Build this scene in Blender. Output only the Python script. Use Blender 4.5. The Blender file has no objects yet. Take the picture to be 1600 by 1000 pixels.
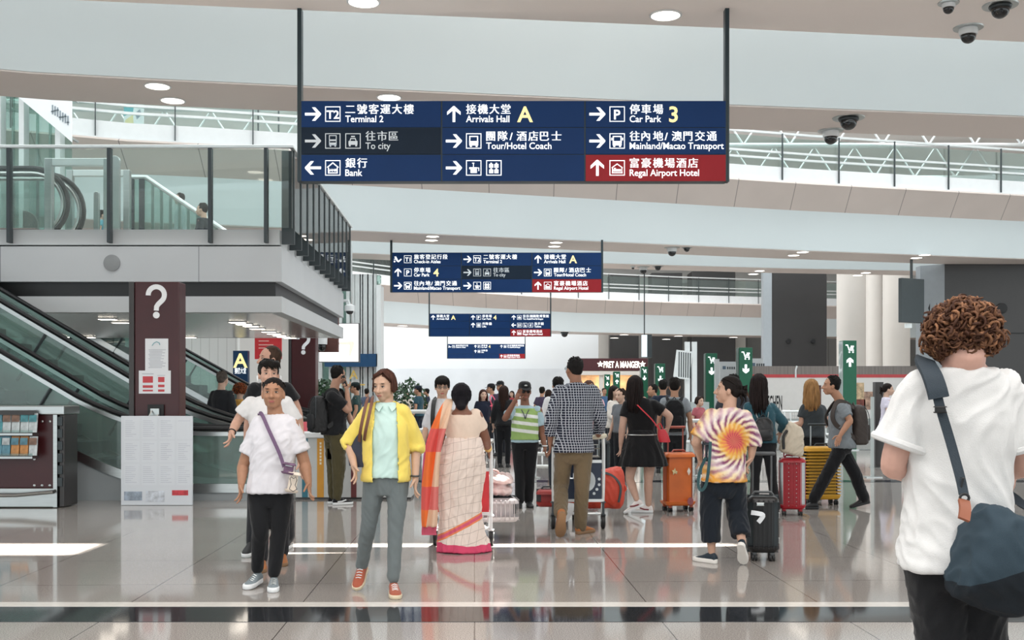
import bpy, bmesh, math, random
from mathutils import Vector, Matrix, noise
random.seed(7)
SC = bpy.context.scene
COL = SC.collection
# ---------------------------------------------------------------- camera, light, exposure
F_PX = 1700.0; HOR = 615.0; CAMZ = 1.46
cam_d = bpy.data.cameras.new('camera'); cam = bpy.data.objects.new('camera', cam_d); COL.objects.link(cam)
cam.location = (0, 0, CAMZ); cam.rotation_euler = (math.pi/2, 0, 0)
cam_d.sensor_width = 36; cam_d.lens = 36*F_PX/1600; cam_d.shift_y = (HOR-500)/1600
cam_d.clip_start = .05; cam_d.clip_end = 400
SC.camera = cam
world = bpy.data.worlds.new('daylight'); SC.world = world; world.use_nodes = True
bg = world.node_tree.nodes['Background']; bg.inputs[0].default_value = (.88, .97, 1.0, 1); bg.inputs[1].default_value = 1.35
sun_d = bpy.data.lights.new('sun', 'SUN'); sun_d.energy = 34; sun_d.angle = .012; sun_d.color = (1, .95, .88)
sun = bpy.data.objects.new('sun', sun_d); COL.objects.link(sun)
SUN_K = .25; SUN_X = .10
sun.rotation_euler = Vector((-SUN_X, -SUN_K, -1)).to_track_quat('-Z', 'Y').to_euler()
def area(name, loc, sx, sy, e, color=(1, 1, 1), rot=(0, 0, 0)):
    d = bpy.data.lights.new(name, 'AREA'); d.shape = 'RECTANGLE'; d.size = sx; d.size_y = sy; d.energy = e; d.color = color
    o = bpy.data.objects.new(name, d); COL.objects.link(o); o.location = loc; o.rotation_euler = rot; return o
area('skylight_and_fill', (0, 12.7, 13.6), 40, 3.0, 900, (.95, .98, 1))
area('skylight_and_fill', (0, 19.0, 13.6), 40, 7, 1700, (.93, .98, 1))
area('skylight_and_fill', (0, 29, 13.6), 40, 5, 1600, (.93, .98, 1))
area('skylight_and_fill', (0, 47, 13.6), 44, 22, 6000, (.95, .98, 1))
area('skylight_and_fill', (0, 2, 5.3), 12, 10, 700, (1, .98, .96))  # fill lamp added under the near ceiling to brighten the foreground
area('skylight_and_fill', (-4, 63, 13.6), 36, 8, 2500, (.97, .99, 1))  # fill lamp added at roof height to brighten the far hoarding
SC.view_settings.view_transform = 'Standard'; SC.view_settings.look = 'None'
SC.view_settings.exposure = 0.28; SC.view_settings.gamma = 1; SC.view_settings.use_curve_mapping = False

# ---------------------------------------------------------------- helpers
def P(px, py, Y):
    return Vector(((px-800)*Y/F_PX, Y, CAMZ+(HOR-py)*Y/F_PX))
def plan(px, py, z):          # point of height z seen at that pixel
    Y = (z-CAMZ)*F_PX/(HOR-py); return Vector(((px-800)*Y/F_PX, Y, z))
def ground(py): return CAMZ*F_PX/(py-HOR)
def lin(h):
    h = h.lstrip('#'); c = [int(h[i:i+2], 16)/255 for i in (0, 2, 4)]
    return tuple((x/12.92 if x <= .04045 else ((x+.055)/1.055)**2.4) for x in c)
MATS = {}
def mat(name, color, rough=.6, metal=0, spec=.5, var=.06, vscale=6, bump=0, bscale=40, emit=0, emit_color=None, alpha=None, stretch=None, coat=0, sheen=0, trans=0):
    if name in MATS: return MATS[name]
    m = bpy.data.materials.new(name); m.use_nodes = True; MATS[name] = m
    nt = m.node_tree; b = nt.nodes['Principled BSDF']; N = nt.nodes; L = nt.links
    c = lin(color) if isinstance(color, str) else color
    b.inputs['Roughness'].default_value = rough; b.inputs['Metallic'].default_value = metal
    b.inputs['Specular IOR Level'].default_value = spec; b.inputs['Coat Weight'].default_value = coat
    if sheen: b.inputs['Sheen Weight'].default_value = sheen
    tc = N.new('ShaderNodeTexCoord'); mp = N.new('ShaderNodeMapping'); L.new(tc.outputs['Object'], mp.inputs[0])
    if stretch: mp.inputs['Scale'].default_value = stretch
    if var:
        n = N.new('ShaderNodeTexNoise'); n.inputs['Scale'].default_value = vscale; n.inputs['Detail'].default_value = 4
        L.new(mp.outputs[0], n.inputs['Vector'])
        r = N.new('ShaderNodeMapRange'); r.inputs[1].default_value = .3; r.inputs[2].default_value = .7
        r.inputs[3].default_value = 1-var; r.inputs[4].default_value = 1+var; L.new(n.outputs[0], r.inputs[0])
        mx = N.new('ShaderNodeVectorMath'); mx.operation = 'SCALE'; mx.inputs[0].default_value = c; L.new(r.outputs[0], mx.inputs['Scale'])
        L.new(mx.outputs[0], b.inputs['Base Color'])
    else: b.inputs['Base Color'].default_value = (*c, 1)
    if bump:
        n2 = N.new('ShaderNodeTexNoise'); n2.inputs['Scale'].default_value = bscale; n2.inputs['Detail'].default_value = 3
        L.new(mp.outputs[0], n2.inputs['Vector'])
        bp = N.new('ShaderNodeBump'); bp.inputs['Strength'].default_value = bump; bp.inputs['Distance'].default_value = .01
        L.new(n2.outputs[0], bp.inputs['Height']); L.new(bp.outputs[0], b.inputs['Normal'])
    if emit:
        b.inputs['Emission Color'].default_value = (*(lin(emit_color) if emit_color else c), 1); b.inputs['Emission Strength'].default_value = emit
        m.cycles.emission_sampling = 'NONE' if emit < 3 else 'AUTO'
    if trans: b.inputs['Transmission Weight'].default_value = trans
    if alpha is not None: b.inputs['Alpha'].default_value = alpha
    return m
def nodes_mat(name, rough=.6, spec=.5):
    m = bpy.data.materials.new(name); m.use_nodes = True; MATS[name] = m
    b = m.node_tree.nodes['Principled BSDF']; b.inputs['Roughness'].default_value = rough; b.inputs['Specular IOR Level'].default_value = spec
    return m, m.node_tree.nodes, m.node_tree.links, b
def math_(N, L, op, a, b=None, c=None):
    n = N.new('ShaderNodeMath'); n.operation = op
    for i, v in enumerate((a, b, c)):
        if v is None: continue
        if isinstance(v, (int, float)): n.inputs[i].default_value = v
        else: L.new(v, n.inputs[i])
    return n.outputs[0]
def mixc(N, L, fac, a, b):
    n = N.new('ShaderNodeMix'); n.data_type = 'RGBA'
    if isinstance(fac, (int, float)): n.inputs[0].default_value = fac
    else: L.new(fac, n.inputs[0])
    for i, v in ((6, a), (7, b)):
        if isinstance(v, str): n.inputs[i].default_value = (*lin(v), 1)
        else: L.new(v, n.inputs[i])
    return n.outputs[2]
def glass_mat(name, color, alpha, rough=.03):
    """architectural glass: thin, mostly clear, with its own tint and reflection"""
    m = bpy.data.materials.new(name); m.use_nodes = True; MATS[name] = m
    N = m.node_tree.nodes; L = m.node_tree.links; N.clear()
    out = N.new('ShaderNodeOutputMaterial'); t = N.new('ShaderNodeBsdfTransparent'); t.inputs[0].default_value = (*lin(color), 1)
    g = N.new('ShaderNodeBsdfGlossy'); g.inputs['Roughness'].default_value = rough
    d = N.new('ShaderNodeBsdfDiffuse'); d.inputs[0].default_value = (*lin(color), 1)
    fr = N.new('ShaderNodeFresnel'); fr.inputs[0].default_value = 1.5
    m1 = N.new('ShaderNodeMixShader'); m1.inputs[0].default_value = alpha; L.new(t.outputs[0], m1.inputs[1]); L.new(d.outputs[0], m1.inputs[2])
    m2 = N.new('ShaderNodeMixShader'); L.new(fr.outputs[0], m2.inputs[0]); L.new(m1.outputs[0], m2.inputs[1]); L.new(g.outputs[0], m2.inputs[2])
    L.new(m2.outputs[0], out.inputs[0]); return m

def frame_of(axis):
    a = axis.normalized(); u = a.cross(Vector((0, 0, 1)))
    if u.length < 1e-3: u = Vector((1, 0, 0))
    u.normalize(); return u, a.cross(u).normalized()
class MB:
    def __init__(s): s.v = []; s.f = []; s.m = []; s.mi = 0
    def add(s, vs, fs):
        o = len(s.v); s.v += [Vector(x) for x in vs]; s.f += [tuple(i+o for i in f) for f in fs]; s.m += [s.mi]*len(fs); return s
    def box(s, c, d, R=None):
        c = Vector(c); vs = []
        for z in (-.5, .5):
            for x, y in ((-.5, -.5), (.5, -.5), (.5, .5), (-.5, .5)):
                q = Vector((x*d[0], y*d[1], z*d[2])); vs.append(c+(R @ q if R else q))
        return s.add(vs, [(3, 2, 1, 0), (4, 5, 6, 7), (0, 1, 5, 4), (1, 2, 6, 5), (2, 3, 7, 6), (3, 0, 4, 7)])
    def bx(s, x0, x1, y0, y1, z0, z1): return s.box(((x0+x1)/2, (y0+y1)/2, (z0+z1)/2), (abs(x1-x0), abs(y1-y0), abs(z1-z0)))
    def rings(s, rings, cap=True, closed=False):
        n = len(rings[0]); vs = [p for r in rings for p in r]; fs = []
        for i in range(len(rings)-1 + (1 if closed else 0)):
            a = i*n; b = ((i+1) % len(rings))*n
            fs += [(a+j, a+(j+1) % n, b+(j+1) % n, b+j) for j in range(n)]
        if cap and not closed: fs += [tuple(range(n-1, -1, -1)), tuple((len(rings)-1)*n+j for j in range(n))]
        return s.add(vs, fs)
    def tube(s, pts, r, seg=8, flat=1.0, closed=False, round_=False):
        pts = [Vector(p) for p in pts]; rs = list(r) if isinstance(r, (list, tuple)) else [r]*len(pts)
        if round_:
            d0 = (pts[0]-pts[1]).normalized(); d1 = (pts[-1]-pts[-2]).normalized(); A = []; B = []
            for t in (1.0, .86, .5):
                A.append((pts[0]+d0*rs[0]*t, rs[0]*max(.12, math.sqrt(1-t*t)))); B.insert(0, (pts[-1]+d1*rs[-1]*t, rs[-1]*max(.12, math.sqrt(1-t*t))))
            pr = A+list(zip(pts, rs))+B; pts = [a for a, _ in pr]; rs = [b for _, b in pr]
        n = len(pts); out = []; pu = None
        for i, p in enumerate(pts):
            if closed: t = pts[(i+1) % n]-pts[i-1]
            else: t = (pts[min(i+1, n-1)]-pts[max(i-1, 0)])
            if t.length < 1e-9: t = Vector((0, 0, 1))
            t.normalize()
            if pu is None: u, w = frame_of(t)
            else:
                u = pu-t*pu.dot(t)
                if u.length < 1e-6: u, w = frame_of(t)
                u.normalize(); w = t.cross(u)
            pu = u
            out.append([p+(u*math.cos(2*math.pi*k/seg)+w*math.sin(2*math.pi*k/seg)*flat)*rs[i] for k in range(seg)])
        return s.rings(out, closed=closed)
    def cyl(s, a, b, r, seg=16, r2=None): return s.tube([a, b], [r, r if r2 is None else r2], seg)
    def ell(s, c, r, R=None, nu=14, nv=9):
        c = Vector(c); rings = []
        for j in range(nv+1):
            t = math.pi*(j/nv*.96+.02); row = []
            for i in range(nu):
                a = 2*math.pi*i/nu; q = Vector((r[0]*math.sin(t)*math.cos(a), r[1]*math.sin(t)*math.sin(a), -r[2]*math.cos(t)))
                row.append(c+(R @ q if R else q))
            rings.append(row)
        return s.rings(rings)
    def lathe(s, c, prof, seg=20, R=None):
        c = Vector(c); return s.rings([[c+((R @ q) if R else q) for q in (Vector((r*math.cos(2*math.pi*i/seg), r*math.sin(2*math.pi*i/seg), z)) for i in range(seg))] for r, z in prof])
    def loft(s, secs, seg=20, e=2.0):
        """secs: (centre, half width vec, half depth vec)"""
        rr = []
        for c, a, b in secs:
            row = []
            for i in range(seg):
                t = 2*math.pi*i/seg; x = math.cos(t); y = math.sin(t)
                x = math.copysign(abs(x)**(2/e), x); y = math.copysign(abs(y)**(2/e), y); row.append(Vector(c)+a*x+b*y)
            rr.append(row)
        return s.rings(rr)
    def prism(s, poly, ax, th):
        """poly: 3-D points in a plane, extruded by vector ax*th"""
        a = [Vector(p) for p in poly]; d = Vector(ax)*th; n = len(a)
        fs = [tuple(range(n-1, -1, -1)), tuple(range(n, 2*n))]+[(i, (i+1) % n, n+(i+1) % n, n+i) for i in range(n)]
        return s.add(a+[p+d for p in a], fs)
    def strip(s, pts, w, th, nrm):
        pts = [Vector(p) for p in pts]; rr = []; n = len(pts)
        for i, p in enumerate(pts):
            t = (pts[min(i+1, n-1)]-pts[max(i-1, 0)]).normalized(); N_ = Vector(nrm[i] if isinstance(nrm, list) else nrm)
            N_ = (N_-t*N_.dot(t)).normalized(); u = t.cross(N_)
            rr.append([p+u*w/2-N_*th/2, p+u*w/2+N_*th/2, p-u*w/2+N_*th/2, p-u*w/2-N_*th/2])
        return s.rings(rr)
    def rbox(s, c, d, r, seg=3, R=None, bulge=0):
        """box with rounded vertical edges and softened top / bottom"""
        c = Vector(c); hx, hy, hz = d[0]/2, d[1]/2, d[2]/2; rings = []
        def ring(z, ins):
            row = []; x = hx-ins; y = hy-ins; rr = max(r-ins, .002)
            for q, (sx, sy) in enumerate(((1, 1), (-1, 1), (-1, -1), (1, -1))):
                for k in range(seg+1):
                    a = q*math.pi/2+k/seg*math.pi/2; p = Vector((sx*(x-rr)+rr*math.cos(a), sy*(y-rr)+rr*math.sin(a), z)); row.append(c+(R @ p if R else p))
            return row
        e = min(r, hz)
        for k in range(seg+1):
            a = k/seg*math.pi/2; rings.append(ring(-hz+e*(1-math.sin(a)), e*(1-math.cos(a))))
        for k in range(seg, -1, -1):
            a = k/seg*math.pi/2; rings.append(ring(hz-e*(1-math.sin(a)), e*(1-math.cos(a))))
        return s.rings(rings)
    def xf(s, M):
        s.v = [M @ p for p in s.v]; return s
    def mesh(s, name):
        me = bpy.data.meshes.new(name); me.from_pydata(s.v, [], s.f); me.polygons.foreach_set('material_index', s.m); me.update(); return me
    def build(s, name, m, parent=None, smooth=40, bevel=0, org=None, me=None):
        o = bpy.data.objects.new(name, None if False else (me or s.mesh(name))); COL.objects.link(o)
        me = o.data
        for x in (m if isinstance(m, (list, tuple)) else [m]): me.materials.append(x)
        off = Vector((0, 0, 0))
        if parent: o.parent = parent; off = WLOC.get(parent.name, Vector())
        elif org is not None:
            off = Vector(org); o.location = off
        elif len(me.vertices):
            xs = [v.co for v in me.vertices]; lo = Vector([min(v[i] for v in xs) for i in range(3)]); hi = Vector([max(v[i] for v in xs) for i in range(3)])
            off = Vector(((lo.x+hi.x)/2, (lo.y+hi.y)/2, lo.z)); o.location = off
        if off.length: me.transform(Matrix.Translation(-off))
        WLOC[o.name] = off
        if smooth:
            for p in me.polygons: p.use_smooth = True
            if smooth < 180: me.set_sharp_from_angle(angle=math.radians(smooth))
        if bevel:
            b = o.modifiers.new('bevel', 'BEVEL'); b.width = bevel; b.segments = 2; b.limit_method = 'ANGLE'; b.angle_limit = .7
        return o
WLOC = {}
def tag(o, label, cat, group=None):
    o['label'] = label; o['category'] = cat
    if group: o['group'] = group
    return o
def thing(name, label, cat, loc, group=None):
    o = bpy.data.objects.new(name, None); COL.objects.link(o); o.empty_display_size = .2; o.location = loc; WLOC[o.name] = Vector(loc)
    return tag(o, label, cat, group)
def struct(o): o['kind'] = 'structure'; return o
def sempty(name, loc=(0, 0, 0)):
    o = bpy.data.objects.new(name, None); COL.objects.link(o); o.location = loc; WLOC[o.name] = Vector(loc); o['kind'] = 'structure'; return o
def dup(root, loc, label, group=None, rotz=None):
    def cp(o, par):
        c = o.copy(); COL.objects.link(c); c.parent = par
        for ch in o.children: cp(ch, c)
        return c
    r = cp(root, None); r.location = loc; r['label'] = label
    if rotz is not None: r.rotation_euler = (0, 0, rotz)
    if group: r['group'] = group
    return r
TXT = {}
def text_geo(s, bold=0.0, spc=1.0):
    k = (s, bold, spc)
    if k not in TXT:
        c = bpy.data.curves.new('t', 'FONT'); c.body = s; c.size = 1; c.offset = bold; c.space_character = spc; c.resolution_u = 3
        o = bpy.data.objects.new('t', c); COL.objects.link(o)
        me = bpy.data.meshes.new_from_object(o.evaluated_get(bpy.context.evaluated_depsgraph_get()))
        TXT[k] = ([v.co.copy() for v in me.vertices], [tuple(p.vertices) for p in me.polygons])
        bpy.data.objects.remove(o); bpy.data.curves.remove(c); bpy.data.meshes.remove(me)
    return TXT[k]
def put_text(mb, s, x, z, y, size, bold=.012, spc=1.0, width=None, center=False, to3=None):
    """lettering facing -Y with its baseline start at (x, z) in the plane y"""
    vs, fs = text_geo(s, bold, spc)
    if not vs: return
    x0 = min(v.x for v in vs); x1 = max(v.x for v in vs); kx = size if width is None else width/(x1-x0)
    ox = x-x0*kx-((x1-x0)*kx/2 if center else 0)
    f = to3 or (lambda a, b: Vector((a, y, b)))
    mb.add([f(ox+v.x*kx, z+v.y*size) for v in vs], fs)
# ---------------------------------------------------------------- materials of the place
def floor_mat():
    m, N, L, b = nodes_mat('polished granite', .07, .8)
    tc = N.new('ShaderNodeTexCoord'); mp = N.new('ShaderNodeMapping'); mp.inputs['Rotation'].default_value = (0, 0, math.radians(-2)); L.new(tc.outputs['Object'], mp.inputs[0])
    n = N.new('ShaderNodeTexNoise'); n.inputs['Scale'].default_value = 130; n.inputs['Detail'].default_value = 3; L.new(mp.outputs[0], n.inputs[0])
    n2 = N.new('ShaderNodeTexNoise'); n2.inputs['Scale'].default_value = .7; L.new(mp.outputs[0], n2.inputs[0])
    cr = N.new('ShaderNodeValToRGB'); e = cr.color_ramp.elements
    e[0].position = .36; e[0].color = (*lin('#86817c'), 1); e[1].position = .62; e[1].color = (*lin('#c4beb8'), 1); L.new(n.outputs[0], cr.inputs[0])
    c = mixc(N, L, math_(N, L, 'MULTIPLY', n2.outputs[0], .45), cr.outputs[0], '#87807b')
    sp = N.new('ShaderNodeSeparateXYZ'); L.new(mp.outputs[0], sp.inputs[0])
    fx = math_(N, L, 'LESS_THAN', math_(N, L, 'FRACT', math_(N, L, 'DIVIDE', sp.outputs[0], 1.2)), .006)
    fy = math_(N, L, 'LESS_THAN', math_(N, L, 'FRACT', math_(N, L, 'DIVIDE', sp.outputs[1], 1.2)), .006)
    c2 = mixc(N, L, math_(N, L, 'MAXIMUM', fx, fy), c, '#56504c')
    L.new(c2, b.inputs['Base Color'])
    bp = N.new('ShaderNodeBump'); bp.inputs['Strength'].default_value = .012; n3 = N.new('ShaderNodeTexNoise'); n3.inputs['Scale'].default_value = 1.6
    L.new(mp.outputs[0], n3.inputs[0]); L.new(n3.outputs[0], bp.inputs['Height']); L.new(bp.outputs[0], b.inputs['Normal'])
    return m
def joint_mat(name, color, joint, step, w=.01, rough=.5):
    m, N, L, b = nodes_mat(name, rough)
    tc = N.new('ShaderNodeTexCoord'); sp = N.new('ShaderNodeSeparateXYZ'); L.new(tc.outputs['Object'], sp.inputs[0])
    f = math_(N, L, 'LESS_THAN', math_(N, L, 'FRACT', math_(N, L, 'DIVIDE', sp.outputs[0], step)), w)
    n = N.new('ShaderNodeTexNoise'); n.inputs['Scale'].default_value = .8; L.new(tc.outputs['Object'], n.inputs[0])
    c0 = mixc(N, L, math_(N, L, 'MULTIPLY', n.outputs[0], .25), color, joint)
    L.new(mixc(N, L, f, c0, joint), b.inputs['Base Color']); return m
M_floor = floor_mat()
M_dark_granite = mat('black granite', '#2e3033', .06, var=.25, vscale=60, spec=.8)
M_pale_stone = mat('pale stone trim', '#e6e1da', .1, var=.05, vscale=20, spec=.8)
M_fascia = mat('pale grey fascia paint', '#ccd5d7', .45, var=.02, vscale=.4)
M_soffit = mat('warm soffit paint', '#e4d9d3', .55, var=.02, vscale=.6)
M_panel = joint_mat('warm fascia panel', '#ddd0c9', '#8e8580', 1.75, .012)
M_white = mat('white paint', '#e8ebec', .4, var=.02)
M_steel = mat('brushed steel', '#b9bcbb', .28, 1, var=.08, vscale=3, stretch=(1, 1, 40))
M_rail = mat('pale metal rail', '#dfe3e3', .3, .4, var=.03)
M_dkmetal = mat('dark grey metal', '#3f4649', .42, .3, var=.05)
M_black = mat('black rubber', '#17181a', .5, var=.1)
M_maroon = mat('maroon laminate', '#43181c', .33, var=.08, vscale=3)
M_charcoal = mat('charcoal cladding', '#3d3b3b', .38, var=.05, vscale=1.2)
M_column = mat('cream column paint', '#d8d2cb', .5, var=.03, vscale=1)
M_glass = glass_mat('green tinted glass', '#eff7f5', .04)
M_glass2 = glass_mat('clear rail glass', '#e8f2f0', .05)
M_glass3 = glass_mat('deep green glass', '#d5e6e1', .12)
M_light = mat('lamp diffuser', '#fff6ea', .5, var=0, emit=5.5, emit_color='#fff4e4')
M_dome = mat('smoked dome', '#0c0d0f', .06, var=0, spec=.8)
M_lens = mat('dome lens', '#24272b', .05, var=0)
M_grey_panel = mat('grey aluminium panel', '#c9cbcc', .42, var=.02, vscale=1)
M_signblue = mat('sign blue', '#0b2c56', .5, spec=.2, var=.10, vscale=1.3, emit=.10, emit_color='#13488a')
M_signdark = mat('unlit sign blue', '#122436', .5, spec=.2, var=.06)
M_signred = mat('sign red', '#861f26', .5, spec=.2, var=.10, vscale=1.5, emit=.15, emit_color='#b12a33')
M_ink = mat('sign white', '#ffffff', .4, var=0, emit=.75, emit_color='#f4fbff')
M_inkdim = mat('sign dim white', '#d3dbe0', .4, var=0, emit=.15)
M_inkyel = mat('sign yellow', '#f6e3a0', .4, var=0, emit=.6, emit_color='#ffe9a0')
M_signframe = mat('sign housing', '#2b3a40', .4, .3, var=.04)
M_paper = mat('white paper', '#e9ecef', .55, var=.02)
M_print = mat('grey print', '#c5c9d0', .6, var=.05)
M_redprint = mat('red print', '#c94a50', .6, var=.05)

# ---------------------------------------------------------------- floor, roof, ceilings
struct(MB().bx(-40, 40, -14, 96, -.3, 0).build('floor', M_floor, smooth=0, org=(0, 0, 0)))
struct(MB().bx(-30, 30, 6.95, 7.44, 0, .003).build('trim_1', M_dark_granite, smooth=0))
struct(MB().bx(-30, 30, 7.44, 7.60, 0, .004).build('trim_2', M_pale_stone, smooth=0))
struct(MB().bx(-30, 30, 17.9, 18.3, 0, .003).build('trim_3', M_dark_granite, smooth=0))
struct(MB().bx(-30, 30, 28.0, 28.5, 0, .003).build('trim_4', M_dark_granite, smooth=0))
# roof slab with two slots added and sized to cast the floor's sun streaks
zr = 14.0; oy = SUN_K*zr; ox = SUN_X*zr
A0, A1 = -2.15+ox, 2.18+ox; B0, B1 = -6.5+ox, -3.95+ox
ya, yb = 9.86+oy, 10.66+oy
roof = MB(); roof.bx(-40, 40, -14, ya, zr, zr+.4); roof.bx(-40, 40, yb, 96, zr, zr+.4)
for x0, x1 in ((-40, B0), (B1, A0), (A1, 40)): roof.bx(x0, x1, ya, yb, zr, zr+.4)
M_roof = mat('roof lining', '#e6e2de', .6, var=.04, vscale=.3)
struct(roof.build('ceiling_roof', M_roof, smooth=0, org=(0, 0, zr)))
tr = sempty('roof_truss', (0, 30, 12)); 
for k, yy in enumerate((33, 40, 47, 54)):
    m = MB(); m.tube([(-24, yy, 12.2), (24, yy, 12.2)], .09, 8); m.tube([(-24, yy, 13.7), (24, yy, 13.7)], .07, 8)
    for i in range(-12, 12): m.tube([(i*2, yy, 12.2), (i*2+1, yy, 13.7), (i*2+2, yy, 12.2)], .05, 6)
    m.build('truss_frame', M_rail, tr)
struct(MB().bx(-40, 40, 88, 88.4, 0, 14).build('wall_back', M_roof, smooth=0))
struct(MB().bx(30, 30.4, 30, 88, 0, 14).build('wall_right', M_roof, smooth=0))
# ceiling over the viewer
Z0 = 5.4
e = [plan(x, y, Z0) for x, y in ((-60, -7.5), (469, 15.7), (1138, 44), (1600, 65.6), (1800, 74.5))]
poly = [(e[0].x-8, -10), (e[-1].x+8, -10), (e[-1].x+8, e[-1].y+.6)]+[(p.x, p.y) for p in reversed(e)]+[(e[0].x-8, e[0].y-.3)]
struct(MB().prism([(x, y, Z0) for x, y in poly], (0, 0, 1), .4).build('ceiling', mat('near ceiling lit tone', '#faf1ec', .5, var=.02, vscale=.6), smooth=0))  # soffit paint made lighter: the stronger light here is put in the colour

def path_of(px, z, ext=6):
    p = [plan(x, y, z) for x, y in px]
    a = (p[0]-p[1]).normalized(); b = (p[-1]-p[-2]).normalized()
    return [p[0]+a*ext]+p+[p[-1]+b*ext]
def normals(p):
    out = []
    for i in range(len(p)):
        t = (p[min(i+1, len(p)-1)]-p[max(i-1, 0)]).normalized(); out.append(Vector((-t.y, t.x, 0)))
    return out
def sweep(mb, path, loop):
    nn = normals(path); mb.rings([[p+n*u+Vector((0, 0, dz)) for u, dz in loop] for p, n in zip(path, nn)]); return mb
def along(path, step, start=0):
    out = []; d = start; acc = 0; nn = normals(path)
    for i in range(len(path)-1):
        L = (path[i+1]-path[i]).length
        while d <= acc+L:
            t = (d-acc)/L; out.append((path[i].lerp(path[i+1], t), nn[i].lerp(nn[i+1], t).normalized())); d += step
        acc += L
    return out
def bridge(px, z, fh, sw, k=1.0, railing=None, bname='footbridge'):
    path = path_of(px, z); r = sempty(bname, path[len(path)//2])
    sweep(MB(), path, [(0, .02), (0, fh), (.12, fh), (.12, .02)]).build('fascia', M_fascia, r)
    sweep(MB(), path, [(.02, 0), (sw, 0), (sw, .12), (.02, .12)]).build('soffit', M_soffit, r)
    sweep(MB(), path, [(sw-.12, .12), (sw, .12), (sw, fh), (sw-.12, fh)]).build('rear_fascia', M_fascia, r)
    if railing:
        sweep(MB(), path, [(0, fh), (-.5*k, fh+.5*k), (-.44*k, fh+.56*k), (.12, fh+.06)]).build('panel_band', M_panel, r)
        zt = fh+.5*k
        sweep(MB(), path, [(-.46*k, zt), (sw, zt), (sw, zt+.08), (-.46*k, zt+.08)]).build('deck', M_white, r)
        g = thing('bridge_railing', railing, 'railing', path[len(path)//2]+Vector((0, 0, zt)))
        sweep(MB(), path, [(-.40*k, zt+.09), (-.37*k, zt+.09), (-.37*k, zt+.36*k), (-.40*k, zt+.36*k)]).build('base_panel', M_white, g)
        sweep(MB(), path, [(-.36*k, zt+.37*k), (-.35*k, zt+.37*k), (-.35*k, zt+1.02*k), (-.36*k, zt+1.02*k)]).build('glass_pane', M_glass2, g)
        for h in (.52, .66, 1.08):
            sweep(MB(), path, [(-.41*k, zt+h*k), (-.35*k, zt+h*k), (-.35*k, zt+h*k+.045*k), (-.41*k, zt+h*k+.045*k)]).build('rail', M_rail, g)
        for p, n in along(path, 1.42*k, .7):
            m = MB(); q = p-n*.43*k; R = Matrix.Rotation(math.atan2(n.y, n.x), 3, 'Z'); m.box(q+Vector((0, 0, zt+.53*k)), (.05, .025, 1.12*k), R)
            m.build('post', M_dkmetal, g)
    else:
        sweep(MB(), path, [(.12, fh-.12), (sw, fh-.12), (sw, fh), (.12, fh)]).build('deck', M_white, r)
    return path
B1 = bridge([(0, 110), (49, 114.5), (262, 126), (462, 135.5), (560, 139.5), (1138, 165.4), (1600, 183)], 5.4, 1.25, 1.25)
B2 = bridge([(0, 335), (200, 347), (326, 351.5), (550, 361), (900, 376.5), (1250, 392), (1600, 405)], 5.65, 1.18, 1.8, k=1.3, railing='glass and steel railing along the footbridge right behind the largest hanging sign')
B3 = bridge([(300, 388), (550, 396), (941, 412), (1230, 420), (1446, 424), (1600, 427)], 6.2, 1.4, 1.45)
B4 = bridge([(400, 490), (600, 505), (750, 513), (900, 519), (1050, 522.5), (1200, 525), (1500, 529)], 5.1, 1.15, 2.2, k=1.45, railing='far glass railing along the footbridge above the white hoarding')

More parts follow.
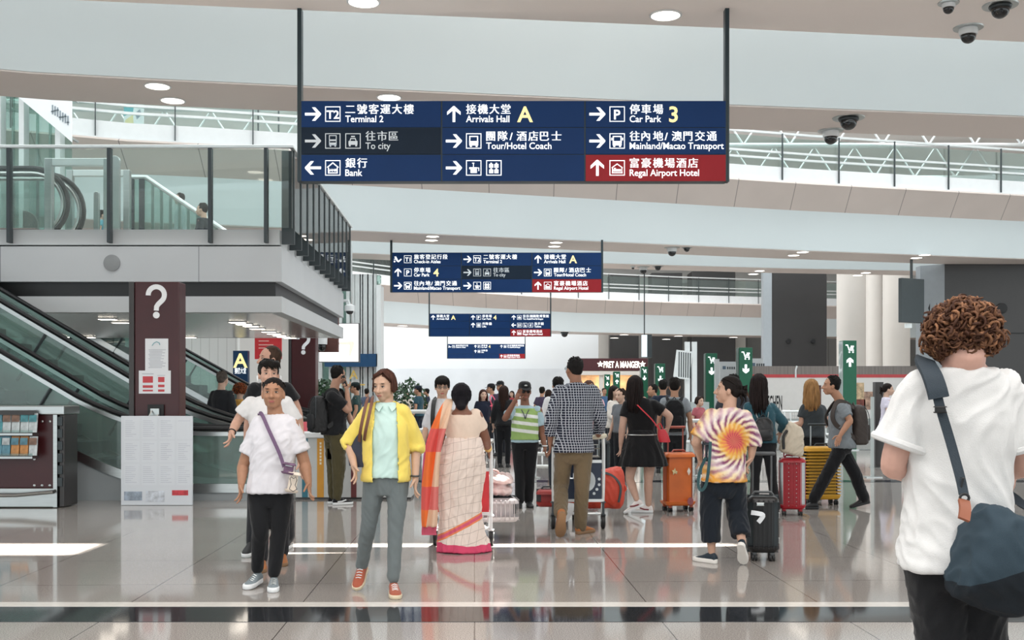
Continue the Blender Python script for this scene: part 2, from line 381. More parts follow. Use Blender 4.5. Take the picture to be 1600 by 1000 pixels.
# ---------------------------------------------------------------- ceiling lights and dome cameras
def downlight(c, r, label, group):
    t = thing('ceiling_light', label, 'ceiling light', c, group)
    MB().lathe(c, [(r, 0), (r*1.13, -.004), (r*1.13, -.012), (r, -.016), (r*.98, -.004)], 24).build('trim_ring', M_white, t)
    MB().lathe(c, [(r*.02, -.006), (r*.98, -.008), (r*.98, -.001), (r*.02, -.001)], 24).build('diffuser', M_light, t)
for (x, y, z, r, lab, g) in (
    (568, 2, Z0, .15, 'round downlight in the near ceiling left of centre, cut by the top edge', 'downlights in the near ceiling'),
    (1040, 23, Z0, .15, 'round downlight in the near ceiling right of centre', 'downlights in the near ceiling'),
    (246, 134, 5.4, .15, 'front one of two round downlights above the upper balcony', 'downlights under the first bridge'),
    (270, 156.5, 5.4, .15, 'rear one of two round downlights above the upper balcony', 'downlights under the first bridge'),
    (608, 151.5, 5.4, .15, 'round downlight just over the top left of the largest sign', 'downlights under the first bridge'),
    (676, 369, 5.65, .17, 'front downlight above the left part of the second sign', 'downlights under the second bridge'),
    (674, 375, 5.65, .17, 'rear downlight above the left part of the second sign', 'downlights under the second bridge'),
    (869, 378.5, 5.65, .17, 'front downlight above the right part of the second sign', 'downlights under the second bridge'),
    (866, 384.5, 5.65, .17, 'rear downlight above the right part of the second sign', 'downlights under the second bridge'),
    (1254, 393.5, 5.65, .17, 'front downlight above the dark pier in the middle', 'downlights under the second bridge'),
    (1240, 398.5, 5.65, .17, 'rear downlight above the dark pier in the middle', 'downlights under the second bridge'),
    (1445, 398, 5.65, .17, 'front downlight beside the large dark pier at right', 'downlights under the second bridge'),
    (1432, 402.5, 5.65, .17, 'rear downlight beside the large dark pier at right', 'downlights under the second bridge'),
    (1187, 423, 6.2, .19, 'front downlight left of the dark middle pier', 'downlights under the third bridge'),
    (1177, 428, 6.2, .19, 'rear downlight left of the dark middle pier', 'downlights under the third bridge'),
    (1353, 426, 6.2, .19, 'front downlight above the pale round columns', 'downlights under the third bridge'),
    (1340, 430, 6.2, .19, 'rear downlight above the pale round columns', 'downlights under the third bridge'),
    (975, 523, 5.1, .28, 'front far downlight over the dark shop sign', 'downlights under the farthest bridge'),
    (960, 528, 5.1, .28, 'rear far downlight over the dark shop sign', 'downlights under the farthest bridge'),
    (1060, 525, 5.1, .28, 'front far downlight above the flight board', 'downlights under the farthest bridge'),
    (1041, 530, 5.1, .28, 'rear far downlight above the flight board', 'downlights under the farthest bridge'),
    (1146, 527, 5.1, .28, 'far downlight above the pair of green pylons', 'downlights under the farthest bridge'),
    (629, 509, 5.1, .28, 'far downlight left of the third sign', 'downlights under the farthest bridge'),
    (557, 504, 5.1, .28, 'far downlight above the bright screen', 'downlights under the farthest bridge')):
    downlight(plan(x, y, z), r, lab, g)
def dome_camera(c, r, white, label):
    t = thing('security_camera', label, 'security camera', c, 'dome security cameras')
    MB().lathe(c, [(r*.2, 0), (r*1.75, 0), (r*1.7, -.012), (r*.2, -.014)], 24).build('ceiling_plate', M_steel, t)
    hb = r*.9 if white else r*.35
    MB().lathe(c, [(r*1.05, -.012), (r*1.12, -hb*.5), (r*1.02, -hb), (r*.3, -hb-.002)], 24).build('housing', M_white if white else M_dkmetal, t)
    MB().lathe(c, [(r*.88, -hb+.002)]+[(max(.004, r*.88*math.cos(a)), -hb-r*.15-r*.85*math.sin(a)) for a in [i*math.pi/14 for i in range(8)]], 24).build('dome', M_dome, t)
    q = c+Vector((-r*.25, -r*.72, -hb-r*.45)); MB().ell(q, (r*.22, r*.2, r*.22)).build('lens', M_lens, t)
dome_camera(plan(1482, 4, Z0), .06, True, 'small white dome camera on the ceiling, leftmost of three at top right')
dome_camera(plan(1563, 8, Z0), .10, False, 'black dome camera on the ceiling nearest the top right corner')
dome_camera(plan(1513, 43, Z0), .09, True, 'white dome camera hanging lowest of three at top right')
dome_camera(plan(1326, 184, 5.4), .13, False, 'grey dome camera under the bridge right of the largest sign')
dome_camera(plan(1298, 204, 5.4), .11, True, 'white dome camera in front of the glass railing at right')
dome_camera(plan(1050, 387, 5.65), .13, True, 'white dome camera under the second bridge')
dome_camera(plan(1073, 387, 5.65), .09, False, 'dark dome camera beside a white one under the second bridge')
dome_camera(plan(1005, 417, 6.2), .14, True, 'white dome camera in front of the far railing')
dome_camera(plan(1028, 416, 6.2), .12, False, 'black dome camera in front of the far railing')
dome_camera(plan(989, 416, 6.2), .06, True, 'smallest dome camera right of the second sign')
dome_camera(plan(882, 519, 5.1), .22, False, 'far dark dome camera above the fourth sign')

# ---------------------------------------------------------------- hanging signs
def rr(x0, y0, x1, y1): return [(x0, y0), (x1, y0), (x1, y1), (x0, y1)]
def frame2(x0, y0, x1, y1, w):
    return [rr(x0, y0, x1, y0+w), rr(x0, y1-w, x1, y1), rr(x0, y0+w, x0+w, y1-w), rr(x1-w, y0+w, x1, y1-w)]
def arrow2(cx, cy, d, s=12.5):
    # pointing right, then turned
    pts = [[(-s, -2), (s-6, -2), (s-6, 2.2), (-s, 2.2)], [(-1.5, -s+2), (3.6, -s+2), (s, -1), (s, 1), (3.6, s-2), (-1.5, s-2), (s-5.6, 0)]]
    c, n = {'r': (1, 0), 'l': (-1, 0), 'u': (0, -1), 'd': (0, 1)}[d]
    return [[(cx+x*c-y*n, cy+x*n+y*c) for x, y in p] for p in pts]
def circ(cx, cy, r, n=10): return [(cx+r*math.cos(2*math.pi*i/n), cy+r*math.sin(2*math.pi*i/n)) for i in range(n)]
def icon2(kind, x, y):
    """24 x 24 pictogram with its upper left corner at x, y: outlines and letters"""
    p = frame2(x, y, x+24, y+24, 1.3); t = []
    if kind in ('T1', 'T2', 'P'): t.append((kind, x+12, y+19 if kind != 'P' else y+20, 18 if kind != 'P' else 21))
    elif kind == 'bank':
        p += [[(x+2.5, y+11), (x+12, y+3), (x+21.5, y+11), (x+20, y+12), (x+12, y+5.2), (x+4, y+12)], rr(x+4.5, y+11.5, x+6, y+20.5), rr(x+18, y+11.5, x+19.5, y+20.5), rr(x+4.5, y+19.2, x+19.5, y+20.7)]; t.append(('BANK', x+12, y+17.5, 5.6))
    elif kind == 'ddbus':
        p += frame2(x+6, y+3, x+18, y+19, 1.2)+[rr(x+6, y+9.6, x+18, y+12), rr(x+6, y+14.5, x+18, y+19), rr(x+7, y+19, x+9.4, y+21), rr(x+14.6, y+19, x+17, y+21)]
    elif kind == 'taxi':
        p += [rr(x+9, y+4, x+15, y+6), [(x+6.5, y+12), (x+8, y+7.5), (x+16, y+7.5), (x+17.5, y+12), (x+16.2, y+12), (x+15, y+9), (x+9, y+9), (x+7.8, y+12)], rr(x+5, y+12, x+19, y+18), rr(x+5.6, y+18, x+8.4, y+20.5), rr(x+15.6, y+18, x+18.4, y+20.5)]
    elif kind in ('coach', 'bus2'):
        p += frame2(x+5, y+4, x+19, y+14, 1.8)+[rr(x+5, y+13, x+19, y+19), rr(x+6, y+19, x+9, y+21.3), rr(x+15, y+19, x+18, y+21.3)]
        if kind == 'bus2': p += [rr(x+2.6, y+7, x+4.4, y+11), rr(x+19.6, y+7, x+21.4, y+11)]
    elif kind == 'cloak':
        p += [[(x+5, y+11), (x+17, y+11), (x+17, y+20), (x+7, y+20), (x+7, y+14), (x+5, y+14)], rr(x+11, y+5, x+12.2, y+11), rr(x+9.5, y+4, x+13, y+5.2), rr(x+17, y+11.5, x+20.5, y+12.7), rr(x+19.4, y+12.5, x+20.6, y+17)]
    elif kind == 'lock':
        for i in (0, 1):
            for j in (0, 1): p += [rr(x+4.5+i*8.2, y+6+j*8.5, x+11+i*8.2, y+11.8+j*8.5), rr(x+6.5+i*8.2, y+4+j*8.5, x+9+i*8.2, y+6+j*8.5)]
    elif kind == 'hotel':
        p += [[(x+3, y+11.5), (x+12, y+5), (x+21, y+11.5), (x+20, y+12.5), (x+12, y+6.8), (x+4, y+12.5)], rr(x+4, y+12, x+5.4, y+20.5), rr(x+18.6, y+12, x+20, y+20.5), rr(x+6.2, y+14, x+17.8, y+17.4), rr(x+4, y+18.6, x+20, y+20.4), rr(x+7, y+12, x+10, y+13.4)]
    elif kind == 'lift': p += frame2(x+5, y+5, x+19, y+20, 1.2)+[rr(x+11.4, y+5, x+12.6, y+20), rr(x+7, y+9, x+10, y+17), rr(x+14, y+9, x+17, y+17)]
    elif kind == 'car': p += [[(x+5, y+12), (x+8, y+7), (x+16, y+7), (x+19, y+12), (x+19, y+18), (x+5, y+18)]]
    elif kind == 'wc': p += [circ(x+8, y+7, 2), rr(x+6, y+9.5, x+10, y+20), circ(x+16, y+7, 2), [(x+14.5, y+9.5), (x+17.5, y+9.5), (x+19, y+17), (x+13, y+17)]]
    elif kind == 'baby': p += [circ(x+13, y+6, 2.2), [(x+9, y+9), (x+15, y+9), (x+14, y+20), (x+10, y+20)], rr(x+5, y+12, x+9, y+13.5)]
    elif kind == 'wheel': p += [circ(x+10, y+5.5, 2), rr(x+9, y+8, x+11, y+14), rr(x+9, y+13, x+16, y+15), rr(x+15, y+14, x+17, y+19)]+[circ(x+11, y+17, 3.6)]
    return p, t
def checkin2(x, y):
    return [[(x-11, y-8), (x-5, y-9), (x+2, y+5), (x+10, y-2), (x+13, y+1), (x+3, y+10), (x-3, y+7)], circ(x-10, y+7, 3), rr(x-12, y-1, x-5, y+1)]
def sign(label, px0, py0, W_px, Y, cells, cols, top_z, H_px=126, posts=(0, 1), size=None):
    """cells: (col, row, style, arrow, icons, zh, en, big) written in the units of the nearest sign (670 wide)"""
    s = W_px*Y/F_PX/670; o = P(px0, py0, Y); x0, z0 = o.x, o.z
    W = 670*s; H = H_px*s
    t = thing('hanging_sign', label, 'sign', (x0+W/2, Y, z0-H), 'hanging direction signs')
    th = .16
    h = MB(); h.bx(x0, x0+W, Y+.01, Y+th, z0-H, z0); h.build('housing', M_signframe, t, bevel=.006, smooth=0)
    for i, fx in enumerate((0, 1)):
        xx = x0+(posts[0]*W if i == 0 else posts[1]*W)
        MB().bx(xx-3.2*s, xx+3.2*s, Y+.02, Y+.12, z0-(H if posts == (0, 1) else .0), top_z).build('post', M_signframe, t, smooth=0)
    pt = lambda x, y, d=0: Vector((x0+x*s, Y-d, z0-y*s))
    nc = len(cols)-1
    done = {(c[0], c[1]): c for c in cells}
    for ci in range(nc):
        for ri in range(3):
            c = done.get((ci, ri)); st = c[2] if c else 'b'
            xa, xb = cols[ci]+1.2, cols[ci+1]-1.2; yaa, ybb = ri*42+1, ri*42+42
            mb = MB(); a = pt(xa, ybb); b_ = pt(xb, yaa); mb.bx(a.x, b_.x, Y-.004, Y+.012, a.z+.001, b_.z-.001)
            pn = mb.build('sign_panel', {'b': M_signblue, 'd': M_signdark, 'r': M_signred}[st], t, smooth=0)
            if not c: continue
            ink = M_inkdim if st == 'd' else M_ink
            cx, cy = xa, yaa+20.5
            def flat(polys, nm):
                m2 = MB()
                for q in polys: m2.add([pt(x, y, .007) for x, y in q], [tuple(range(len(q)))[::-1]])
                return m2
            m2 = flat(checkin2(cx+17, cy) if c[3] == 'x' else arrow2(cx+18, cy, c[3]), 'arrow'); m2.build('arrow', ink, pn, smooth=0)
            tx = cx+37
            for ic in c[4]:
                pp, tt = icon2(ic, tx, cy-12); m2 = flat(pp, 'pictogram')
                for (w, ix, iy, sz) in tt:
                    q = pt(ix, iy); put_text(m2, w, q.x, q.z, Y-.007, sz*s, .022 if len(w) < 4 else .03, 1, None, True)
                m2.build('pictogram', ink, pn, smooth=0); tx += 31.5
            if c[5]:
                m2 = MB(); q = pt(tx, cy-1.5); nz = len(c[5]); pit = 18.2
                # letters are set one by one with the wide spacing of the sign
                xx = tx
                for ch in c[5]:
                    q = pt(xx, cy-1.5)
                    for sh in (0, .35, .7): put_text(m2, ch, q.x+sh*s, q.z, Y-.007-.0004*sh, 16.5*s, 0)
                    xx += 11 if ch == '/' else pit
                q = pt(tx, cy+12.5); w = {'': 0}.get(c[6], None)
                vs, _ = text_geo(c[6], .012, 1.0); x1 = max(v.x for v in vs)-min(v.x for v in vs)
                put_text(m2, c[6], q.x, q.z, Y-.007, 14.6*s, .012, 1.0, width=min(x1*13.6, cols[ci+1]-tx-3)*s)
                m2.build('lettering', ink, pn, smooth=0)
                if c[7]:
                    xb2 = max(xx, tx+x1*13.6)+7; m2 = MB(); q = pt(xb2, cy+12); put_text(m2, c[7], q.x, q.z, Y-.007, 34*s, .02); m2.build('letter', M_inkyel, pn, smooth=0)
    return t
T2r = ('b', 'r', ['T2'], '二號客運大樓', 'Terminal 2', None); CITY = ('d', 'r', ['ddbus', 'taxi'], '往市區', 'To city', None)
ARR = ('b', 'u', [], '接機大堂', 'Arrivals Hall', 'A'); COACH = ('b', 'r', ['coach'], '團隊/酒店巴士', 'Tour/Hotel Coach', None)
CLK = ('b', 'r', ['cloak', 'lock'], '', '', None); HOT = ('r', 'u', ['hotel'], '富豪機場酒店', 'Regal Airport Hotel', None)
MAC = ('b', 'r', ['bus2'], '往內地/澳門交通', 'Mainland/Macao Transport', None)
sign('largest hanging blue direction sign, nearest to the viewer, beginning with Terminal 2', 467, 157, 670, 11.1,
     [(0, 0)+T2r, (0, 1)+CITY, (0, 2, 'b', 'l', ['bank'], '銀行', 'Bank', None), (1, 0)+ARR, (1, 1)+COACH, (1, 2)+CLK,
      (2, 0, 'b', 'r', ['P'], '停車場', 'Car Park', '3'), (2, 1)+MAC, (2, 2)+HOT], [3, 223, 447, 668], Z0)
S2Y = 29.7
sign('second hanging blue direction sign, beginning with Check-in Aisles', 611, 394.5, 330, S2Y,
     [(0, 0, 'b', 'x', ['T1'], '旅客登記行段', 'Check-in Aisles', None), (0, 1, 'b', 'u', ['P'], '停車場', 'Car Park', '4'), (0, 2)+MAC,
      (1, 0)+T2r, (1, 1)+CITY, (1, 2)+CLK, (2, 0)+ARR, (2, 1)+COACH, (2, 2)+HOT], [3, 223, 447, 668], 5.66)
S3Y = 38.2
sign('third hanging blue sign, smaller, with one red row at lower right', 670.5, 490, 190, S3Y,
     [(0, 0)+ARR, (1, 0, 'b', 'u', ['P'], '停車場', 'Car Park', '4'), (1, 1, 'b', 'u', ['lift'], '升降機', 'Lifts', None),
      (2, 0, 'b', 'u', ['car'], '往亞洲國際博覽館', 'To AsiaWorld-Expo', None), (2, 1, 'b', 'l', ['wc', 'wheel', 'baby'], '洗手間', 'Toilets', None), (2, 2)+HOT], [3, 223, 447, 668], 6.22)
S4Y = 59.5
sign('fourth and farthest hanging sign, seen small before the white hoarding', 699, 537.5, 121.5, S4Y,
     [(0, 0, 'b', 'x', ['T1'], '旅客登記行段', 'Check-in Aisles', None), (1, 0)+('b', 'u', ['P'], '停車場', 'Car Park', '4'), (1, 1, 'b', 'u', ['lift'], '升降機', 'Lifts', None), (2, 0)+('b', 'u', ['car'], '往亞洲國際博覽館', 'To AsiaWorld-Expo', None), (2, 2)+HOT], [3, 223, 447, 668], 5.15)
# ---------------------------------------------------------------- upper balcony at left
YB = 17.0; cB = Vector((-3.6, YB, 0)); dB = Vector((-60/1700, 1, 0)).normalized(); LB = 8.1
def zB(py): return CAMZ+(HOR-py)*YB/F_PX
bal = sempty('balcony', (-8, YB, 2.73))
xl = -16
def band(mb, z0, z1, ins=0.0, th=.2):
    """front and right-hand faces of the balcony edge"""
    a = Vector((xl, YB+ins, 0)); b = cB+Vector((-ins, ins, 0)); c = b+dB*(LB-2*ins)
    n2 = Vector((dB.y, -dB.x, 0)); d = c-n2*th; e_ = b-n2*th+Vector((0, th, 0)); f_ = Vector((xl, YB+ins+th, 0))
    mb.prism([Vector((p.x, p.y, z0)) for p in (a, b, c, d, e_, f_)], (0, 0, 1), z1-z0); return mb
band(MB(), zB(382), zB(358), .04).build('kerb', M_grey_panel, bal)
band(MB(), zB(440), zB(385)).build('upper_fascia', joint_mat('balcony panel', '#cfd1d3', '#85898b', 3.1, .004), bal)
band(MB(), zB(463), zB(440), .12).build('recessed_strip', M_dkmetal if False else mat('black strip', '#1c1d1f', .35), bal)  # black strip set back behind the fascia faces
band(MB(), zB(488), zB(463)).build('lower_fascia', M_grey_panel, bal)
def mirror_soffit():
    m, N, L, b = nodes_mat('satin soffit panel', .18, .6); b.inputs['Metallic'].default_value = .35
    tc = N.new('ShaderNodeTexCoord'); sp = N.new('ShaderNodeSeparateXYZ'); L.new(tc.outputs['Object'], sp.inputs[0])
    f = math_(N, L, 'LESS_THAN', math_(N, L, 'FRACT', math_(N, L, 'DIVIDE', sp.outputs[1], .9)), .012)
    L.new(mixc(N, L, f, '#cfcbc7', '#8c8986'), b.inputs['Base Color']); return m
c2 = cB+dB*LB
MB().prism([(xl, YB+.2, 2.74), (cB.x-.2, YB+.2, 2.74), (c2.x-.2, c2.y-.02, 2.74), (xl, c2.y-.02, 2.74)], (0, 0, 1), .1).build('soffit', mirror_soffit(), bal, smooth=0)
sx0, sx1, sy0, sy1 = -7.2, -5.4, 20.3, 21.45
m = MB(); m.bx(xl, sx0, YB+.2, c2.y-.02, 3.9, 4.0); m.bx(sx0, sx1, YB+.2, sy0, 3.9, 4.0); m.bx(sx0, sx1, sy1, c2.y-.02, 3.9, 4.0); m.prism([(sx1, YB+.2, 3.9), (cB.x-.2, YB+.2, 3.9), (c2.x-.2, c2.y-.02, 3.9), (sx1, c2.y-.02, 3.9)], (0, 0, 1), .1)
m.build('deck', M_column, bal, smooth=0)
m = MB()
for i in range(4): m.bx(sx0+.02+i*.28, sx0+.30+i*.28, sy0+.02, sy1-.02, 2.86, 3.88-i*.15)
m.bx(sx0+1.14, sx1-.02, sy0+.02, sy1-.02, 2.86, 3.36); m.build('stair', M_grey_panel, bal, smooth=0)
MB().bx(xl, c2.x-.2, c2.y-.22, c2.y-.02, 2.74, 4.0).build('rear_fascia', M_grey_panel, bal, smooth=0)
q = P(175, 411, YB); m = MB(); m.lathe((q.x, q.y-.004, q.z), [(.13, 0), (.13, .012), (.11, .016), (.01, .016)], 28, Matrix.Rotation(math.pi/2, 3, 'X'))
tag(m.build('wall_speaker', mat('perforated grey', '#9a9c9d', .6, bump=.6, bscale=400)), 'round grey loudspeaker grille set flush in the balcony front', 'loudspeaker')
# railing
g = thing('balcony_railing', 'dark posted glass railing with pale top rail around the upper balcony', 'railing', (-6, YB, zB(382)))
zr0, zr1 = zB(380), zB(228); off = Vector((.17, -.06, 0))
A_ = Vector((xl, YB-.06, zr1)); B_ = cB+off+Vector((0, 0, zr1)); C_ = cB+dB*LB+Vector((.17, 0, zr1))
m = MB(); 
for a, b in ((A_, B_), (B_, C_)):
    d = (b-a).normalized(); n = Vector((-d.y, d.x, 0)); mid = (a+b)/2; m.box(mid-Vector((0, 0, .025)), ((b-a).length+.06, .07, .05), Matrix.Rotation(math.atan2(d.y, d.x), 3, 'Z'))
m.build('top_rail', M_rail, g, bevel=.008)
for px in (-60, 17, 173, 330, 417):
    q = P(px, 300, YB); MB().bx(q.x-.025, q.x+.025, YB-.10, YB+.02, zr0, zr1-.05).build('post', M_dkmetal, g, smooth=0)
for i in range(12):
    p = cB+dB*(.15+i*(LB-.3)/11); R = Matrix.Rotation(math.atan2(dB.y, dB.x), 3, 'Z')
    MB().box(p+Vector((.08, 0, (zr0+zr1-.05)/2)), (.06, .20, zr1-zr0-.05), R).build('post', M_dkmetal, g, smooth=0)
MB().bx(xl, cB.x+.12, YB-.045, YB-.03, zB(357), zr1-.06).build('glass_pane', M_glass, g, smooth=0)
m = MB(); m.prism([Vector((p.x, p.y, zB(357))) for p in (cB+Vector((.15, 0, 0)), cB+Vector((.165, 0, 0)), c2+Vector((.165, 0, 0)), c2+Vector((.15, 0, 0)))], (0, 0, 1), zr1-.06-zB(357)); m.build('glass_pane', M_glass, g, smooth=0)
# soffit lamps
for i, (x, y) in enumerate(((168, 498), (189, 503.5), (109, 526), (138, 526.5), (296, 526.5), (371, 503), (381, 506), (392, 509), (402, 513), (420, 518), (428, 521), (436.5, 523.5), (443, 526), (453, 527.5))):
    c = plan(x, y, 2.735)
    lab = ['front lamp of the pair left of the maroon pylon', 'rear lamp of the pair left of the maroon pylon', 'small lamp deep under the balcony at far left', 'small lamp under the balcony above the escalator', 'lamp under the balcony just right of the maroon pylon'] + [w+' in the diagonal row under the balcony' for w in ('nearest lamp', 'second lamp', 'third lamp', 'fourth lamp', 'fifth lamp', 'sixth lamp', 'seventh lamp', 'eighth lamp', 'farthest lamp')]
    t = thing('soffit_lamp', lab[i]+', square and bright' if i < 5 else lab[i], 'ceiling light', c, 'lamps under the balcony')
    w = .15
    MB().bx(c.x-w, c.x+w, c.y-.10, c.y+.10, 2.722, 2.738).build('trim_ring', M_white, t, smooth=0)
    MB().bx(c.x-w+.02, c.x+w-.02, c.y-.085, c.y+.085, 2.716, 2.724).build('diffuser', M_light, t, smooth=0)
# camera on the corner of the balcony
q = P(541, 478, 25.2)
t = thing('security_camera', 'white dome camera bracketed to the far corner of the balcony', 'security camera', q, 'dome security cameras')
MB().tube([q+Vector((-.12, 0, .12)), q+Vector((.05, 0, .12)), q+Vector((.08, 0, .02))], .035, 8).build('bracket', M_white, t)
MB().lathe(q+Vector((.08, 0, -.12)), [(.05, .16), (.12, .12), (.12, 0), (.02, 0)], 16).build('housing', M_white, t)
MB().ell(q+Vector((.08, 0, -.13)), (.085, .085, .07)).build('dome', M_dome, t)

# ---------------------------------------------------------------- things on the balcony
ZD = 4.0
def handloop(mb, x_left, x_turn, r, zc, Y, tube=.04):
    pts = [(x_left, Y, zc+r)]+[(x_turn+r*math.sin(a), Y, zc+r*math.cos(a)) for a in [i*math.pi*.86/14 for i in range(15)]]
    mb.tube(pts, tube, 8); return pts
t = thing('escalator', 'top landing of an upper escalator with round-ended black handrails on the balcony', 'escalator', (-8.6, 18.4, ZD))
for (pxr, pyt, Y, n) in ((106, 263, 18.3, 0), (131, 272, 19.6, 1)):
    zt = CAMZ+(HOR-pyt)*Y/F_PX; r = (zt-ZD-.06)/2; xr = (pxr-800)*Y/F_PX; zc = zt-r
    m = MB(); pts = handloop(m, -14, xr-r, r, zc, Y, .045); m.build('handrail', M_black, t)
    m = MB(); handloop(m, -14, xr-r, r-.085, zc, Y, .035); m.build('handrail_guide', M_steel, t)
    m = MB(); poly = [(-14, Y-.006, ZD+.02)]+[(-14, Y-.006, zc+r-.1)]+[(xr-r+(r-.1)*math.sin(a), Y-.006, zc+(r-.1)*math.cos(a)) for a in [i*math.pi/14 for i in range(15)]]
    m.prism(poly, (0, 1, 0), .012); m.build('balustrade_glass', M_glass, t, smooth=0)
m = MB(); m.bx(-14, P(68, 340, 18.4).x, 18.1, 19.9, ZD, ZD+.22); m.build('truss_cover', mat('brown grey steel', '#6d6663', .4, .4), t, smooth=0, bevel=.02)
m = MB(); 
t2 = thing('steel_bollard', 'rounded brown steel panel standing behind the upper escalator glass', 'bollard', P(47, 337, 20.3)-Vector((0, 0, 0)))
t2.location.z = ZD; WLOC[t2.name] = Vector(t2.location)
q = P(47, 337, 20.3); m.prism([(q.x-.14, 20.3, ZD), (q.x+.14, 20.3, ZD), (q.x+.14, 20.3, ZD+.62)]+[(q.x-.14+.28*math.cos(a), 20.3, ZD+.62+.26*math.sin(a)) for a in [i*math.pi/2/6 for i in range(1, 7)]], (0, 1, 0), .06); m.build('panel', mat('taupe steel', '#857f7b', .4, .3), t2, smooth=0, bevel=.01)
def gate(px0, px1, pyt, Y, label):
    a = P(px0, 300, Y).x; b = P(px1, 300, Y).x; zt = CAMZ+(HOR-pyt)*Y/F_PX
    t = thing('height_gate', label, 'gate', ((a+b)/2, Y, ZD), 'steel portal frames on the balcony')
    MB().bx(a-.06, a+.06, Y-.06, Y+.06, ZD, zt).build('upright', M_steel, t, smooth=0, bevel=.01); MB().bx(b-.06, b+.06, Y-.06, Y+.06, ZD, zt).build('upright', M_steel, t, smooth=0, bevel=.01)
    MB().bx(a+.06, b-.06, Y-.05, Y+.05, zt-.12, zt).build('crossbar', M_rail, t, smooth=0, bevel=.01)
gate(77, 169, 248, 17.8, 'taller steel portal frame beside the upper escalator end')
gate(110, 199, 266, 20.6, 'lower steel portal frame farther back on the balcony')
for (px, pt_, w, Y, lab) in ((179, 243, .16, 18.6, 'tall flat steel post with rounded top behind the balcony glass'), (150, 299, .09, 19.2, 'short slim steel post between the portal frames')):
    q = P(px, pt_, Y); m = MB(); m.prism([(q.x-w/2, Y, ZD), (q.x+w/2, Y, ZD), (q.x+w/2, Y, q.z-w/2)]+[(q.x+w/2*math.cos(a), Y, q.z-w/2+w/2*math.sin(a)) for a in [i*math.pi/8 for i in range(1, 8)]]+[(q.x-w/2, Y, q.z-w/2)], (0, 1, 0), .08)
    tag(m.build('steel_post', M_steel, smooth=0, bevel=.008), lab, 'post')
# stair balustrade going down to the right behind
t = thing('stair_balustrade', 'glass stair balustrade sloping down behind the balcony railing', 'balustrade', P(228, 355, 21.5)); YS = 21.5
a, b, c = P(202, 277, YS), P(228, 277, YS), P(312, 334, YS)
MB().tube([a, b, c, c+(c-b)*.6], .045, 8).build('handrail', M_rail, t)
m = MB(); m.prism([a-Vector((0, 0, .05)), b-Vector((0, 0, .05)), c+(c-b)*.6-Vector((0, 0, .05)), c+(c-b)*.6-Vector((0, 0, 1.0)), Vector((b.x, YS, ZD-.02)), Vector((a.x, YS, ZD-.02))], (0, 1, 0), .02); m.build('glass_pane', M_glass3, t, smooth=0)
for px in (206, 222): q = P(px, 280, YS-.03); MB().bx(q.x-.05, q.x+.05, YS-.07, YS-.02, ZD-.02, q.z).build('post', M_dkmetal, t, smooth=0)
for i in range(6): q = b.lerp(c, (i+.7)/6); MB().bx(q.x-.03, q.x+.03, YS+.025, YS+.05, q.z-1.0, q.z-.05).build('baluster', M_rail, t, smooth=0)
# glass screen with white banner, upper left
YG = 21.9; xg = P(112, 200, YG).x
t = thing('glass_screen', 'tall green glass screen with white fins at the far left of the balcony', 'glass screen', (xg-2, YG, ZD))
MB().bx(-18, xg, YG, YG+.02, ZD, 8.2).build('glass_pane', M_glass3, t, smooth=0)
for px in (6, 42, 98): q = P(px, 200, YG); MB().bx(q.x-.05, q.x+.05, YG-.25, YG-.01, ZD, 8.2).build('fin', M_rail, t, smooth=0)
for px in (22, 60, 80): q = P(px, 200, YG); MB().bx(q.x-.02, q.x+.02, YG-.06, YG-.01, ZD, 8.2).build('mullion', M_glass3, t, smooth=0)
m = MB(); pl = [P(18, 143, YG-.4), P(112, 143, YG-.4), P(112, 222, YG-.4), P(96, 208, YG-.4)]
m.prism(pl[::-1], (0, 1, 0), .03)
t = thing('banner', 'white slanted banner with faint writing hung at the upper left', 'banner', pl[1]-Vector((1, 0, 1)))
for q in (pl[1]+Vector((-.04, 0, -.1)), pl[2]+Vector((-.04, 0, .1))): MB().bx(q.x-.02, q.x+.02, YG-.38, YG+.01, q.z-.02, q.z+.02).build('bracket', M_steel, t, smooth=0)
m.build('sheet', mat('white banner', '#f4f8fa', .5, var=.01), t, smooth=0)
m = MB()
for i, (x, y) in enumerate(((82, 171), (86, 173), (90, 175), (94, 180), (98, 183), (102, 185), (106, 188))):
    q = P(x, y, YG-.41); m.bx(q.x-.012, q.x+.012, YG-.412, YG-.402, q.z-.09, q.z+.09); m.bx(q.x-.03, q.x+.025, YG-.412, YG-.402, q.z-.01+.04*(i % 3-1), q.z+.012+.04*(i % 3-1))
m.build('lettering', mat('faint grey print', '#8f9ba3', .6), t, smooth=0)
# coloured flag hanging beyond the bridge
q = P(209, 183, 27.5); t = thing('banner', 'small hanging banner with teal, yellow and white shapes behind the upper railing', 'banner', q-Vector((0, 0, .4)))
MB().bx(q.x-.25, q.x+.25, 27.5, 27.52, q.z-.45, q.z+1.4).build('sheet', M_white, t, smooth=0)
for nm, pl, c in (('print', [(-.25, .4), (.02, .4), (-.02, .12), (-.25, .02)], '#5fb3bd'), ('print', [(-.22, -.08), (-.02, .06), (.0, -.22), (-.12, -.40), (-.24, -.34)], '#e6d9a4'), ('print', [(.03, .1), (.16, .2), (.2, .06), (.08, -.06)], '#8d9aa6')):
    MB().prism([q+Vector((a, -.004, b)) for a, b in pl], (0, 1, 0), .003).build(nm, mat('flag '+c, c, .6), t, smooth=0)
for sx in (-.2, .2): MB().bx(q.x+sx-.015, q.x+sx+.015, 27.5, 27.52, q.z+1.4, 14.05).build('hanger', M_rail, t, smooth=0)

